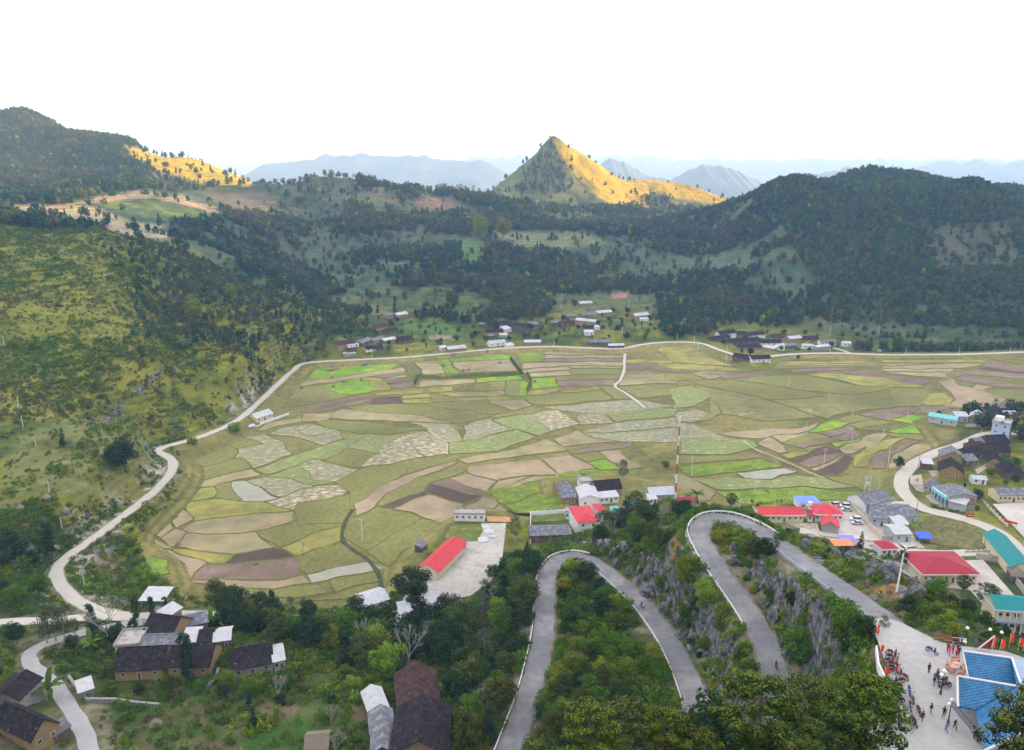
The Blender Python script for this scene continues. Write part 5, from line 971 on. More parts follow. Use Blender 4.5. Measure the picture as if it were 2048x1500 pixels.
HS(VH, """
196 108 280 108 |6 2.8 1.5 gable pale mud 3| topmost mud house of the village, highest up the slope
98 192 178 192 |6 2.6 1.6 gable grey mud 3| blue-grey roofed house left of the middle lane on the slope
216 182 304 184 |6 2.8 1.8 gable grey mud 2| dark grey roofed house joined to the white roofed one on the slope
310 172 410 173 |6 2.8 1.5 gable white mud 3| white roofed mud house joined right of the dark grey one
562 190 655 186 |6 2.6 1.8 gable pale mud 3| pale roofed mud house standing alone at the right of the slope
598 206 650 204 |3 1.9 .5 shed white white 0| small white lean-to below the lone house on the slope | shed
72 248 162 236 |6 2.6 1.9 gable brown wood 2| brown roofed house left of the long pale roof
168 234 298 232 |6 2.8 1.5 gable pale mud 3| long pale tin roof in the centre of the slope village
2 234 66 231 |6 2.4 1.5 gable grey wood 1| grey roofed house at the left of the slope village
222 270 290 267 |5 2.4 1.5 gable dark wood 1| black roofed hut behind the white block
230 300 290 299 |5 2.8 .8 shed white white 1| white block shed below the black roofed hut | shed
290 264 328 263 |4 2.2 .8 shed white white 0| small white shed at the right of the black roofed hut | shed
256 364 314 364 |6 2.6 1.7 gable grey wood 1| left blue-grey roof of the row beside the far road
320 366 403 364 |6 2.6 1.8 gable grey wood 2| right blue-grey roof of the row beside the far road
388 386 490 384 |5 2.4 1.0 gable white wood 2| white roofed open fronted house at the fork of the far road
1122 316 1230 315 |7 3.0 2.2 gable dark white 3| left half of the long black roof at the back of the right hamlet
1236 317 1300 316 |7 3.0 2.2 gable dark mud 1| middle black roof under the smoke at the back of the right hamlet
1306 321 1420 319 |7 2.6 2.0 gable dark white 2| right black roof at the back of the right hamlet
1076 342 1190 340 |6 2.2 1.6 gable dark wood 1| black roofed barn at the left end of the right hamlet | barn
1212 364 1386 364 |7 2.6 2.2 gable dark wood 3| very long black roof in the middle of the right hamlet
1392 368 1530 372 |7 2.6 2.1 gable dark white 3| black roof right of the very long one in the hamlet
1484 400 1550 396 |5 2.4 1.1 gable white white 1| white gabled shed at the right of the black roofs | shed
1244 390 1396 394 |5 1.9 1.3 gable dark mud 2| low black roofed wing below the very long roof
1402 407 1480 404 |4 1.9 .6 shed white mud 1| low white roofed stall beside the far road in the hamlet | shed
1204 472 1326 476 |7 2.4 2.0 gable dark wood 2| black roofed house at the lower left of the right hamlet
1332 484 1458 482 |7 3.2 1.9 gable dark white 3| black roofed white fronted house lowest in the right hamlet
1582 345 1662 343 |6 3.0 1.6 gable white mud 1| white roofed house with ochre gable in the right hamlet
1668 348 1774 346 |7 3.0 1.8 gable dark mud 2| black roofed house right of the white roofed ochre gable
1548 388 1630 384 |6 2.2 1.4 gable grey wood 1| dark grey hut below the white roofed ochre gable | hut
1668 392 1740 386 |5 2.2 1.1 gable pale white 1| pale roofed hut with white wall in the right hamlet | hut
1788 366 1890 364 |6 2.8 1.6 gable grey white 3| blue-grey roofed house near the right end of the hamlet
1762 398 1850 395 |3 2.4 .6 shed white grey 0| long low white shed in front of the blue-grey roof | shed
1936 374 1988 374 |5 3.0 1.2 gable white white 1| small white square house apart at the right end of the hamlet
1472 322 1558 320 |5 2.2 1.4 gable brown wood 0| brown roofed barn behind the hamlet | barn
""")
# lone house by the white road
house(VA, 1480, 480, 1575, 449, 7, 3.0, 1.9, 'gable', 'white', 'cream', 2, 'lone cream house with white tin roof beside the white road', z=1.4)
house(VA, 1536, 452, 1572, 440, 2.2, 2.4, .4, 'shed', 'white', 'white', 0, 'white porch box on the corner of the lone cream house', name='annex', z=1.42, door=False)
house(VA, 1386, 490, 1424, 470, 3, 2.0, .6, 'shed', 'pale', 'grey', 0, 'little grey lean-to behind the lone cream house', name='shed', z=1.6, door=False, cat='shed')
house(VA, 1440, 515, 1474, 506, 2.4, 1.3, .3, 'shed', 'white', 'stone', 0, 'tiny white roofed tank hut below the lone cream house', name='hut', z=1.0, door=False, cat='hut')
# lower left settlement
HS(V7, """
1032 438 1205 438 |6 3.2 .8 canopy white white 0| white tin canopy on posts beside the road junction | canopy | canopy
1050 672 1262 702 |9 3.0 3.0 gable dark mud 1| big black tiled house with ochre gable, uppermost of the settlement
1380 605 1525 600 |6 2.2 1.3 gable grey wood 0| grey roofed barn right of the uppermost tiled house | barn | barn
1175 520 1240 530 |4 2.0 .7 shed white grey 0| small white shed behind the uppermost tiled house | shed | shed
848 785 1022 772 |7 3.2 .5 flat concrete grey 3| unfinished flat roofed concrete house with open frame
1036 768 1290 756 |5 3.0 1.3 gable grey grey 2| long grey roof between concrete house and tall tree
1340 742 1450 734 |5 2.8 .8 shed white wood 0| white roof panel shed behind the tall narrow tree | shed | shed
1456 742 1560 734 |6 3.0 1.4 gable dark wood 1| black roof between two white sheds in the middle row
1572 738 1690 722 |6 3.0 1.2 gable white wood 1| white roofed shed at the right end of the middle row | shed | shed
848 960 1196 940 |9 3.2 3.2 gable dark mud 2| long black tiled house with ochre wall, left of the front row
1236 930 1540 926 |9 3.2 2.8 gable dark mud 2| black tiled house with white flecks, right of the front row
1700 952 2000 892 |9 3.0 2.8 gable dark stone 2| long black tiled house with blue sheet at its corner
2008 892 2086 874 |7 3.2 1.6 gable white grey 1| white roofed block at the end of the long tiled house
250 1490 452 1404 |13 3.4 3.0 gableF dark mud 1| large black tiled house with ochre gable in the bottom left corner
150 1170 330 1095 |7 2.8 1.8 gable dark stone 0| dark barn roof behind the bottom left house | barn | barn
400 1420 520 1372 |3.4 2.2 1.0 gable grey wood 0| small grey shed leaning on the bottom left house | shed | shed
585 1092 690 1078 |4 1.9 .5 shed white stone 0| small white roofed pigsty beside the lane wall | shed | shed
1480 870 1560 862 |4 2.4 .8 shed grey wood 0| dark lean-to between the front row and long house | shed | shed
""")
HS(V8, """
1092 1262 1392 1252 |13 3.4 3.0 gableF brown stone 1| large rust streaked tiled roof, rear one of the bottom pair
1030 1600 1440 1590 |14 3.4 3.2 gableF dark mud 1| large black tiled roof, front one of the bottom pair
884 1272 1016 1256 |8 2.8 1.2 gableF white wood 0| white tin roofed shed left of the big tiled roofs | shed | shed
892 1418 1052 1404 |7 2.6 1.3 gableF grey wood 0| patched blue-grey tin shed, upper of two, left of the tiled roofs | shed | shed
896 1560 1046 1552 |7 2.6 1.3 gableF grey wood 0| patched blue-grey tin shed, lower of two, at the bottom edge | shed | shed
848 470 1018 455 |8 3.0 1.4 gable white tin 0| white tin shed at the near edge of the paddies | shed | shed
1100 510 1400 470 |5 2.4 .6 shed pale white 1| long low pale roof half hidden beneath the yard | shed | shed
940 605 1140 604 |5 2.6 .8 shed white white 1| white flat shed behind the dark feathery tree | shed | shed
410 1530 570 1515 |5 2.4 1.4 gable straw wood 0| grey thatched hut cut off by the bottom edge | hut | hut
""")
# school yard group
house(VB, 688, 1362, 790, 1384, 23, 3.4, 1.9, 'gableF', 'red', 'cream', 0, 'long red roofed hall with cream gable beside the concrete yard', name='hall', z=2.6, oh=.9, door=True, cat='hall', dm=RM['bluetarp'])
house(VB, 890, 1042, 1064, 1046, 4.5, 3.0, .5, 'flat', 'concrete', 'white', 5, 'white flat roofed wash house with parapet at the field edge', name='wash_house', z=2.6, door=False)
house(VB, 888, 1222, 944, 1226, 4, 2.2, .5, 'shed', 'grey', 'wood', 1, 'small grey roofed kiosk beside the long red roof', name='kiosk', z=2.6, cat='kiosk')
house(VB, 700, 1225, 735, 1200, 3, 2.0, .5, 'shed', 'grey', 'wood', 0, 'grey lean-to behind the long red roofed hall', name='shed', z=2.6, door=False, cat='shed')
house(VB, 1328, 1170, 1562, 1162, 8, 3.2, 1.4, 'gable', 'grey', 'wood', 2, 'grey roofed open shed with purple-blue tarpaulin front', name='workshop', z=2.6, cat='workshop')
house(V5, 446, 815, 632, 800, 14, 6.4, 2.0, 'hip', 'red', 'white', 2, 'two storey white house with bright red hip roof', z=2.6, storeys=2)
house(V5, 640, 700, 700, 690, 6, 6.2, 1.2, 'hip', 'red', 'white', 0, 'red roofed side wing of the white two storey house', name='annex', z=2.6, door=False)
house(V5, 330, 645, 424, 650, 5, 3.2, .4, 'flat', 'concrete', 'white', 2, 'white flat roofed annex left of the red hip roof', name='annex', z=2.6)
HS(V5, """
292 505 430 496 |8 3.2 1.8 gable grey mud 1| ochre walled house with curved grey roof behind the red roof
262 420 380 404 |6 2.8 1.5 gable grey mud 0| grey roofed barn behind the ochre walled house | barn | barn
470 545 640 540 |12 4.6 1.4 gableF white white 1| wide white tin roofed building behind the red hip roof
645 502 822 484 |4 2.8 .7 shed white white 3| white roofed low front wing with three small windows | annex
620 440 852 418 |8 3.4 2.6 gable dark mud 2| black tiled house behind the white front wing
472 368 575 360 |6 3.4 .5 flat concrete white 2| small white unfinished house behind the tin roof
1118 478 1350 466 |8 3.0 1.6 gable pale grey 2| pale grey roofed house beside the tall mast
960 590 1060 580 |5 2.4 .5 shed teal white 0| teal roofed shed hidden behind the broad pine | shed | shed
780 655 845 650 |5 3.0 .5 shed lightteal white 0| light teal canopy right of the red hip roof | shed | shed
1110 510 1180 505 |4 2.6 .5 shed white white 1| white shed in front of the pale grey roof | shed | shed
1385 520 1530 520 |4 2.2 .7 gable deepred grey 0| low dark red roof behind the spur trees | shed | shed
""", z=2.7)
# town
Z6 = 4.66
house(V6, 140, 305, 455, 305, 7.5, 3.3, 1.6, 'gable', 'red', 'cream', 7, 'long cream block with red roof at the left of the town', name='school_block', z=Z6, cat='block', dm=greend, trim=trim_w)
house(V6, 540, 298, 735, 302, 9, 3.3, 1.9, 'hip', 'red', 'white', 5, 'white office with red hip roof facing the parked cars', name='office', z=Z6, cat='office', trim=trim_w)
house(V6, 590, 372, 706, 388, 7, 2.8, 1.7, 'gableF', 'red', 'concrete' if False else 'grey', 0, 'small red gabled shelter in the office yard', name='shelter', z=Z6, door=False, cat='shelter')
house(V6, 488, 300, 545, 302, 6, 2.6, .8, 'gable', 'deepred', 'white', 1, 'low dark red roof between the long block and the office', name='annex', z=Z6)
house(V6, 428, 215, 575, 214, 7, 3.0, 1.3, 'hip', 'blue', 'white', 2, 'small house with pale blue hip roof behind the office', z=Z6)
house(V6, 940, 322, 1100, 345, 13, 3.4, 2.6, 'gable', 'grey', 'tin', 2, 'sprawling grey tin barn, left part with patched roof', name='barn', z=Z6, cat='barn')
house(V6, 1102, 345, 1284, 300, 11, 3.2, 1.8, 'gable', 'grey', 'tin', 1, 'grey tin barn, right part beside the gravel road', name='barn', z=Z6, cat='barn')
house(V6, 905, 238, 1090, 200, 10, 3.6, 2.6, 'gable', 'grey', 'white', 1, 'rear grey roof of the sprawling tin barn', name='barn', z=Z6, cat='barn')
house(V6, 1112, 378, 1206, 378, 9, 3.6, .7, 'gable', 'white', 'tin', 0, 'white roofed square tin shed behind the wind turbine', name='shed', z=Z6, door=False, cat='shed')
house(V6, 1108, 448, 1230, 446, 8, 3.4, .8, 'gable', 'white', 'tin', 1, 'lower white tin shed next to the turbine blades', name='shed', z=Z6, cat='shed')
house(V6, 1018, 550, 1128, 546, 6, 3.0, 1.1, 'hip', 'deepred', 'white', 2, 'tiny white gatehouse with red hip roof', name='gatehouse', z=Z6, trim=trim_w)
house(V6, 1312, 745, 1702, 745, 15, 3.8, 2.2, 'hip', 'deepred', 'cream', 7, 'large cream building with wide red hip roof', name='assembly_hall', z=Z6, cat='hall', oh=.8, trim=trim_w)
house(V6, 1945, 700, 2110, 716, 26, 4.0, 2.0, 'gableF', 'teal', 'cream', 2, 'long teal and pale roofed barn right of the concrete yard', name='market_hall', z=Z6, cat='barn')
house(V6, 1960, 740, 2056, 752, 6, 2.6, 1.8, 'hip', 'straw', 'wood', 0, 'thatched stall at the end of the teal barn', name='stall', z=Z6, door=False, cat='stall')
SCH = house(V6, 1822, 1080, 2190, 1112, 9, 7.2, 1.9, 'gable', 'teal', 'cream', 6, 'two storey school with teal roof below the plaza', name='school', z=Z6, storeys=2, trim=trim_w, big=1.5)
for i in range(9):
    b = MB(); x = .15+i*(SCH[1]-.3)/8; b.box(x-.14, -1.25, -1, x+.14, -1.0, 6.75); b.build('pillar', trim_w, SCH[0])
b = MB(); b.box(-.1, -1.3, 3.45, SCH[1]+.1, -.003, 3.65); b.box(-.1, -1.3, 3.653, SCH[1]+.1, -1.22, 4.35); b.build('balcony', WM['bluewhite'], SCH[0])
house(V6, 725, 478, 830, 478, 3.5, 2.2, .3, 'canopy', 'purpletarp', 'white', 0, 'stall under a violet tarpaulin beside the street', name='stall', z=Z6, door=False, cat='stall')
house(V6, 680, 510, 812, 508, 3.5, 2.2, .3, 'canopy', 'orangetarp', 'white', 0, 'stall under an orange tarpaulin above the rocky rim', name='stall', z=Z6, door=False, cat='stall')
house(V6, 1290, 458, 1382, 460, 4, 2.3, .3, 'canopy', 'bluetarp', 'white', 0, 'stall under a bright blue tarpaulin at the olive field', name='stall', z=Z6, door=False, cat='stall')
# right village
HS(V4, """
596 296 905 350 |8 3.6 1.0 gable lightteal tin 2| long tin shed with faded teal roof at the field edge | shed | shed
905 296 1040 300 |9 3.4 1.2 gable pale tin 1| pale tin shed behind the faded teal roof | shed | shed
1050 300 1190 322 |9 3.6 2.0 gableF pale mud 1| ochre gabled house with pale roof above the rubble
1250 272 1430 262 |9 3.4 2.4 gable dark wood 1| black roofed house behind the pale ochre gable
1452 272 1590 272 |7 3.0 1.2 gable pale tin 0| pale tin shed right of the tall pale blue house | shed | shed
1530 215 1700 215 |8 3.0 2.4 gable dark wood 1| wide black roof at the right border behind the village
1370 190 1465 190 |6 2.6 1.2 gable grey wood 0| small blue-grey roof behind the village | shed | shed
740 745 1000 775 |9 3.2 3.0 gableF grey mud 1| large weathered grey roofed house with pale gable beside the road
715 905 985 945 |11 3.2 3.2 gableF dark mud 1| large black roofed house with ochre gable in the village
536 815 650 825 |5 2.6 .6 shed white wood 0| white roofed shelter beside the gravel road curve | shed | shed
1012 790 1140 782 |7 2.8 1.8 gable grey wood 1| grey roofed lean-to behind the black ochre gable
1040 740 1240 700 |8 3.0 2.4 gable dark wood 1| black roof behind the large grey house
1100 650 1236 640 |7 2.8 2.0 gable brown wood 1| reddish brown roof in the middle of the village
1132 590 1220 586 |6 2.8 1.6 gable grey wood 0| small blue-grey roof behind the reddish brown one | shed | shed
1296 600 1500 590 |9 3.2 2.6 gable dark wood 2| wide blue-black roof just below the tall pale house
1292 690 1510 690 |9 3.2 2.6 gable dark wood 2| second blue-black roof below the tall pale house
1250 812 1410 838 |9 3.2 2.6 gableF dark mud 1| black roofed house with pale gable and mossy slope
1450 930 1660 940 |10 3.2 3.0 hip dark wood 0| dark domed roof under the trees at the right border
1090 985 1246 998 |5 2.4 .9 gable pale white 1| low pale shed under the village trees | shed | shed
550 1065 650 1088 |8 3.0 1.6 gableF grey grey 1| grey roofed shed left of the turquoise shop | shed | shed
902 1258 1120 1276 |8 2.6 1.4 gable rust grey 0| rusty roofed shed right of the turquoise shop | shed | shed
1376 1190 1720 1198 |8 3.4 1.7 gable grey cream 6| cream schoolhouse with dark roof and row of doors at the right border | schoolhouse
""", z=3.5)
r_, w_, d_ = house(V4, 660, 1125, 818, 1240, 12, 4.6, 1.3, 'gable', 'grey', 'grey', 0, 'turquoise fronted shop with open bays beside the gravel road', name='shop', z=3.6, door=False, cat='shop')
for i in range(5):
    b = MB(); x = .15+i*(w_-.3)/4; b.box(x-.16, -1.35, -1, x+.16, -1.05, 4.4); b.build('pillar', WM['cyan'], r_)
b = MB(); b.box(-.1, -1.36, 3.2, w_+.1, -.003, 4.5); b.build('balcony', WM['cyan'], r_)
for i in range(4):
    b = MB(); x = .6+i*(w_-.3)/4; b.box(x, -.05, 0.02, x+(w_/4-1.1), .04, 2.8); b.build('shutter', [RM['bluetarp'] if i == 1 else glass], r_)
r_, w_, d_ = house(V4, 1285, 495, 1474, 530, 8, 9.6, .9, 'flat', 'white', 'bluewhite', 2, 'tall pale blue three storey house above the village', z=3.6, storeys=3)
b = MB(); b.box(.5, d_*.45, 9.8, w_*.55, d_-.3, 12.0); b.build('stair_hut', WM['white'], r_)
r_, w_, d_ = house(V4, 822, 1250, 1000, 1298, 5, 3.2, .6, 'shed', 'white', 'tin', 0, 'white tin wall with pink painted lettering beside the gravel road', name='shed', z=3.6, door=False, cat='shed')
bpink = MB(); pk_m = mat('pink_paint', (.75,.12,.40), .8)
g_ = random.Random(3); x = .8
while x < w_*.6:
    ww = g_.uniform(.25, .5); bpink.box(x, -.03, 1.4, x+.08, -.004, 2.3); bpink.box(x+.082, -.028, g_.choice((1.4, 1.8, 2.2)), x+ww, -.004, g_.choice((2.0, 2.3))*.0+ (1.52 if g_.random() < .5 else 1.92) if False else 2.3); x += ww+.16
bpink.build('lettering', pk_m, r_)
# ---------------------------------------------------------------- plaza building with blue tiled roofs
tile = bpy.data.materials.new('blue_roof_tile'); tile.use_nodes = True; nt = tile.node_tree
tcn = nt.nodes.new('ShaderNodeTexCoord'); bt = nt.nodes.new('ShaderNodeTexBrick'); bt.inputs['Scale'].default_value = 1.0; bt.inputs['Color1'].default_value = (.006,.13,.31,1); bt.inputs['Color2'].default_value = (.014,.20,.43,1); bt.inputs['Mortar'].default_value = (.004,.055,.14,1)
bt.inputs['Mortar Size'].default_value = .045; bt.inputs['Brick Width'].default_value = .30; bt.inputs['Row Height'].default_value = .27; bt.offset = 0.0; nt.links.new(tcn.outputs['Object'], bt.inputs['Vector'])
nn_ = nt.nodes.new('ShaderNodeTexNoise'); nn_.inputs['Scale'].default_value = .9; nn_.inputs['Detail'].default_value = 5; nt.links.new(tcn.outputs['Object'], nn_.inputs['Vector']); mr_ = nt.nodes.new('ShaderNodeMapRange'); mr_.inputs['From Min'].default_value = .3; mr_.inputs['From Max'].default_value = .7; mr_.inputs['To Min'].default_value = .72; mr_.inputs['To Max'].default_value = 1.25; nt.links.new(nn_.outputs['Fac'], mr_.inputs['Value'])
vm_ = nt.nodes.new('ShaderNodeVectorMath'); vm_.operation = 'SCALE'; nt.links.new(bt.outputs['Color'], vm_.inputs[0]); nt.links.new(mr_.outputs[0], vm_.inputs['Scale']); nt.links.new(vm_.outputs[0], nt.nodes['Principled BSDF'].inputs['Base Color']); nt.nodes['Principled BSDF'].inputs['Roughness'].default_value = .55
ridge_w = mat('white_ridge_plaster', (.60,.60,.62), .8, var=.08, col2=(.42,.40,.40), c2lo=.55, c2hi=.7, c2scale=1.0)
redm = mat('red_lacquer', (.30,.03,.02), .6, var=.1)
def P72(u, v, h): return Vector(PZ(u, v, 72.0+h))
pav = empty('pavilion', P72(1960, 1400, 0), 0, 'pavilion with bright blue tiled gable roofs and white ridges on the plaza', 'pavilion'); O_ = Vector(pav.location)
def rel(u, v, h): return P72(u, v, h)-O_
# eaves 4 m and ridges 6.5 m above the paving; corners traced from the photograph
A1, A2, A3, A4 = rel(1926, 1302, 6.4), rel(2024, 1316, 6.4), rel(2042, 1375, 4.2), rel(1938, 1360, 4.2)
rB0, rB1 = rel(1915, 1352, 6.6), rel(2032, 1372, 6.6)       # porch ridge
p = MB(); p.slab([A1, A4, A3, A2], .22); p.build('roof', [tile], pav)
p = MB(); p.slab([rel(2024, 1317, 6.38), rel(2070, 1450, 6.38), rel(2230, 1440, 3.9), rel(2160, 1330, 3.9)], .22); p.build('roof', [mat('grey_blue_roof', (.25,.33,.45), .6, var=.08)], pav)
p = MB(); p.slab([rB0, rel(1916, 1412, 4.3), rel(1952, 1418, 4.3), rB1], .22); p.build('porch_roof', [tile], pav)
p = MB(); p.slab([rel(2024, 1320, 6.2), rel(2068, 1452, 6.2), rel(1968, 1500, 3.9), rel(1950, 1416, 4.1), rel(2034, 1374, 5.95)], .22); p.build('roof', [tile], pav)
def bar(root, a, b, w, name, m):
    q = MB(); q.tube(a, b, w, w, 6); q.build(name, m, root)
for a, b in ((A1, A2), (rel(2024, 1316, 6.5), rel(2072, 1455, 6.5)), (rB0, rB1), (rB0, rel(1916, 1413, 4.4)), (A1, rel(1938, 1361, 4.3)), (rel(1968, 1502, 4.0), rel(2070, 1455, 6.3))): bar(pav, a, b, .15 if (a, b) != (A1, rel(1938, 1361, 4.3)) else .08, 'roof_ridge', ridge_w)
for (u, v) in ((1948, 1372), (1936, 1420), (1962, 1424), (1985, 1480), (1930, 1390)): b0 = rel(u, v, 0); bar(pav, b0, b0+Vector((0, 0, 4.0)), .22, 'column', redm)
w0 = rel(1965, 1425, 0); q = MB(); wp = [rel(u, v, 3.7) for u, v in ((1956, 1366), (1990, 1460), (2130, 1430), (2100, 1345))]; q.slab(wp, 3.65); q.build('wall', WM['cream'], pav)
q = MB(); q.box(w0.x-2.8, w0.y-5.2, .01, w0.x-.003, w0.y+1.5, .30); q.box(w0.x-3.4, w0.y-5.8, .005, w0.x-2.803, w0.y+1.8, .15); q.build('step', mat('dark_stone_step', (.14,.14,.17), .8), pav)
q = MB(); q.box(w0.x-.07, w0.y-4, .32, w0.x-.003, w0.y-1.5, 2.7); q.build('door', doorm, pav)
# ---------------------------------------------------------------- people
skin = mat('skin', (.36,.20,.13), .7, var=.05); hairm = mat('black_hair', (.012,.010,.010), .5, var=.1)
def cloth(n, c): return mat('cloth_'+n, c, .9, var=.12, scale=6)
CL = {'black': cloth('black', (.015,.014,.018)), 'navy': cloth('navy', (.02,.03,.08)), 'red': cloth('red', (.50,.02,.03)), 'pink': cloth('pink', (.75,.06,.28)), 'maroon': cloth('maroon', (.16,.02,.03)), 'blue': cloth('blue', (.08,.22,.45)), 'grey': cloth('grey', (.22,.22,.24)), 'white': cloth('white', (.6,.6,.6)), 'denim': cloth('denim', (.05,.08,.16)), 'brown': cloth('brown', (.12,.07,.05)), 'lime': cloth('lime', (.45,.75,.08)), 'purple': cloth('purple', (.14,.08,.25))}
def person_mesh(pose, top, bot):
    """one skinned body; pose gives joint offsets"""
    st = {'stand': (.06, -.06, .0), 'walk': (.30, -.26, .15), 'sit': (0, 0, 0)}[pose]
    P = {}; E = []; Rr = {}
    def j(n, p, r, par=None):
        P[n] = p; Rr[n] = r
        if par: E.append((par, n))
    sit = pose == 'sit'; hz_ = .72 if sit else .93
    j('pel', (0, 0, hz_), .15); j('wst', (0, -.01, hz_+.14), .12, 'pel'); j('chs', (0, -.02, hz_+.34), .165, 'wst'); j('nck', (0, 0, hz_+.50), .06, 'chs'); j('hd1', (0, .02, hz_+.60), .085, 'nck'); j('hd2', (0, .025, hz_+.70), .098, 'hd1'); j('hd3', (0, .01, hz_+.77), .07, 'hd2')
    j('nos', (0, .115, hz_+.655), .018, 'hd2'); j('chn', (0, .075, hz_+.585), .035, 'hd1')
    for s, sy in ((1, st[0]), (-1, st[1])):
        k = 'l' if s > 0 else 'r'
        j('ear'+k, (.098*s, .01, hz_+.66), .02, 'hd2')
        j('hip'+k, (.10*s, 0, hz_-.04), .10, 'pel')
        if sit: j('kne'+k, (.20*s, .42, hz_-.02), .075, 'hip'+k); j('ank'+k, (.19*s, .40, hz_-.42), .05, 'kne'+k); j('toe'+k, (.19*s, .56, hz_-.46), .035, 'ank'+k)
        else: j('kne'+k, (.11*s, sy*.55+.04, .50), .07, 'hip'+k); j('ank'+k, (.11*s, sy*.9-.03, .09+abs(sy)*.12), .045, 'kne'+k); j('toe'+k, (.13*s, sy*.9+.14, .045+abs(sy)*.05), .035, 'ank'+k)
        j('sho'+k, (.18*s, -.01, hz_+.44), .065, 'chs')
        if sit: j('elb'+k, (.28*s, .20, hz_+.24), .045, 'sho'+k); wr = (.27*s, .46, hz_+.26)
        else: j('elb'+k, (.225*s, -sy*.35-.02, hz_+.18), .045, 'sho'+k); wr = (.20*s, -sy*.75+.08, hz_-.06)
        j('wri'+k, wr, .028, 'elb'+k); fz = 0 if sit else -1; fy = 1 if sit else .15
        pal = (wr[0], wr[1]+.05*fy, wr[2]+.06*fz); j('pal'+k, pal, .030, 'wri'+k)
        for f, (o, ln) in enumerate(((-.028, .062), (-.010, .075), (.010, .070), (.027, .055))):
            j('f%d%s' % (f, k), (pal[0]+o*.6, pal[1]+o*(1 if not sit else .2)+.035*fy, pal[2]+.035*fz+(.0 if not sit else o)), .010, 'pal'+k); j('g%d%s' % (f, k), (pal[0]+o*.5-.008*s, pal[1]+o*(1 if not sit else .2)+ln*fy+.008, pal[2]+ln*fz-.008), .008, 'f%d%s' % (f, k))
        j('t1'+k, (wr[0]-.022*s, wr[1]+.03, wr[2]+.035*fz), .011, 'wri'+k); j('t2'+k, (wr[0]-.030*s, wr[1]+.055, wr[2]+.07*fz), .009, 't1'+k)
    ns = list(P); ix = {n: i for i, n in enumerate(ns)}
    me = bpy.data.meshes.new('body'); me.from_pydata([P[n] for n in ns], [(ix[a], ix[b]) for a, b in E], [])
    o = bpy.data.objects.new('tmp', me); COL.objects.link(o); sk = o.modifiers.new('s', 'SKIN'); sv = me.skin_vertices[0].data
    for n in ns: sv[ix[n]].radius = (Rr[n], Rr[n]*(.78 if n in ('pel', 'wst', 'chs') else 1))
    sv[0].use_root = True; sb = o.modifiers.new('b', 'SUBSURF'); sb.levels = 1
    dg = bpy.context.evaluated_depsgraph_get(); m2 = bpy.data.meshes.new_from_object(o.evaluated_get(dg)); bpy.data.objects.remove(o)
    m2.materials.clear(); m2.materials.append(skin); m2.materials.append(CL[top]); m2.materials.append(CL[bot]); m2.materials.append(CL['black'])
    for pl in m2.polygons:
        c = pl.center; pl.use_smooth = True
        if c.z < (.07 if not sit else hz_-.44): pl.material_index = 3
        elif c.z < hz_+.02 and not (abs(c.x) > .17 and not sit) and not (sit and c.z > hz_+.08): pl.material_index = 2
        elif c.z < hz_+.50 and not ((c.z < hz_+.0 and abs(c.x) > .17 and not sit) or (sit and c.y > .42 and c.z > hz_+.15)): pl.material_index = 1
    return m2
def hair_mesh(hz_, m, helmet=False):
    b = MB(); b.ball((0, -.015, hz_+.715), .115 if not helmet else .135, 0, 12, 8, (1, 1.08, .95)); 
    if not helmet: b.ball((0, -.06, hz_+.64), .095, 0, 10, 6)
    me = bpy.data.meshes.new('hair'); me.from_pydata(b.V, [], b.F); me.materials.append(m)
    for pl in me.polygons: pl.use_smooth = True
    return me
HM = {False: hair_mesh(.93, hairm), True: hair_mesh(.72, hairm)}; HELM = {k: hair_mesh(.93 if not k else .72, CL[c], True) for k, c in ((False, 'white'), (True, 'navy'))}
PMC = {}
def person(u, v, z, face, pose, top, bot, label, h=1.64, hood=None, off=(0, 0, 0), helmet=False):
    key = (pose, top, bot)
    if key not in PMC: PMC[key] = person_mesh(*key)
    p = Vector(PZ(u, v, z)) if z is not None else G(u, v)
    e = empty('person', p+Vector(off), R(face), label, 'person', 'people on the plaza and road'); e.scale = (h/1.75,)*3
    link('body', PMC[key], e); s = pose == 'sit'
    if helmet: link('helmet', HELM[s], e)
    else: link('hair', HM[s], e)
    return e
Z7 = 72.02
for a in [(1857,1346,180,'stand','black','black','person in long black coat standing alone in the middle of the plaza'),(1861,1428,200,'walk','black','grey','person in black top and grey trousers walking across the plaza'),(1887,1434,150,'walk','black','black','person in black with reddish cap walking beside the lamp post'),
 (1844,1443,170,'walk','navy','brown','person in navy jacket carrying a lime bag beside the maroon scooter'),(1892,1464,30,'walk','blue','denim','person in light blue shirt at the foot of the lamp post'),(1867,1372,200,'stand','navy','grey','person in navy standing at the left of the motorbike cluster'),
 (1874,1357,100,'stand','maroon','black','person in maroon standing behind the motorbike cluster'),(1895,1304,160,'walk','maroon','black','person in dark red with long hair, left of the walking group'),(1898,1312,180,'walk','pink','pink','person in bright pink tunic in the walking group'),(1905,1306,180,'walk','red','black','person in red and black in the middle of the walking group'),
 (1914,1305,170,'walk','maroon','navy','person at the back right of the walking group'),(1912,1316,180,'walk','red','black','person in red top at the front of the walking group'),(1917,1312,170,'walk','black','black','person in black at the right edge of the walking group'),(1909,1458,220,'walk','black','black','person in dark clothes bending beside the pavilion step')]:
    person(a[0], a[1], Z7, a[2], a[3], a[4], a[5], a[6], helmet=(a[0] == 1909))
person(1922, 1289, 72.0, 200, 'stand', 'blue', 'denim', 'person in pale blue at the white bench by the rocks')
person(1950, 1296, 72.0, 160, 'stand', 'purple', 'brown', 'person in purple beside the red triangular banner frame')
person(1826, 1480-55, Z7, 90, 'stand', 'black', 'black', 'person in black standing at the edge of the pines', off=(-2.5, 0, 0))
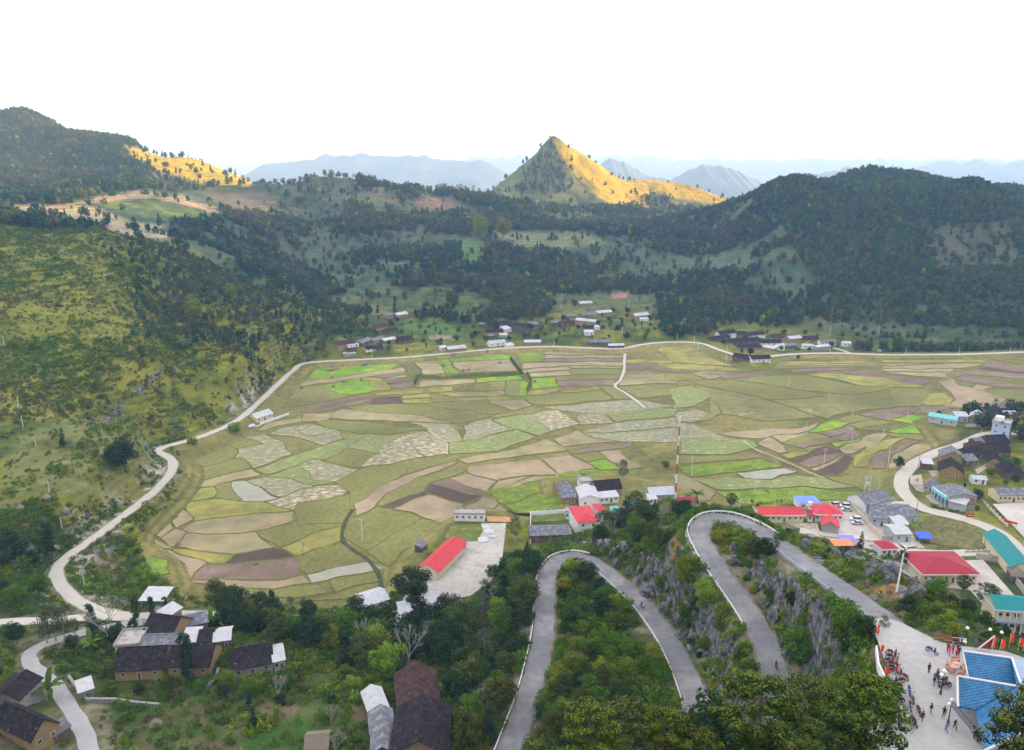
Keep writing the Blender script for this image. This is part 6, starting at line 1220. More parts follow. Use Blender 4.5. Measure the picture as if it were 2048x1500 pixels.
# ---------------------------------------------------------------- motorbikes
chrome = mat('bike_metal', (.35,.35,.36), .35, metal=.8, var=.05); tyre = mat('tyre_rubber', (.015,.015,.016), .8, var=.1); seatm = mat('black_seat', (.012,.012,.014), .5, var=.1)
lampm = mat('clear_lamp', (.7,.7,.68), .2, var=0)
PAINT = {'red': (.45,.015,.02), 'black': (.02,.02,.024), 'blue': (.02,.07,.42), 'maroon': (.22,.01,.03), 'navy': (.02,.04,.14), 'white': (.6,.6,.6), 'silver': (.35,.36,.38)}
def ring(c, r, t, n=20, axis='x'):
    V = []; Fc = []; m = 6
    for i in range(n):
        a = 2*math.pi*i/n
        for k in range(m):
            b = 2*math.pi*k/m; rr = r+t*math.cos(b); V.append((c[0]+t*math.sin(b)*1.1, c[1]+rr*math.cos(a), c[2]+rr*math.sin(a)))
    for i in range(n):
        for k in range(m): Fc.append((i*m+k, i*m+(k+1) % m, ((i+1) % n)*m+(k+1) % m, ((i+1) % n)*m+k))
    return V, Fc
def bike_proto(color, root):
    pm = mat('bike_paint_'+color, PAINT[color], .35, var=.04, spec=.6)
    for y in (-.60, .62):
        V, Fc = ring((0, y, .29), .235, .05); me = bpy.data.meshes.new('wheel'); me.from_pydata(V, [], Fc); me.materials.append(tyre); w = link('wheel', me, root)
        b = MB(); b.tube((-.035, y, .29), (.035, y, .29), .06, n=8)
        for k in range(6): a = k*math.pi/3; b.tube((0, y, .29), (0, y+.2*math.cos(a), .29+.2*math.sin(a)), .012, n=4)
        b.build('rim', chrome, w)
    b = MB(); b.tube((0, -.62, .50), (0, -.25, .62), .10, .15, 8); b.tube((0, -.25, .62), (0, .06, .50), .15, .10, 8); b.tube((0, .06, .46), (0, .30, .40), .09, .08, 8); b.tube((0, .30, .38), (0, .42, .78), .11, .13, 8); b.tube((0, .40, .74), (0, .47, .98), .12, .10, 8); b.box(-.14, .30, .30, .14, .40, .76); b.build('body', pm, root)
    b = MB(); b.tube((0, -.20, .36), (0, .12, .34), .12, .11, 8); b.tube((.14, -.70, .36), (.12, .0, .26), .045, .03, 6); b.build('engine', chrome, root)
    b = MB(); b.box(-.13, -.58, .66, .13, .02, .76); b.ball((0, -.55, .72), .12, 0, 8, 5, (1, 1.2, .45)); b.build('seat', seatm, root)
    b = MB(); b.tube((-.05, .62, .29), (-.05, .45, .82), .022, n=6); b.tube((.05, .62, .29), (.05, .45, .82), .022, n=6); b.box(-.06, .44, .52, .06, .80, .57); b.build('fork', chrome, root)
    b = MB(); b.tube((-.32, .36, 1.02), (0, .44, .98), .018, n=6); b.tube((0, .44, .98), (.32, .36, 1.02), .018, n=6); h = b.build('handlebar', seatm, root)
    for s in (-1, 1): b = MB(); b.tube((.2*s, .40, 1.0), (.26*s, .38, 1.2), .008, n=4); b.box(.21*s-.03, .37, 1.17, .21*s+.09*s+.02, .39, 1.24); b.build('mirror', seatm, h)
    b = MB(); b.ball((0, .53, .90), .075, 0, 8, 5); b.build('headlight', lampm, root)
    b = MB(); b.box(-.08, -.74, .52, .08, -.68, .66); b.build('tail_light', mat('tail_red', (.5,.01,.01), .3), root)
    b = MB(); b.tube((-.08, -.05, .3), (-.30, -.12, .02), .012, n=4); b.build('stand', chrome, root)
BP = {}
def copy_tree(o, parent=None):
    c = o.copy(); COL.objects.link(c); c.parent = parent
    for ch in list(o.children): copy_tree(ch, c)
    return c
def motorbike(u, v, face, color, label, z=Z7, lean=.0, group='motorbikes parked on the plaza'):
    p = Vector(PZ(u, v, z))
    if color not in BP: r = empty('motorbike', p); bike_proto(color, r); BP[color] = r
    else: r = copy_tree(BP[color])
    r.location = p; r.rotation_euler = (0, lean, R(face)); r['label'] = label; r['category'] = 'motorbike'; r['group'] = group; r.scale = (1.08,)*3; return r
for a in [(1784,1310,250,'red','first motorbike of the row at the plaza edge, nearest the road'),(1783,1318,262,'black','second motorbike of the row at the plaza edge, black'),(1779,1326,268,'maroon','third motorbike of the row, dark red with black seat'),(1786,1333,262,'red','fourth motorbike of the row, bright red front'),(1787,1340,256,'black','fifth motorbike of the row, black and shiny'),(1786,1346,268,'red','last motorbike of the row beside the orange banner'),
 (1806,1356,20,'maroon','dark red motorbike turned outward below the row'),(1797,1366,95,'black','black motorbike behind the dark red one below the row'),(1791,1376,85,'black','black motorbike half hidden by the pine tips'),(1818,1386,160,'blue','blue motorbike standing alone in the open plaza'),(1797,1407,100,'black','black motorbike poking out from the pine'),
 (1824,1403,345,'silver','silver and blue scooter, upper of the two in line'),(1820,1418,160,'blue','blue scooter, lower of the two in line'),(1837,1427,170,'maroon','dark red scooter parked beside the person in navy'),(1828,1449,175,'navy','dark scooter facing the bottom edge'),(1863,1306,215,'navy','dark scooter standing alone near the walking group'),
 (1878,1362,200,'blue','blue motorbike at the back of the lamp post cluster'),(1876,1368,160,'navy','navy motorbike in front of the lamp post cluster'),(1887,1366,120,'black','black motorbike beside the lamp post cluster'),(1890,1375,95,'black','long black motorbike at the right of the lamp post cluster'),(1947,1468,150,'navy','dark blue motorbike beneath the pavilion eave, left one'),(1954,1476,150,'black','dark motorbike beneath the pavilion eave, right one')]:
    motorbike(*a)
def rider(u, v, z, face, color, top, lab1, lab2, zb=None):
    m = motorbike(u, v, face, color, lab1, z, group='ridden motorbikes'); p = Vector(PZ(u, v, z)); t = R(face)
    person(u, v, z, face, 'sit', top, 'black', lab2, off=(.22*math.sin(t), -.22*math.cos(t), .10), helmet=True); return m
rider(1552, 1336, 47.5, 172, 'black', 'navy', 'motorbike being ridden down the middle road leg', 'rider in navy on the middle road leg')
rider(1284, 1215, 33.5, 200, 'white', 'navy', 'white and blue motorbike ridden down the lower road leg', 'rider in navy on the lower road leg')
rider(1811, 1451, Z7, 258, 'red', 'black', 'red motorbike with rider at the bottom left of the plaza', 'rider in black on the red motorbike')
# ---------------------------------------------------------------- cars
whitep = mat('white_car_paint', (.62,.63,.65), .3, var=.02, spec=.6); silverp = mat('silver_car_paint', (.42,.44,.46), .3, var=.02, spec=.6)
def car(u, v, face, pm, suv, label, z=4.68):
    p = Vector(PZ(u, v, z)); r = empty('parked_car', p, R(face), label, 'car', 'cars parked in the office yard'); H1 = .98 if not suv else 1.1; H2 = 1.45 if not suv else 1.8; Lh = 2.25
    prof = [(-Lh, .35), (-Lh, .80), (-Lh+.15, H1), (Lh-.9, H1), (Lh-.15, H1-.18), (Lh, .62), (Lh, .35)]; b = MB(); n = len(prof)
    for s in (-.86, .86): b.poly([(s, y, z_) for y, z_ in (prof if s > 0 else prof[::-1])])
    for i in range(n): (y0, z0), (y1, z1) = prof[i], prof[(i+1) % n]; b.poly([(-.86, y0, z0), (-.86, y1, z1), (.86, y1, z1), (.86, y0, z0)])
    b.build('body', pm, r)
    yb = -Lh+.25 if suv else -Lh+.75; cab = [(yb, H1), (yb+.30, H2), (.55, H2), (1.25, H1)]; b = MB()
    for s in (-1, 1): b.poly([(s*(.84 if z_ < H2 else .68), y, z_) for y, z_ in cab])
    for i in range(3): (y0, z0), (y1, z1) = cab[i], cab[i+1]; w0, w1 = (.84 if z0 < H2 else .68), (.84 if z1 < H2 else .68); b.poly([(-w0, y0, z0), (-w1, y1, z1), (w1, y1, z1), (w0, y0, z0)])
    b.build('windows', glass, r)
    b = MB(); b.box(-.67, yb+.33, H2+.003, .67, .53, H2+.05); b.build('roof', pm, r)
    for sx in (-.80, .80):
        for y in (-1.4, 1.4): b = MB(); b.tube((sx-.11, y, .33), (sx+.11, y, .33), .33, n=14); w = b.build('wheel', tyre, r); b = MB(); b.tube((sx-.12, y, .33), (sx+.12, y, .33), .19, n=10); b.build('rim', chrome, w)
    for sx in (-.6, .6): b = MB(); b.box(sx-.18, Lh-.02, .62, sx+.18, Lh+.02, .76); b.build('headlight', lampm, r)
car(1711, 1041, 82, whitep, True, 'white van like car, nearer the office, in the middle of the yard'); car(1714, 1048, 84, silverp, False, 'silver saloon car in front of the white one in the yard')
car(1689, 1014, 84, whitep, True, 'white car parked at the back beside the office roof'); car(1693, 1021, 84, silverp, False, 'grey car parked second at the back beside the office'); car(1668, 1012, 84, silverp, True, 'pale car half hidden behind the office roof')
# ---------------------------------------------------------------- mast, turbine, transformer, poles
whitem = mat('white_metal_paint', (.72,.72,.72), .5, var=.03); redp = mat('red_mast_paint', (.34,.06,.04), .6, var=.06); concp = mat('pale_concrete_pole', (.58,.57,.54), .85, var=.05); greym = mat('galvanised_metal', (.38,.39,.41), .5, var=.05)
p = G(1350, 1003); e = empty('radio_mast', p, 0, 'tall slender red and white banded radio mast rising above the fields', 'mast'); hm_ = (1003-838)/ppm(1350, 1003, p); b0 = None
for i in range(9):
    b = MB(); z0, z1 = hm_*i/9, hm_*(i+1)/9; r = .40-.02*i
    for k in range(3): a0 = k*2.094; b.tube((r*math.cos(a0), r*math.sin(a0), z0), (r*math.cos(a0), r*math.sin(a0), z1), .08, n=5)
    for q in range(4):
        zz = z0+(z1-z0)*q/4; z2 = z0+(z1-z0)*(q+1)/4
        for k in range(3): a0 = k*2.094; a1 = a0+2.094; b.tube((r*math.cos(a0), r*math.sin(a0), zz), (r*math.cos(a1), r*math.sin(a1), z2), .08, n=4)
    b.build('mast_section', whitem if i % 2 == 0 else redp, e)
for k in range(3):
    b = MB(); a0 = k*2.094+.5; c = (.62*math.cos(a0), .62*math.sin(a0)); b.box(c[0]-.13, c[1]-.1, hm_-2.4, c[0]+.13, c[1]+.1, hm_-.2); b.tube((0, 0, hm_-1.3), (c[0], c[1], hm_-1.3), .04, n=4); b.build('antenna', whitem, e)
p = Vector(PZ(1795, 1170, 67.6)); p.z = float(hz(p.x, p.y)); e = empty('wind_turbine', p, 0, 'small white three bladed wind turbine on the rocky rim', 'wind turbine'); th = (1172-1084)/ppm(1795, 1172, p)
b = MB(); b.tube((0, 0, -.6), (.35, 0, th), .20, .10, 10); b.build('tower', whitem, e)
b = MB(); b.tube((.35, -.45, th), (.35, .5, th), .16, .10, 8); b.ball((.35, -.5, th), .2, 0, 10, 6); b.build('hub', whitem, e)
for a in (12, 150, 235):
    q = MB(); t = R(a); d = Vector((math.cos(t), 0, math.sin(t))); n = Vector((-d.z, 0, d.x)); c = Vector((.35, -.52, th)); L_ = 1.95; q.slab([c+n*.11, c+n*.13+d*.5, c+d*L_+n*.02, c+d*L_-n*.05, c-n*.11+d*.3, c-n*.06], .05); q.build('blade', whitem, e)
q = MB(); q.slab([(.35, .5, th+.05), (.35, 1.3, th+.45), (.37, 1.3, th-.25), (.37, .5, th-.05)], .02); q.build('tail_fin', whitem, e)
p = Vector(PZ(1734, 984, 0.1)); e = empty('transformer_stand', p, R(8), 'steel frame with pale green transformer box at the field edge', 'transformer')
for x in (-1.4, 1.4): b = MB(); b.tube((x, 0, -.2), (x, 0, 7.6), .14, .11, 7); b.build('post', concp, e)
for z in (7.4, 6.3, 5.0): b = MB(); b.box(-1.8, -.1, z, 1.8, .1, z+.18); b.build('crossbar', greym, e)
for x in (-1.1, 0, 1.1): b = MB(); b.tube((x, 0, 7.6), (x, 0, 8.0), .07, n=6); b.build('insulator', whitem, e)
b = MB(); b.box(-1.2, -.7, 3.0, 1.0, .7, 3.2); b.build('platform', greym, e); b = MB(); b.box(-.7, -.5, 3.203, .7, .5, 4.5); b.build('transformer_box', mat('pale_green_metal', (.35,.55,.42), .6), e)
POLEL = []
PW = {'white poles among the paddies': ('white power pole', 'among the paddies'), 'crossarmed poles in the fields': ('crossarmed power pole', 'in the fields'), 'white poles along the far road': ('short white pole', 'on the far road'), 'white poles up the left hillside': ('white pole', 'on the left hillside')}
def pole(u, v, top, label, cross=False, group='concrete power poles', z=None, rr=.13, m=None):
    p = Vector(PZ(u, v, z)) if z is not None else G(u, v); h = (v-top)/ppm(u, v, p); e = empty('power_pole', p, random.uniform(0, .4), label, 'pole', group)
    b = MB(); b.tube((0, 0, -.6), (0, 0, h), rr*1.2, rr*.8, 6); b.build('shaft', m or concp, e)
    if cross:
        for zz in (h-.3, h-1.1): b = MB(); b.box(-.9, -.06, zz, .9, .06, zz+.12); b.build('crossarm', greym, e)
        for x in (-.8, 0, .8): b = MB(); b.tube((x, 0, h-.18), (x, 0, h+.12), .05, n=5); b.build('insulator', whitem, e)
    if group in PW: POLEL.append((e, *PW[group]))
    return p, h
Lp = 'thin white power pole standing among the paddies'
for u, v, t in [(1383,952,912),(1511,978,950),(1612,868,845),(1704,880,858),(1766,873,858),(1940,808,797),(1577,772,758),(1657,800,786),(1705,830,812),(1813,940,929),(1814,840,825)]: pole(u, v, t, Lp, group='white poles among the paddies', z=.1)
for u, v, t in [(1647,936,898),(1776,930,888),(1115,956,920),(725,1083,1038)]: pole(u, v, t, 'pale crossarmed pole standing out in the fields', True, 'crossarmed poles in the fields', z=.1, rr=.16)
for u, v, t in [(611,728,714),(745,721,704),(820,715,700),(1108,694,682),(1354,684,668),(1388,690,672),(1396,700,680),(1452,726,690),(1660,705,690),(1811,708,695),(1918,707,694),(2020,706,693),(1258,615,600),(1244,667,655),(1289,640,630)]: pole(u, v, t, 'short white pole in the line along the far valley road', group='white poles along the far road', rr=.15)
for u, v, t in [(10,696,673),(38,818,795),(46,854,832),(72,894,880),(99,985,962),(124,1058,1034),(397,650,638),(209,562,550)]: pole(u, v, t, 'white pole climbing the left hillside in a line', group='white poles up the left hillside', rr=.15)
pole(172, 1190, 1140, 'tall crossarmed pole beside the bend of the white road', True, z=4); pole(188, 1172, 1150, 'white pole on the small field by the road bend', z=3.8); pole(154, 1128, 1102, 'white pole at the kerb of the road bend'); pole(463, 1192, 1174, 'thin pole at the near paddy edge')
pole(1756, 987, 955, 'plain pole right of the transformer frame', z=.1); pole(1837, 932, 912, 'dark crooked pole beside the gravel road curve', z=3.4, m=bark_m); pole(1833, 1023, 1003, 'dark pole beside the sprawling tin barn', z=4.7, m=bark_m); pole(1604, 1003, 980, 'grey pole behind the office', z=4.7); pole(1923, 985, 965, 'grey pole beside the turquoise shop', z=3.5); pole(1967, 1100, 1075, 'wooden pole at the street corner', z=4.8, m=bark_m); pole(1399, 1000, 992, 'white post behind the dry field', z=.3); pole(1961, 876, 857, 'grey pole in front of the tall pale blue house', z=3.5); pole(1478, 1025, 999, 'thin grey pole behind the upper hairpin', z=3); pole(1398, 1020, 998, 'white pole behind the upper hairpin', z=3)
def lamp(u, v, top, n, label, z=Z7, black=True):
    p = Vector(PZ(u, v, z)); h = (v-top)/ppm(u, v, p); m = mat('black_lamp_iron', (.02,.02,.022), .5) if black else whitem; e = empty('street_lamp', p, 0, label, 'street lamp', 'globe street lamps')
    b = MB(); b.tube((0, 0, 0), (0, 0, .7), .16, .09, 8); b.tube((0, 0, .7), (0, 0, h-.3), .07, .05, 8); b.build('post', m, e)
    G_ = mat('white_globe', (.85,.85,.83), .3, var=0)
    for k in range(n):
        if n == 1: c = Vector((0, 0, h))
        elif k == n-1 and n > 2: c = Vector((0, 0, h+.15))
        else: a = k*math.pi*2/(n if n == 2 else n-1)+.6; c = Vector((.5*math.cos(a), .5*math.sin(a), h-.25))
        if c.x or c.y: b = MB(); b.tube((0, 0, h-.75), (c.x, c.y, c.z-.15), .03, n=5); b.build('arm', m, e)
        b = MB(); b.ball(c, .24, 0, 12, 8); b.build('globe', G_, e)
lamp(1881, 1388, 1344, 3, 'black lamp post with three white globes beside the motorbike cluster'); lamp(1896, 1447, 1402, 3, 'black lamp post with white globes beside the blue shirted person'); lamp(1930, 1285, 1256, 1, 'single globe lamp behind the white bench', 72); lamp(1976, 1284, 1259, 1, 'single globe lamp above the red triangular frame', 72); lamp(1999, 1290, 1265, 1, 'single globe lamp farthest right among the flags', 72)
# ---------------------------------------------------------------- flags, banners, signs
flagm = mat('orange_red_cloth', (.80,.075,.02), .8, var=.1, scale=2)
def flag(u, v, top, label, z=Z7, w=.6):
    p = Vector(PZ(u, v, z)); h = (v-top)/ppm(u, v, p); e = empty('banner_flag', p, random.uniform(-.6, .6), label, 'flag', 'orange red festival flags'); b = MB(); b.tube((0, 0, -.2), (0, 0, h), .025, n=5); b.build('pole', whitem, e)
    V = []; Fc = []; hh = min(h*.72, 2.1)
    for i in range(9):
        t = i/8; ww = w*(.35+.65*math.sin(math.pi*(.12+.8*t)))
        for j in range(4): s = j/3; V.append((s*ww, .12*math.sin(s*5+t*6), h-t*hh))
    for i in range(8):
        for j in range(3): Fc.append((i*4+j, i*4+j+1, i*4+j+5, i*4+j+4))
    me = bpy.data.meshes.new('cloth'); me.from_pydata(V, [], Fc); me.materials.append(flagm); o = link('cloth', me, e); sm = o.modifiers.new('th', 'SOLIDIFY'); sm.thickness = .01
for u, v, t, l in [(1768,1357,1334,'orange flag beside the last motorbike of the row'),(1983,1304,1275,'orange flag right of the red triangular frame'),(1999,1304,1278,'second orange flag right of the triangular frame'),(2018,1292,1266,'orange flag on the tallest pole at right'),(2036,1298,1276,'small orange flag near the right border'),(2046,1300,1280,'orange flag cut by the right border'),(1752,1275,1250,'orange flag on the bank beside the plaza entrance'),(1760,1308,1290,'faded orange flag at the plaza edge'),(1694,1512,1484,'orange flag at the bottom edge among the pines'),(1754,1462,1452,'tiny red flag in the pine foliage')]: flag(u, v, t, l, 72 if u < 1770 or u > 1980 else Z7)
def sign(u, v, top, w, h, col, label, z=None, face=0, bands=(), name='road_sign'):
    p = Vector(PZ(u, v, z)) if z is not None else G(u, v); H_ = (v-top)/ppm(u, v, p); e = empty(name, p, R(face), label, 'sign')
    for x in (-w*.4, w*.4): b = MB(); b.tube((x, .05, -.4), (x, .05, H_-.05), .04, n=6); b.build('post', greym, e)
    b = MB(); b.box(-w/2, -.03, H_-h, w/2, .02, H_); b.build('panel', mat('sign_'+name+'_%d' % int(col[2]*100), col, .5, var=.03), e)
    for z0, z1, x0, x1, c in bands: b = MB(); b.box(x0*w/2, -.045, H_-h+z0*h, x1*w/2, -.033, H_-h+z1*h); b.build('marking', mat('sign_mark_%d_%d_%d' % tuple(int(q*99) for q in c), c, .6, var=0), e)
WH = (.75,.75,.75)
sign(1168, 1096, 1082, 1.2, .9, (.03,.12,.42), 'small blue road sign at the lower hairpin bend', bands=[(.35,.85,-.7,.7,WH)])
sign(1703, 1224, 1201, 1.7, 1.2, (.12,.28,.55), 'blue and white information board beside the upper road', z=62.8, face=-25, bands=[(.55,.66,-.8,.8,WH),(.35,.44,-.8,.6,WH),(.15,.24,-.8,.7,WH)])
sign(1939, 1038, 1027, 3.0, 1.6, (.30,.02,.02), 'dark red banner board standing on the gravel road side', z=4.2, bands=[(.35,.6,-.7,.7,(.7,.35,.2))], name='banner_board')
sign(1746, 1285, 1248, 2.2, 1.7, (.20,.07,.045), 'brown notice board on the bank at the plaza entrance', z=70, face=60, bands=[(.2,.8,-.8,.8,(.30,.12,.08))], name='notice_board')
sign(2020, 1052, 1042, 4.6, .9, (.5,.03,.03), 'long red banner on the fence of the playground', z=4.2, face=-40, name='banner_board')
sign(1834, 967, 957, 1.0, 1.2, (.55,.06,.04), 'small red and white sign beside the gravel road curve', z=3.4, bands=[(.4,.6,-.6,.6,WH)])
# triangular red frame beside the pavilion
p = P72(1955, 1302, 0); e = empty('gable_frame', p, R(8), 'red triangular gate panel with white edges beside the blue roof', 'gate panel'); s_ = 1/ppm(1955, 1302, p)
T3 = [Vector((0, 0, .4)), Vector((26*s_, 0, .4)), Vector((28*s_, 0, 28*s_))]
q = MB(); q.slab([T3[0], T3[1], T3[2]], .0); b = MB(); i_ = [tuple(t) for t in T3]; b.V = i_+[(t.x, .12, t.z) for t in T3]; b.F = [(0,1,2),(5,4,3),(0,3,4,1),(1,4,5,2),(2,5,3,0)]; b.M = [0]*5; b.build('panel', redm, e)
for a, c in ((0, 2), (1, 2)): b = MB(); b.tube(T3[a]+Vector((0, -.05, 0)), T3[c]+Vector((0, -.05, 0)), .09, n=6); b.build('edge_rail', ridge_w, e)
# ---------------------------------------------------------------- benches and table
stonep = mat('pinkish_stone', (.50,.27,.20), .8, var=.1); 
p = P72(1907, 1342, .02); e = empty('stone_table', p, 0, 'oval pinkish stone table in the seating group by the pavilion', 'table'); b = MB(); b.ball((0, 0, .74), .62, 0, 18, 6, (1, .72, .09)); b.build('tabletop', stonep, e); b = MB(); b.tube((0, 0, 0), (0, 0, .70), .28, .18, 8); b.build('pedestal', stonep, e)
p = P72(1911, 1335, .02); e = empty('stone_table', p, 0, 'second oval stone table right behind the first one', 'table'); b = MB(); b.ball((0, 0, .74), .60, 0, 18, 6, (1, .7, .09)); b.build('tabletop', stonep, e); b = MB(); b.tube((0, 0, 0), (0, 0, .70), .28, .18, 8); b.build('pedestal', stonep, e)
def bench(u, v, face, L_, m, label, z=72.02, cat='bench'):
    p = Vector(PZ(u, v, z)); e = empty('bench', p, R(face), label, cat); b = MB(); b.box(-L_/2, -.2, .40, L_/2, .2, .47); b.build('seat', m, e); b = MB(); b.box(-L_/2, .15, .473, L_/2, .2, .85); b.build('backrest', m, e)
    for x in (-L_/2+.15, L_/2-.15): b = MB(); b.box(x-.07, -.17, 0, x+.07, .17, .397); b.build('leg', m, e)
for a in [(1911,1324,0,1.2,stonep,'pink stone bench behind the two oval tables'),(1897,1332,75,1.1,stonep,'pink stone bench at the left of the oval tables'),(1899,1344,120,1.1,stonep,'pink stone bench at the lower left of the oval tables'),(1926,1340,270,1.1,stonep,'pink stone bench between the tables and the pavilion'),(1920,1353,180,1.1,stonep,'pink stone bench in front of the oval tables')]: bench(*a)
woodb = mat('brown_wood_bench', (.25,.11,.06), .8, var=.15)
bench(1885, 1281, -8, 2.6, woodb, 'long brown wooden bench at the foot of the rocks', 71.95); bench(1903, 1286, -10, 2.2, woodb, 'second brown wooden bench beside the white bench', 71.95); bench(1918, 1287, -10, 2.0, trim_w, 'white bench with blue bags below the globe lamp', 71.95)
# ---------------------------------------------------------------- guard rails, walls, fences
rail_w = mat('white_guard_rail', (.66,.67,.68), .5, var=.05); rail_b = mat('blue_white_guard_rail', (.30,.36,.45), .5, var=.05)
def follow(name, pts, label, cat, m, h=.75, sec=.16, post=2.0, postm=None, thick=.07, solid=False, z_off=0):
    P_ = [Vector(q) for q in pts]; e = empty(name, P_[0], 0, label, cat); o0 = P_[0]; V = []; Fc = []
    for i, q in enumerate(P_):
        t, n = frame(P_, i); q = q-o0+Vector((0, 0, z_off)); lo = -.8 if solid else h-sec*2; V += [q+n*thick+Vector((0, 0, lo)), q+n*thick+Vector((0, 0, h)), q-n*thick+Vector((0, 0, h)), q-n*thick+Vector((0, 0, lo))]
        if i: a = 4*i-4; b = 4*i; Fc += [(a+k, a+(k+1) % 4, b+(k+1) % 4, b+k) for k in range(4)]
    Fc += [(0, 1, 2, 3), tuple(len(V)-4+k for k in (3, 2, 1, 0))]
    me = bpy.data.meshes.new('rail'); me.from_pydata(V, [], Fc); me.materials.append(m); link('rail' if not solid else 'wall_panel', me, e)
    if post:
        acc = 0; cnt = 0
        for i in range(1, len(P_)):
            a, b = P_[i-1], P_[i]; L_ = (b-a).length; pos = post-acc
            while pos <= L_ and cnt < 95:
                q = a.lerp(b, pos/L_)-o0; w = .07 if not solid else .16; bb = MB(); bb.box(q.x-w, q.y-w, q.z-.8, q.x+w, q.y+w, q.z+h+(.02 if not solid else .35)); bb.build('post', postm or m, e); pos += post; cnt += 1
            acc = (acc+L_) % post
    return e
mr = ROADS['mountain_road'][1]
def offset(seg, off, dz=0): 
    out = []
    for i in range(len(seg)):
        t, n = frame(seg, i); out.append(Vector(seg[i])+n*off+Vector((0, 0, dz)))
    return out
def near_i(u, v, z):
    q = Vector(PZ(u, v, z)); return min(range(len(mr)), key=lambda i: (Vector(mr[i])-q).length)
i1 = near_i(1500,1052,53.4); i2 = near_i(1540,1330,47.5); j1 = near_i(1395,1420,38.4); j2 = near_i(1146,1113,29); j3 = near_i(1000,1560,24.8); k1 = near_i(1680,1180,62.5); k2 = near_i(1475,1045,52.8)
def side(i, j): return 1
def pick(seg, off, tgt): return None
outerA = offset(mr[i1-2:i2-6], -2.85) ; chk = proj(*np.array(offset(mr[near_i(1398,1064,51.5):][:2], -2.85)[0])[:, None]); sgn = 1 if chk[0][0] < 1398 else -1
# sgn: which side of the travel direction is the outside of the upper bend
OUT = -2.9*sgn
wallA = near_i(1398,1064,51.5)
follow('guard_rail', offset(mr[i1-3:near_i(1530,1290,48)-2], OUT), 'white guard rail around the outside of the upper hairpin', 'guard rail', rail_w)
follow('guard_rail', offset(mr[near_i(1720,1208,65):near_i(1470,1042,52.8)], -OUT), 'bluish guard rail on the left side of the upper road leg', 'guard rail', rail_b, .7)
follow('guard_rail', offset(mr[j1+1:near_i(1190,1128,30)], -OUT if False else OUT*0+2.9*sgn), 'white posted guard rail on the inside of the lower hairpin', 'guard rail', rail_w)
follow('guard_rail', offset(mr[near_i(1168,1117,29.4):j3], -2.9*sgn), 'long white guard rail around the outside of the lower hairpin', 'guard rail', rail_w)
def ret_wall(pts, hgt, label):
    e = empty('retaining_wall', pts[0], 0, label, 'wall'); o0 = Vector(pts[0]); V = []; Fc = []; n_ = 5
    for i, q in enumerate(pts):
        t, n = frame(pts, i); n = n*(1 if OUTW > 0 else -1)
        for k in range(n_+1): f = k/n_; h = hgt*min(1, .25+i/3., .25+(len(pts)-1-i)/3.); p_ = Vector(q)-o0+n*(f*h*.22)-Vector((0, 0, f*h)); V.append(p_+Vector((0, 0, -.05)))
        if i: a = (n_+1)*(i-1); b = (n_+1)*i; Fc += [(a+k, a+k+1, b+k+1, b+k) for k in range(n_)]
    me = bpy.data.meshes.new('masonry'); me.from_pydata(V, [], Fc); me.materials.append(mat('masonry_stone', (.30,.29,.27), .95, var=.3, scale=1.4, bump=.9, bscale=2.5, col2=(.15,.14,.13), c2lo=.5, c2hi=.62, c2scale=1.2)); o = link('masonry', me, e); s = o.modifiers.new('th', 'SOLIDIFY'); s.thickness = .5; s.offset = 0
OUTW = OUT
ret_wall(offset(mr[near_i(1425,1037,52.1):near_i(1440,1145,50.2)], OUT*1.12), 7.0, 'tall grey masonry wall holding up the upper hairpin')
ret_wall(offset(mr[near_i(1130,1116,28.7):near_i(1074,1330,26.5)], -2.9*sgn*1.12), 4.0, 'low masonry wall under the outside of the lower hairpin')
def poly_line(uvz, step=2.5):
    P_ = [Vector(PZ(u, v, z)) if z is not None else G(u, v) for u, v, z in uvz]; out = [P_[0]]
    for a, b in zip(P_[:-1], P_[1:]):
        n = max(1, int((b-a).length/step)); out += [a.lerp(b, (k+1)/n) for k in range(n)]
    return out
fw = mat('weathered_wall', (.36,.33,.27), .95, var=.15, scale=1); pinkw = mat('cream_fence_wall', (.52,.44,.32), .9, var=.1)
def v6(x, y, z=4.7): return (1480+x/3.606, 960+y/3.606, z)
def v4(x, y, z=3.6): return (1748+x/5.557, 790+y/5.557, z)
def v5(x, y, z=2.6): return (1060+x/4.655, 900+y/4.655, z)
def v7(x, y, z=None): return (x/3.657, 1100+y/3.657, z)
follow('boundary_wall', poly_line([v6(575,185), v6(790,178), v6(1022,435)]), 'long cream boundary wall right of the car yard', 'wall', pinkw, 1.8, 1, 4, None, .12, True)
follow('boundary_wall', poly_line([v6(1022,435), v6(1110,435)]), 'short grey wall section behind the turbine', 'wall', fw, 1.8, 1, 4, None, .12, True)
follow('boundary_wall', poly_line([v6(545,330), v6(580,410), v6(880,440), v6(1000,450)]), 'low fence with pale posts along the front of the car yard', 'fence', pinkw, .7, 1, 2.6, trim_w, .1, True)
follow('boundary_wall', poly_line([v4(1195,1180), v4(1440,1420), v4(1490,1460)]), 'post and rail wall of the playground beside the gravel road', 'wall', pinkw, .8, 1, 3.0, trim_w, .1, True)
follow('boundary_wall', poly_line([v6(1700,560,4.9), v6(1870,590,4.9), v6(2060,830,4.9)]), 'grey yard wall between hip roof building and teal barn', 'wall', fw, 2.0, 1, 5, None, .12, True)
follow('boundary_wall', poly_line([v6(1620,520,4.9), v6(1800,515,4.9)]), 'mesh fence posts along the olive field edge', 'fence', fw, .5, 1, 2.2, concp, .05, True)
follow('boundary_wall', poly_line([v5(0,605), v5(322,582), v5(322,600)]), 'pale concrete fence behind the grass plot', 'wall', trim_w, 1.5, 1, 3, None, .1, True)
follow('boundary_wall', poly_line([v5(5,605), v5(5,880)]), 'pale concrete fence left of the grass plot', 'wall', trim_w, 1.5, 1, 3, None, .1, True)
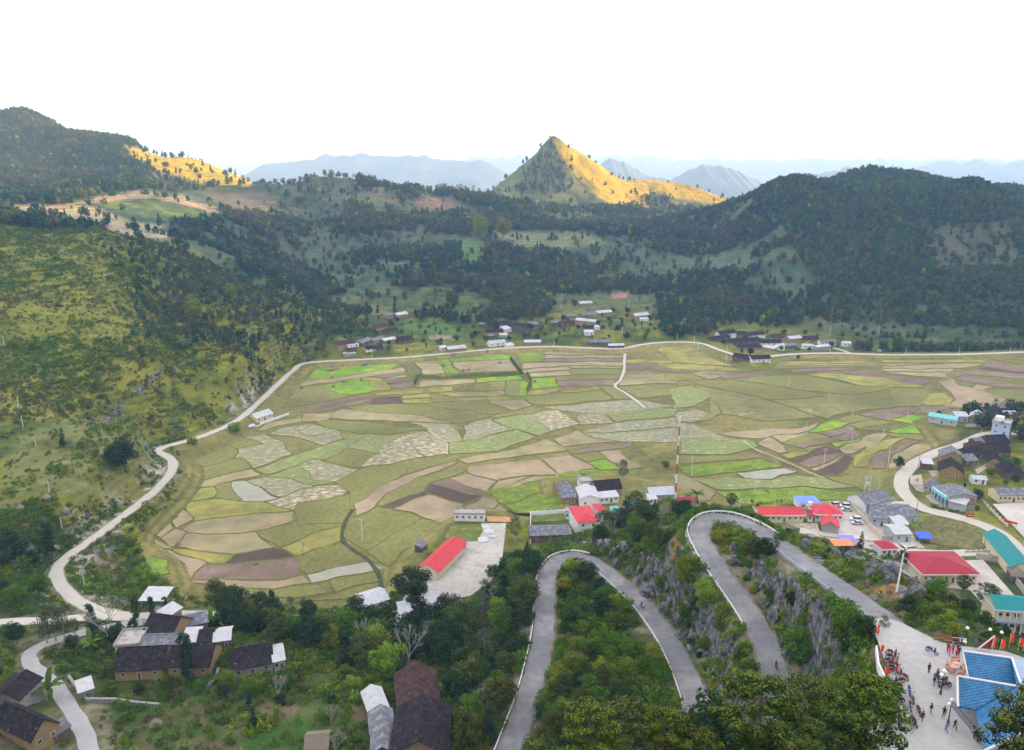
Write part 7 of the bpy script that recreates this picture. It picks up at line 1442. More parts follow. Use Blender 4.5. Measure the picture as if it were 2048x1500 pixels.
follow('stone_wall', poly_line([v7(505,940), v7(560,1020), v7(640,1110), v7(840,1110), v7(1000,1135), v7(1180,1150)]), 'dark dry stone wall around the garden below the tiled houses', 'wall', WM['stone'], 1.0, 1, 0, None, .3, True)
follow('stone_wall', poly_line([v7(1500,1020), v7(1580,960), v7(1600,880)]), 'dark curved stone wall between garden and long tiled house', 'wall', WM['stone'], .9, 1, 0, None, .3, True)
follow('stone_wall', poly_line([(578,828,1.0),(560,834,1.0),(520,848,1.1)]), 'low white garden wall in front of the lone cream house', 'wall', trim_w, .9, 1, 0, None, .12, True)
follow('railing', poly_line([(1706,1505,72),(1738,1478,72),(1766,1458,72)]), 'low white parapet with railing at the bottom edge of the plaza', 'railing', trim_w, .9, .1, 1.5, greym, .1, True)
follow('railing', poly_line([(1752,1300,72),(1756,1335,72),(1768,1362,72)]), 'white parapet behind the row of motorbikes', 'railing', trim_w, .8, .1, 0, None, .1, True)
# hedge
def hedge(pts, h, w, label, seed):
    c = []; r = []
    P_ = poly_line(pts, 1.5)
    for q in P_: c.append((q.x-P_[0].x, q.y-P_[0].y, h*.5)); r.append((w, w, h*.55))
    V, Fq, col = leaves(c, r, 60*len(P_), .55, seed, (.045,.11,.012), (.11,.20,.02)); o = link('hedge', mesh_np('hedge', V, Fq, col, leaf_m), None, P_[0]); o['label'] = label; o['category'] = 'hedge'
def vg(x, y): return (600+x/3.938, 580+y/3.938, .1)
hedge([vg(905,745), vg(925,690), vg(1130,700), vg(1360,680), vg(1755,665)], 2.6, 1.1, 'long bright green hedge enclosing the far green plots', 5)
hedge([vg(1660,545), vg(1700,600), vg(1745,655)], 2.0, .9, 'short green hedge at the right end of the long hedge', 6)
hedge([vg(1790,665), vg(1820,720), vg(1790,800)], 2.2, 1.0, 'curved green hedge right of the enclosed plots', 7)
hedge([(640,728,.2),(700,724,.2),(790,718,.2)], 1.4, .9, 'low green hedge under the far road at left', 8); hedge([(792,720,.2),(870,711,.2),(960,704,.2),(990,700,.2)], 1.9, 1.1, 'bushy hedge in front of the lone ochre house', 9)
# haystacks
stk = MB(); 
for a, b, r0, r1 in ((0, 1.0, 1.05, 1.15), (1.0, 1.7, 1.15, .7), (1.7, 2.3, .7, .12)): stk.tube((0, 0, a), (0, 0, b), r0, r1, 12)
stm = bpy.data.meshes.new('haystack'); stm.from_pydata(stk.V, [], stk.F); stm.materials.append(mat('grey_straw', (.24,.19,.16), .95, var=.25, scale=4, bump=1, bscale=9))
def stack(u, v, px, label, group=None):
    p = G(u, v); s = px/ppm(u, v, p)/2.3; o = link('haystack', stm, None, p, random.uniform(0, 6)); o.scale = (s*1.15, s*1.15, s); o['label'] = label; o['category'] = 'haystack'
    if group: o['group'] = group; POLEL.append((o, 'small grey haystack', 'on the green field' if 'far left' in group else 'on the far patchwork'))
for x, y in [(225,640),(245,638),(272,632),(298,628),(495,596),(518,592)]: stack(600+x/3.938, 580+y/3.938, 6, 'small grey haystack on the yellow-green field at far left', 'haystacks on the far left field')
for x, y in [(262,765),(345,725),(484,712),(252,692),(12,775),(700,742),(1204,516),(1130,600),(1285,640),(1330,635),(1575,580),(1475,490),(1850,728)]: stack(600+x/3.938, 580+y/3.938, 6, 'small grey haystack on the far patchwork fields', 'haystacks on the far patchwork')
for u, v, s, l in [(94,1000,13,'grey haystack beside the line of poles on the left slope'),(41,1020,12,'round haystack at the left on the grassy slope'),(131,1026,13,'haystack below the other two on the left slope'),(312,1455,18,'conical haystack on the dark grass at the bottom'),(40,1362,14,'haystack beside the lower lane, left one'),(58,1368,14,'haystack beside the lower lane, right one'),(1534,984,8,'haystack on the leafy crop field'),(356,1100-10,8,'small straw heap on the tan fields'),(512,1129,7,'straw heap on the dark ploughed strip'),(1410,1010,9,'haystack behind the upper hairpin, left one'),(1428,1010,9,'haystack behind the upper hairpin, middle one'),(1492,1013,8,'haystack behind the upper hairpin, right one'),(1758,706,9,'tall narrow haystack beside the far road at right')]: stack(u, v, s, l)
# fallen rocks on the cuts
def rock_mesh(seed):
    b = bmesh.new(); bmesh.ops.create_icosphere(b, subdivisions=3, radius=1); g = random.Random(seed); k = Vector((g.uniform(.7, 1.3), g.uniform(.6, 1.1), g.uniform(.7, 1.4)))
    for v in b.verts:
        d = 1+.8*(vnoise(np.array([v.co.x*1.6+seed]), np.array([v.co.y*1.6+v.co.z*1.1]), seed)[0]-.5)+.4*(vnoise(np.array([v.co.x*4+seed]), np.array([v.co.y*4+v.co.z*3]), seed)[0]-.5); v.co = Vector((v.co.x*k.x, v.co.y*k.y, v.co.z*k.z))*d
    me = bpy.data.meshes.new('rock'); b.to_mesh(me); b.free(); me.materials.append(mat('limestone', (.15,.15,.155), .95, var=.3, scale=1.6, bump=1, bscale=3, col2=(.055,.055,.06), c2lo=.46, c2hi=.56, c2scale=1.1)); return me
RK = [rock_mesh(i) for i in range(5)]
ROCKL = []
def rocks(px, sp, sr, label, group, seed, cap, zr=(60, 460)):
    g = random.Random(seed)
    for x, y in scatter_region(px, sp, seed, zr, 3.4)[:cap]:
        s = g.uniform(*sr); o = link('boulder', RK[g.randrange(5)], None, (x, y, float(hz(x, y))+s*.15), g.uniform(0, 6)); o.scale = (s, s*.8, s*1.1); o['label'] = label; o['category'] = 'boulder'; o['group'] = group; ROCKL.append((o, {51: 'on the rim', 52: 'in the lower cutting', 53: 'in the middle cutting', 54: 'above the white road'}[seed]))
rocks([(1600,1092),(1700,1125),(1800,1158),(1900,1200),(1920,1225),(1840,1200),(1780,1180),(1660,1135)], 3.0, (1.0, 2.4), 'dark limestone boulder on the rim beside the upper road', 'boulders on the rim', 51, 30)
rocks([(1180,1085),(1240,1090),(1300,1140),(1400,1240),(1440,1330),(1400,1330),(1330,1240),(1250,1155)], 3.2, (.8, 2.0), 'grey limestone boulder in the cutting above the lower road', 'boulders in the lower cutting', 52, 26)
rocks([(1440,1075),(1480,1110),(1560,1220),(1590,1330),(1560,1310),(1490,1180)], 3.2, (.8, 2.0), 'grey limestone boulder in the cutting beside the middle leg', 'boulders in the middle cutting', 53, 20)
rocks([(150,1080),(240,1000),(320,940),(320,880),(450,830),(560,750),(540,740),(440,800),(300,860),(280,960),(200,1010),(120,1070)], 5.5, (.5, 1.5), 'pale boulder along the cutting above the white road', 'boulders above the white road', 54, 60, (200, 700))
EX.append((O_.x+8, O_.y, 14))
# building materials stacked in the school yard
def heap(u, v, r, h, m, label, name='sand_heap', cat='heap', z=2.6):
    p = Vector(PZ(u, v, z)); g = random.Random(int(u)); V = [(0, 0, h)]; Fc = []; n = 14
    for k, (rr, hh) in enumerate(((.4, .72), (.75, .3), (1, -.05))):
        for i in range(n): a = i*6.2832/n; q = rr*r*g.uniform(.85, 1.15); V.append((q*math.cos(a), q*math.sin(a)*.8, h*hh*g.uniform(.85, 1.1)))
    for i in range(n): Fc.append((0, 1+i, 1+(i+1) % n))
    for k in range(2):
        for i in range(n): Fc.append((1+k*n+i, 1+(k+1)*n+i, 1+(k+1)*n+(i+1) % n, 1+k*n+(i+1) % n))
    me = bpy.data.meshes.new(name); me.from_pydata(V, [], Fc); me.materials.append(m); o = link(name, me, None, p); o['label'] = label; o['category'] = cat
heap(978, 1062, 2.2, .8, mat('white_gravel', (.5,.5,.5), .95, var=.3, scale=3), 'pale heap of broken stone at the top of the concrete yard'); heap(972, 1052, 1.6, .6, mat('white_gravel', (.5,.5,.5)), 'smaller pale stone heap beside the bigger one'); heap(1000, 1036, 1.5, .7, mat('orange_soil', (.42,.22,.11)), 'small orange soil heap behind the yard')
def pallet(u, v, w, d, h, n, m, label, z=2.6, rz=.2):
    p = Vector(PZ(u, v, z)); e = empty('stacked_sheets', p, rz, label, 'building material')
    for k in range(n): b = MB(); b.box(-w/2, -d/2+k*d/n, 0.01, w/2, -d/2+(k+.8)*d/n, h*(.8+.2*((k*7) % 3)/2)); b.build('sheet', m, e)
pallet(966, 1080, 3.6, 4.0, .35, 5, mat('pale_board', (.5,.5,.52), .8, var=.1), 'row of pale boards laid on the concrete yard'); pallet(985, 1074, 2.2, 1.6, .5, 3, mat('pale_board', (.5,.5,.52)), 'small pile of pale boards right of the row')

for u, v, l in [(1745, 1092, 'heap of rubble beside the side street'), (1622, 1070, 'pile of broken stone beside the office fence')]: heap(u, v, 1.8, .8, mat('grey_rubble', (.28,.27,.26), .95, var=.4, scale=3), l, 'rubble_heap', 'heap', 4.7)

def tank(u, v, z, label, m=None, r=.7):
    p = Vector(PZ(u, v, z)); e = empty('water_tank', p, .3, label, 'water tank'); b = MB(); b.tube((0, 0, .5), (0, 0, 1.8), r, r, 14); b.ball((0, 0, 1.8), r, 0, 14, 6, (1, 1, .3)); b.build('drum', m or chrome, e)
    for k in range(3): a = k*2.1; b = MB(); b.tube((r*.8*math.cos(a), r*.8*math.sin(a), -.3), (r*.8*math.cos(a), r*.8*math.sin(a), .5), .05, n=5); b.build('leg', greym, e)
tank(1620, 1012, 8.6, 'white water tank on top of the pale blue hip roof', whitem, .8); tank(2004, 848, 13.4, 'steel water tank on the roof of the tall pale blue house')
# ---------------------------------------------------------------- masses of vegetation
LOW = [lowtree(300, 'fdark'), lowtree(301, 'olive'), lowtree(302, 'fblue'), lowtree(303, 'grey'), lowtree(304, 'mid'), lowtree(305, 'fblue', cone=.8, nl=10, R0=1.2, z1=8.5, rl=1.0), lowtree(306, 'lime'), lowtree(307, 'rust'), lowtree(308, 'grey', n=90, s=.8, nl=10, z0=3.5, z1=8.5, R0=1.6, rl=1.0), lowtree(309, 'fdark', cone=.8, nl=10, R0=1.2, z1=8.5, rl=1.0)]
SHR = [lowtree(320, 'mid', 90, .34, .9, .3, 1.4, .55, 5, trunk=False), lowtree(321, 'mid', 90, .34, .9, .3, 1.4, .55, 5, trunk=False), lowtree(322, 'sage', 90, .34, .9, .3, 1.2, .55, 5, trunk=False), lowtree(323, 'lime', 90, .34, .9, .3, 1.2, .5, 5, trunk=False), lowtree(324, 'yel', 90, .32, 1.0, .2, .9, .5, 5, trunk=False)]
BARE = [[(0,425),(60,405),(130,412),(200,385),(300,380),(430,400),(450,430),(420,440),(340,450),(350,470),(330,480),(240,475),(165,455),(40,440)], [(500,378),(560,390),(560,425),(470,430),(420,405),(380,385)],
 [(920,480),(960,478),(962,530),(925,532)], [(980,460),(1180,462),(1230,490),(1100,500),(1000,490)], [(820,395),(900,392),(960,420),(900,425),(830,420)], [(1220,580),(1262,580),(1258,602),(1222,604)],
 [(1850,455),(2000,445),(2040,500),(2030,540),(1870,540)], [(805,640),(860,638),(935,652),(930,682),(850,682),(800,662)], [(660,675),(1040,640),(1310,590),(1310,690),(900,705),(640,720)], [(1430,655),(1710,655),(1710,712),(1430,725)],
 [(1100,590),(1310,590),(1330,690),(1100,690)], [(740,615),(830,615),(830,650),(740,650)], [(180,400),(330,398),(420,425),(380,445),(300,440)], [(1600,640),(2048,660),(2048,700),(1600,700)], [(930,580),(1000,610),(960,640),(900,640)]]
def forest_points():
    g = np.random.default_rng(11); n = 620000
    x = g.uniform(-1050, 900, n); y = g.uniform(380, 1650, n); z = hz(x, y); u, v, zc = proj(x, y, z)
    ok = (u > -160) & (u < 2210) & (zc > 380); x, y, z, u, v, zc = [q[ok] for q in (x, y, z, u, v, zc)]
    d = np.hypot(x, y); big_ = fbm(x, y, 75, 4, 201); sm = fbm(x, y, 20, 3, 203)
    dome_ = (x > 320) & (y > 620) & (y < 1300)
    dens = sstep(.44, .54, big_*.6+sm*.4)*.92+.06
    dens = np.where(dome_, .72+.28*sstep(.40, .52, big_*.5+sm*.5), dens)
    lh_ = (d > 1060) & (x < -230); dens = np.where(lh_, np.where(u > 300+100*(sm-.5), .05, .95), dens)
    pk_ = (y > 1230) & (np.abs(x-200) < 430) & (v < 415); dens = np.where(pk_, .012+.16*(sstep(1260, 1290, u)*sstep(385, 400, v)*(1-sstep(1330,1350,u)))+.14*in_poly(u, v, [(1030,380),(1095,282),(1106,292),(1128,330),(1150,368),(1130,388),(1050,392)]), dens)
    dens = np.where(in_poly(u, v, [(240,288),(400,312),(520,364),(490,384),(400,372),(330,347),(255,318)]) & (zc > 1050), .03, dens)
    left_ = (x < -60) & (d < 700) & (d > 380)
    # left hill: grass near, woods towards the ridge at right
    ls = sstep(180, 330, u-(v-500)*.20)*sstep(.30, .48, sm*.5+big_*.5); ls = ls*(1-sstep(0, 120, v-640)*(1-sstep(420, 520, u)))
    dens = np.where(left_, ls*.8, dens)
    dens = np.where((v > 560) & (v < 680) & (u > 930) & (u < 1450) & ~left_, .8, dens)
    dens = np.where((v > 600) & (v < 650) & (u > 1430), .6, dens)
    for b in BARE: dens = np.where(in_poly(u, v, b) & (zc > 440), dens*(.22 if b[0][0] == 1850 else .04), dens)
    dens *= 1-np.clip(1-sstep(4, 14, sdist(x, y, VALLEY)), 0, 1)
    ok = (g.random(len(x)) < dens*.30)
    x, y, z, u, v, zc, d, big_, sm = [q[ok] for q in (x, y, z, u, v, zc, d, big_, sm)]
    rd = rdist(x, y); ok = rd > 6
    for (ex, ey, er) in EX: ok &= ((x-ex)**2+(y-ey)**2 > (er+2)**2)
    x, y, z, u, v, zc, d, big_, sm = [q[ok] for q in (x, y, z, u, v, zc, d, big_, sm)]; n = len(x)
    tone = fbm(x, y, 55, 3, 207); r = g.random(n)
    K = np.where(tone > .53, np.where(r < .30, 3, np.where(r < .55, 8, np.where(r < .8, 1, 0))), np.where(r < .3, 0, np.where(r < .55, 2, np.where(r < .75, 5, np.where(r < .9, 9, 4)))))
    K = np.where(g.random(n) < .025, 6, K); K = np.where(g.random(n) < .03, 7, K)
    dome_ = (x > 320); K = np.where(dome_ & (g.random(n) < .7), np.where(g.random(n) < .6, 0, 4), K)
    S = g.uniform(.65, 1.35, n)*np.where(dome_, .9, 1.0)*np.where((x < -60) & (d < 700), .62, 1.0)*np.where(d > 1100, 1.15, 1.0)
    print('FOREST', n); return np.c_[x, y, z-.3], S, K
P_, S_, K_ = forest_points()
stuff('forest', 'mixed dark woodland covering the far hillsides around the valley', 'forest', P_, S_, K_, LOW, 1)
def shrub_points():
    g = np.random.default_rng(12); n = 150000
    x = g.uniform(-520, -40, n); y = g.uniform(110, 640, n); z = hz(x, y); u, v, zc = proj(x, y, z)
    big_ = fbm(x, y, 40, 4, 221); sm = fbm(x, y, 9, 3, 223); dens = sstep(.44, .60, big_*.6+sm*.4)
    dens = dens*.8+.16; dens *= np.where(v > 1195, .0, 1)*sstep(0, 6, sdist(x, y, VALLEY)); dens = np.where((v > 850) & (v < 1010) & (u < 300), dens*.45, dens)
    ok = (u > -200) & (u < 760) & (g.random(n) < dens*.95); x, y, z = x[ok], y[ok], z[ok]; rd = rdist(x, y); ok = rd > 3.5
    for pl, _z, _b in PADS: ok &= ~in_poly(x, y, pl)
    for (ex, ey, er) in EX: ok &= ((x-ex)**2+(y-ey)**2 > (er+1)**2)
    x, y, z = x[ok], y[ok], z[ok]; n = len(x); t = fbm(x, y, 30, 3, 227); r = g.random(n)
    K = np.where(t > .52, np.where(r < .5, 2, np.where(r < .75, 4, 1)), np.where(r < .45, 0, np.where(r < .8, 1, np.where(r < .9, 3, 4))))
    S = g.uniform(.35, 1.1, n)*np.where(g.random(n) < .07, 2.2, 1); print('SHRUBS', n); return np.c_[x, y, z-.1], S, K
P_, S_, K_ = shrub_points()
stuff('hillside_shrubbery', 'low scrub and small bushes dotted over the grassy left hillside', 'shrubs', P_, S_, K_, SHR, 2)
def under_points():
    g = np.random.default_rng(13); n = 110000
    x = g.uniform(-210, 190, n); y = g.uniform(60, 330, n); z = hz(x, y); u, v, zc = proj(x, y, z)
    sm = fbm(x, y, 8, 3, 243); big_ = fbm(x, y, 26, 3, 245); dens = sstep(.40, .58, big_*.5+sm*.5)*.9+.1
    gy_, gx_ = np.gradient(H, GY, GX); sl = np.hypot(gx_, gy_); i = np.clip(np.searchsorted(GX, x)-1, 0, len(GX)-2); j = np.clip(np.searchsorted(GY, y)-1, 0, len(GY)-2); sl = sl[j, i]
    dens *= 1+.15*sstep(.8, 1.2, sl)
    dens = np.where((u < 640) & (v > 1380), dens*.35, dens); dens = np.where(u < 420, dens*.6, dens)
    ok = (u > -100) & (u < 2150) & (v > 1000) & (v < 1750) & (g.random(n) < dens*.85) & (sdist(x, y, VALLEY) > 2); x, y, z = x[ok], y[ok], z[ok]
    ok = rdist(x, y) > 3.3
    for pl, _z, _b in PADS[:4]: ok &= ~(sdist(x, y, pl) < 1.0)
    for (ex, ey, er) in EX: ok &= ((x-ex)**2+(y-ey)**2 > (er+.6)**2)
    x, y, z = x[ok], y[ok], z[ok]; n = len(x); r = g.random(n); t = fbm(x, y, 18, 3, 247)
    K = np.where(t > .55, np.where(r < .4, 3, np.where(r < .65, 4, 1)), np.where(r < .42, 0, np.where(r < .8, 1, 2)))
    S = g.uniform(.4, 1.35, n)*np.where((u[ok] if False else x) > 60, .75, 1); print('UNDER', n); return np.c_[x, y, z-.1], S, K
P_, S_, K_ = under_points()
stuff('undergrowth', 'tangled green undergrowth on the banks around the hairpin road', 'undergrowth', P_, S_, K_, SHR, 3)

# ---------------------------------------------------------------- trees one can tell apart
LAND = [(n, G(u, v)) for n, u, v in [('the paddy edge shed',752,1218),('the long red roofed hall',880,1150),('the lower hairpin top',1146,1113),('the big double tiled roof',850,1400),('the patched blue-grey sheds',765,1480),('the white ended long house',560,1345),('the uppermost tiled house',320,1285),('the white canopy',305,1212),('the road junction',262,1233),('the banana plant by the lane',100,1395),
 ('the rider on the lower leg',1284,1216),('the guard rail end',1370,1400),('the masonry wall',1385,1090),('the top of the upper hairpin',1440,1030),('the rider on the middle leg',1552,1336),('the blue information board',1703,1222),('the plaza entrance',1745,1250),('the row of motorbikes',1775,1340),('the wind turbine',1795,1172),('the large red hip roof',1880,1160),('the orange tarpaulin stall',1690,1095),
 ('the teal roofed school',2000,1250),('the broad pine by the mast',1268,1035),('the white two storey house',1180,1065),('the lower hairpin wall',1060,1300),('the bottom left house',90,1470),('the concrete frame house',250,1310),('the white road bend',115,1145),('the lone ochre house',905,702),('the topmost mud house',1172,612),('the lone cream house',520,842),('the long brown roofed house',695,705),('the middle village cluster',1000,670),('the fork house',1232,695),('the very long black roof',1495,688),('the small square white house',1693,692),('the tall pale blue house',1995,880),('the turquoise shop',1880,1010),('the faded teal tin shed',1885,850),('the clump in mid slope',1420,1250),('the middle of the spur',1300,1080),('the inner curve of the lane',180,1330),('the top of the dark belt',940,1230),('the west end of the dark belt',480,1240)]]
LAND = [(n, p) for n, p in LAND if p.length < 1200]
ORD = ['nearest', 'second nearest', 'third nearest', 'fourth nearest', 'fifth nearest', 'sixth nearest', 'seventh nearest', 'eighth nearest', 'ninth nearest', 'tenth nearest', 'eleventh nearest', 'twelfth nearest', 'thirteenth nearest', 'fourteenth nearest', 'fifteenth nearest', 'sixteenth nearest', 'seventeenth nearest', 'eighteenth nearest', 'nineteenth nearest', 'twentieth nearest']
TOLAB = []
def relabel():
    B_ = {}
    for o, look, where in TOLAB:
        p = Vector(o.location); n, q = min(LAND, key=lambda t: (t[1]-p).length); B_.setdefault((look, where, n), []).append(((q-p).length, o))
    for (look, where, n), L_ in B_.items():
        L_.sort(key=lambda t: t[0])
        for i, (d, o) in enumerate(L_): o['label'] = ('%s %s, %s %s' % (look, where, ORD[min(i, 19)], n))
def region(px, spacing, kinds, hr, label, group, seed, cap=80, rpad=4.6, zr=(60, 460), cat='tree'):
    pts = scatter_region(px, spacing, seed, zr, rpad); g = random.Random(seed); g.shuffle(pts); pts = pts[:cap]
    ks, ws = zip(*kinds.items())
    for x, y in pts:
        k = g.choices(ks, ws)[0]; f = 1.0 if 'bush' not in k else .55
        o_ = put_tree(k, x, y, g.uniform(*hr)*f, label[k] if isinstance(label, dict) else label, group+': '+k.replace('_', ' '), None, 'bush' if 'bush' in k else ('plant' if 'banana' in k else 'tree')); TOLAB.append((o_, LOOK[k], WH_[seed]))
LOOK = {'broadleaf_tree': 'dark leafy tree', 'bright_tree': 'yellow-green tree', 'feathery_tree': 'feathery tree', 'bush': 'dark bush', 'bright_bush': 'lime bush', 'conifer_tree': 'pointed conifer', 'slender_tree': 'narrow dark tree', 'bare_tree': 'leafless tree', 'pine_tree': 'pine', 'banana_plant': 'banana plant'}
WH_ = {31: 'in the dark belt', 32: 'by the bottom sheds', 33: 'inside the lower hairpin', 34: 'on the spur', 35: 'above the middle leg', 36: 'on the plaza bank', 37: 'on the rim', 38: 'at the bottom edge', 39: 'at the road bend', 40: 'by the lower lane', 41: 'in the garden', 42: 'by the red block', 43: 'behind the tin sheds', 44: 'in the right village', 45: 'in the far village', 46: 'by the dark hamlet', 47: 'before the tiled houses', 48: 'at the corner house', 49: 'inside the lane curve', 50: 'above the town', 55: 'on the lower cliff', 56: 'on the middle cliff'}
def lab(where): return {'broadleaf_tree': 'dark leafy tree '+where, 'bright_tree': 'yellow-green leafy tree '+where, 'feathery_tree': 'thin grey-green feathery tree '+where, 'bush': 'dark rounded bush '+where, 'bright_bush': 'bright lime bush '+where,
  'conifer_tree': 'dark pointed conifer '+where, 'slender_tree': 'tall narrow dark tree '+where, 'bare_tree': 'leafless grey tree '+where, 'pine_tree': 'rounded green pine '+where, 'banana_plant': 'banana plant '+where}
region([(430,1215),(600,1235),(740,1250),(800,1262),(880,1240),(960,1205),(1010,1160),(1062,1118),(1068,1160),(1060,1250),(1035,1350),(985,1490),(880,1560),(905,1440),(905,1340),(800,1330),(780,1380),(700,1330),(600,1300),(440,1262)], 4.4,
  {'broadleaf_tree': 8, 'slender_tree': 2, 'conifer_tree': 1.2, 'feathery_tree': 1, 'bright_tree': .5, 'bare_tree': .7, 'bush': 2}, (6.5, 11), lab('in the dense belt between the tiled houses and the lower hairpin'), 'trees in the dark belt below the hairpin', 31, 175)
region([(610,1400),(700,1330),(780,1385),(740,1500),(620,1560)], 6, {'broadleaf_tree': 5, 'bush': 3, 'bright_bush': 1, 'bare_tree': 1, 'feathery_tree': 1}, (4, 7.5), lab('beside the white roofed sheds at the bottom'), 'trees beside the bottom sheds', 32, 36)
region([(1108,1170),(1150,1135),(1200,1170),(1260,1230),(1310,1300),(1330,1400),(1320,1500),(1090,1500),(1078,1330),(1095,1230)], 3.3, {'bush': 6, 'bright_bush': 2.5, 'broadleaf_tree': 1.8, 'feathery_tree': .3}, (4.5, 8.0), lab('on the bank enclosed by the lower hairpin'), 'bushes inside the lower hairpin', 33, 110, 4.2)
region([(1190,1090),(1210,1060),(1240,1020),(1300,1000),(1372,1000),(1378,1050),(1385,1110),(1410,1150),(1400,1260),(1360,1240),(1280,1150),(1225,1110)], 3.8, {'broadleaf_tree': 4, 'bush': 4, 'bright_bush': 1.8, 'bright_tree': .7, 'bare_tree': .7, 'feathery_tree': 1}, (4.2, 7.5), lab('on the wooded spur between the two hairpins'), 'trees on the spur between hairpins', 34, 90, 4.4)
region([(1360,1180),(1420,1130),(1470,1220),(1490,1330),(1500,1400),(1420,1400),(1370,1270)], 3.6, {'bush': 5, 'bright_bush': 1.5, 'broadleaf_tree': 1}, (3.2, 5.8), lab('on the slope above the middle road leg'), 'bushes above the middle road leg', 35, 50, 5)
region([(1436,1064),(1480,1080),(1560,1130),(1660,1200),(1738,1260),(1756,1330),(1788,1400),(1770,1460),(1680,1560),(1590,1500),(1580,1380),(1560,1270),(1510,1170)], 3.9, {'broadleaf_tree': 6, 'bush': 5, 'bright_bush': 1, 'feathery_tree': .8}, (3.8, 6.4), lab('on the steep bank between the upper road and the middle leg'), 'trees on the bank below the plaza', 36, 110, 5.6)
region([(1520,1045),(1640,1085),(1760,1130),(1840,1170),(1900,1190),(1980,1240),(2040,1290),(1930,1278),(1860,1255),(1800,1210),(1700,1150),(1600,1095)], 4.2, {'bush': 5, 'bright_bush': 1.5, 'broadleaf_tree': .7, 'bare_tree': .3}, (1.4, 3.0), lab('on the rocky rim above the town'), 'bushes on the rocky rim', 37, 60, 4.4)
region([(1080,1500),(1300,1510),(1420,1520),(1600,1500),(1740,1520),(1740,1700),(1080,1700)], 5.2, {'pine_tree': 5, 'broadleaf_tree': 3, 'bush': 2, 'slender_tree': .6}, (4.2, 6.6), lab('along the bottom edge in front of the hairpins'), 'trees along the bottom edge', 38, 40, 5)
region([(0,1130),(50,1100),(100,1170),(105,1230),(40,1236),(0,1236),(-60,1230),(-60,1100)], 6.5, {'broadleaf_tree': 5, 'bush': 4}, (4, 8), lab('beside the bend of the white road at left'), 'trees at the left bend', 39, 22, 4)
region([(-60,1260),(60,1262),(50,1300),(60,1350),(110,1390),(60,1400),(-60,1420)], 6, {'feathery_tree': 3, 'broadleaf_tree': 4, 'bush': 2}, (4, 7.5), lab('beside the narrow lane in the bottom left corner'), 'trees at the lower left lane', 40, 18, 3.5)
region([(200,1390),(440,1395),(600,1380),(600,1420),(450,1425),(210,1420)], 7, {'broadleaf_tree': 2, 'bush': 5, 'conifer_tree': .6, 'bare_tree': 1}, (3.5, 6.5), lab('in the garden below the long tiled houses'), 'garden trees below the tiled houses', 41, 30, 3.5)
region([(205,1372),(440,1372),(600,1372),(600,1400),(440,1398),(205,1395)], 5.5, {'broadleaf_tree': 3, 'bush': 5, 'bright_bush': 1}, (3.5, 6), lab('in front of the long tiled houses'), 'trees before the tiled houses', 47, 16, 3.5)
region([(-60,1385),(30,1390),(10,1440),(-20,1500),(-60,1560)], 5, {'broadleaf_tree': 5, 'bush': 3}, (4, 7), lab('at the corner house'), 'trees at the corner house', 48, 14, 3.5)
region([(195,1245),(290,1262),(285,1300),(225,1300),(150,1310),(120,1300)], 5.5, {'broadleaf_tree': 3, 'bush': 4, 'feathery_tree': 1}, (3.5, 6), lab('inside the lane curve'), 'trees inside the lane curve', 49, 14, 3.5)
region([(1835,1186),(1900,1192),(1985,1245),(2035,1288),(1930,1283),(1865,1264),(1820,1240),(1800,1215)], 2.6, {'bush': 6, 'bright_bush': 1.5, 'broadleaf_tree': 2}, (2.8, 5.2), lab('between the plaza and the red hip roof'), 'bushes between plaza and town', 50, 70, 4.0)
region([(1190,1098),(1240,1100),(1320,1170),(1400,1260),(1450,1370),(1400,1380),(1340,1280),(1260,1180)], 3.4, {'bush': 6, 'bright_bush': 2}, (2.6, 5), lab('on the lower rock face'), 'bushes on the lower rock face', 55, 44, 4.2)
region([(1450,1085),(1505,1130),(1575,1240),(1605,1360),(1570,1350),(1535,1270),(1485,1180)], 3.4, {'bush': 6, 'bright_bush': 2}, (2.6, 5), lab('on the middle rock face'), 'bushes on the middle rock face', 56, 44, 4.2)
region([(1500,1000),(1530,1010),(1560,1050),(1500,1035)], 5, {'bush': 3}, (2, 3), lab('beside the long red roofed block'), 'bushes beside the red block', 42, 6)
region([(1830,830),(2048,815),(2048,850),(2000,850)], 8, {'broadleaf_tree': 2, 'bush': 4}, (3, 5), lab('behind the grey tin sheds at right'), 'trees behind the tin sheds', 43, 8, 4)
region([(1870,1000),(1940,960),(2040,920),(2048,960),(1985,985),(1960,1030)], 6, {'broadleaf_tree': 4, 'bush': 5, 'bright_bush': 1}, (3.5, 6), lab('between the village houses and the gravel road'), 'trees in the right village', 44, 24, 4)
region([(640,690),(800,640),(1040,650),(1310,610),(1310,680),(1000,690),(640,715)], 9, {'broadleaf_tree': 4, 'bush': 4, 'slender_tree': 1, 'banana_plant': 1}, (4, 7), lab('among the far village houses'), 'trees among the far village', 45, 105, 5, (440, 900))
region([(1320,640),(1440,650),(1440,690),(1560,735),(1700,690),(2048,690),(2048,670),(1450,640)], 10, {'broadleaf_tree': 4, 'bush': 4, 'feathery_tree': 1}, (4, 7), lab('around the dark roofed hamlet below the wooded dome'), 'trees around the dark hamlet', 46, 62, 5, (440, 900))
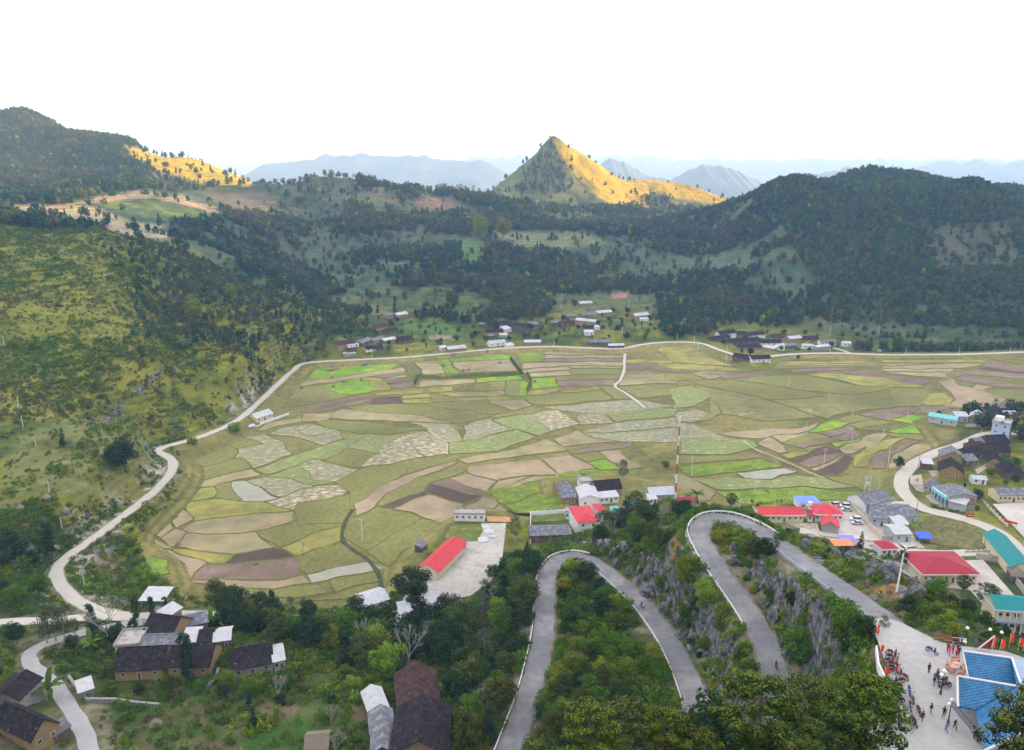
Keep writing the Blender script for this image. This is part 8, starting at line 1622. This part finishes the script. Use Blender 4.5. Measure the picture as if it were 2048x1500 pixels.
# singled-out trees
T('pine_tree', 1505, 1590, 1398, 'big rounded pine at the bottom edge below the middle road leg', 0)
T('pine_tree', 1716, 1560, 1368, 'large pine with clumped crown beside the plaza edge', 1)
T('pine_tree', 1600, 1500, 1352, 'smaller pine with domed yellow-green crown between the two large pines', 2)
T('pine_tree', 1180, 1560, 1418, 'dark pine at the bottom edge inside the lower hairpin', 2)
T('pine_tree', 1250, 1540, 1398, 'pine with yellowish tips at the bottom between the two road legs', 1)
T('pine_tree', 1330, 1570, 1440, 'low pine in front of the end of the middle road', 0)
T('broadleaf_tree', 1420, 1530, 1398, 'spreading dark tree hiding the bottom turn of the road', 0)
T('broadleaf_tree', 1380, 1520, 1425, 'short dark tree at the bottom end of the guard rail', 1)
T('pine_tree', 2020, 1640, 1440, 'dark pine in the bottom right corner under the blue roof', 0)
T('pine_tree', 1268, 1035, 980, 'broad dark green pine beside the tall red and white mast', 0)
T('pine_tree', 1209, 1062, 1018, 'dark pine standing in front of the small red roofed house', 1)
T('pine_tree', 1462, 1018, 985, 'small flat topped pine behind the upper hairpin bend', 2)
T('pine_tree', 1925, 1188, 1148, 'flat crowned pine in front of the large red hip roof', 2)
T('pine_tree', 1972, 1225, 1165, 'dense pine leaning over the teal roofed school', 0)
T('pine_tree', 1802, 1135, 1100, 'young pine just behind the small wind turbine', 1)
T('slender_tree', 840, 1260, 1138, 'tall dark tree with narrow crown in front of the pale concrete yard', 0)
T('broadleaf_tree', 822, 1205, 1132, 'dark tree leaning over the gable of the long red roof', 2)
T('broadleaf_tree', 765, 1285, 1205, 'dark feathery tree in front of the white tin shed', 0)
T('feathery_tree', 1030, 1085, 1030, 'light green airy tree at the corner of the concrete yard', 1)
T('broadleaf_tree', 985, 1160, 1128, 'umbrella shaped tree on the edge of the concrete yard', 0)
T('bare_tree', 815, 1335, 1255, 'large leafless grey tree in the middle of the dark belt', 0)
T('bare_tree', 555, 1400, 1350, 'pale leafless tree beside the white ended long house', 1)
T('conifer_tree', 805, 1375, 1300, 'dark pointed conifer beside the big double tiled roof', 1)
T('conifer_tree', 508, 1455, 1412, 'small dark conifer alone on the grass', 0)
T('slender_tree', 377, 1368, 1265, 'tall narrow tree rising in front of the long tiled roof', 1)
T('slender_tree', 272, 1245, 1190, 'dark narrow tree at the left of the white canopy', 0)
T('slender_tree', 307, 1238, 1190, 'dark narrow tree in the middle of the white canopy', 1)
T('slender_tree', 333, 1230, 1190, 'small dark tree at the right of the white canopy', 0)
T('slender_tree', 186, 1265, 1205, 'dark columnar tree beside the road junction', 1)
T('bare_tree', 222, 1290, 1190, 'tall thin leafless tree beside the road junction', 0)
for i, (u, v, t) in enumerate([(95,1288,1225),(112,1284,1212),(130,1280,1212),(152,1276,1235)]): T('feathery_tree', u, v, t, 'thin trunked roadside tree in the row along the lower lane', i, group='thin trees along the lower lane')
T('banana_plant', 100, 1400, 1352, 'banana plant with wide fronds beside the lower lane', 0, 'plant')
T('banana_plant', 425, 1258, 1220, 'banana plant at the end of the upper tiled house', 1, 'plant')
T('banana_plant', 184, 1305, 1268, 'banana plant inside the curve of the lower lane', 0, 'plant')
T('banana_plant', 1168, 962, 945, 'banana plant behind the yellow walled house', 0, 'plant')
T('banana_plant', 1392, 1000, 975, 'banana plant beside the tall mast', 1, 'plant')
T('banana_plant', 1375, 1000, 985, 'low banana plant next to the dry field', 0, 'plant')
T('broadleaf_tree', 252, 942, 876, 'large round tree above the sharp bend of the white road', 0)
T('broadleaf_tree', 232, 935, 885, 'dark tree beside the large round tree above the bend', 2)
T('conifer_tree', 127, 895, 852, 'dark tree alone in the middle of the left slope', 1)
T('slender_tree', 105, 1118, 1040, 'tall dark tree on the left slope above the road', 0)
T('broadleaf_tree', 25, 1135, 1060, 'dark tree at the left border above the bend', 0)
T('broadleaf_tree', 80, 1190, 1148, 'large round bush left of the white road bend', 1)
T('bright_bush', 385, 888, 872, 'bright green bamboo clump beside the white road', 0, 'bush')
T('bright_bush', 470, 862, 842, 'bright bamboo clump beside the lone white roofed house', 0, 'bush')
T('bright_tree', 462, 600, 565, 'small vivid lime tree high on the wooded left slope', 0)
T('bright_tree', 390, 645, 598, 'large vivid lime tree on the wooded left slope', 0)
T('bright_tree', 668, 498, 480, 'lime green tree in the hollow below the ridge', 0)
T('bright_tree', 300, 605, 585, 'yellow-green slim tree on the left slope', 1)
T('broadleaf_tree', 1798, 938, 912, 'round dark tree beside the gravel road at the field edge', 0)
T('broadleaf_tree', 1332, 938, 920, 'round dark bush alone in the pale field', 1, 'bush')
T('conifer_tree', 1721, 1098, 1060, 'dark conifer beside the entrance of the car yard', 0)
T('feathery_tree', 1246, 965, 918, 'thin pale tree standing in the field behind the houses', 0)
T('feathery_tree', 1757, 672, 605, 'tall bare stemmed tree with small crown on the dome foot', 0)
T('feathery_tree', 1660, 672, 595, 'slim tall tree at left on the dome foot', 1)
T('feathery_tree', 1709, 668, 630, 'slim tree between two taller ones on the dome foot', 0)
T('bare_tree', 1123, 622, 582, 'pale leafless tree above the far village', 0)
T('bright_tree', 960, 480, 428, 'tall orange tinted tree on the terrace below the ridge', 1)
T('bright_tree', 1006, 478, 435, 'second orange tinted tree on the terrace below the ridge', 1)
T('bush', 1560, 1080, 1058, 'yellowish bush at the tip of the bank inside the upper hairpin', 3, 'bush')
T('bright_bush', 1440, 1085, 1055, 'yellow-green bush in the crook of the upper hairpin', 1, 'bush')
T('broadleaf_tree', 1598, 1330, 1255, 'bushy dark tree on the bank right of the middle road leg', 1)
T('broadleaf_tree', 1690, 1290, 1215, 'dense dark tree below the blue road sign', 1)
T('feathery_tree', 1765, 1270, 1228, 'sparse leafy sapling at the corner of the plaza', 1)
T('bright_tree', 1410, 1210, 1158, 'round lime bushy tree on the spur slope', 0)
T('bright_tree', 1370, 1170, 1110, 'yellow-green spreading tree on the spur top', 1)
for i, (u, v, t) in enumerate([(872,378,364),(880,380,366),(915,384,368),(922,384,366),(930,386,370),(706,362,355),(735,366,360)]): T('feathery_tree', u, v+3, t, 'lone tree on the skyline of the middle ridge', i, group='trees on the middle ridge skyline')
T('conifer_tree', 1923, 380, 356, 'pointed conifer standing out on the right skyline', 0)
T('pine_tree', 1950, 378, 362, 'umbrella pine on the right skyline beside the pointed conifer', 0)
T('pine_tree', 1966, 382, 366, 'smaller umbrella pine at right on the skyline', 1)
for i, (u, v) in enumerate([(1845,385),(1858,386),(1883,384),(1998,392),(2012,394)]): T('conifer_tree', u, v, v-14, 'small dark conifer on the right skyline', i, group='small conifers on the right skyline')

for o_, w_ in ROCKL: TOLAB.append((o_, 'limestone boulder', w_))
for o_, l_, w_ in POLEL: TOLAB.append((o_, l_, w_))
relabel()
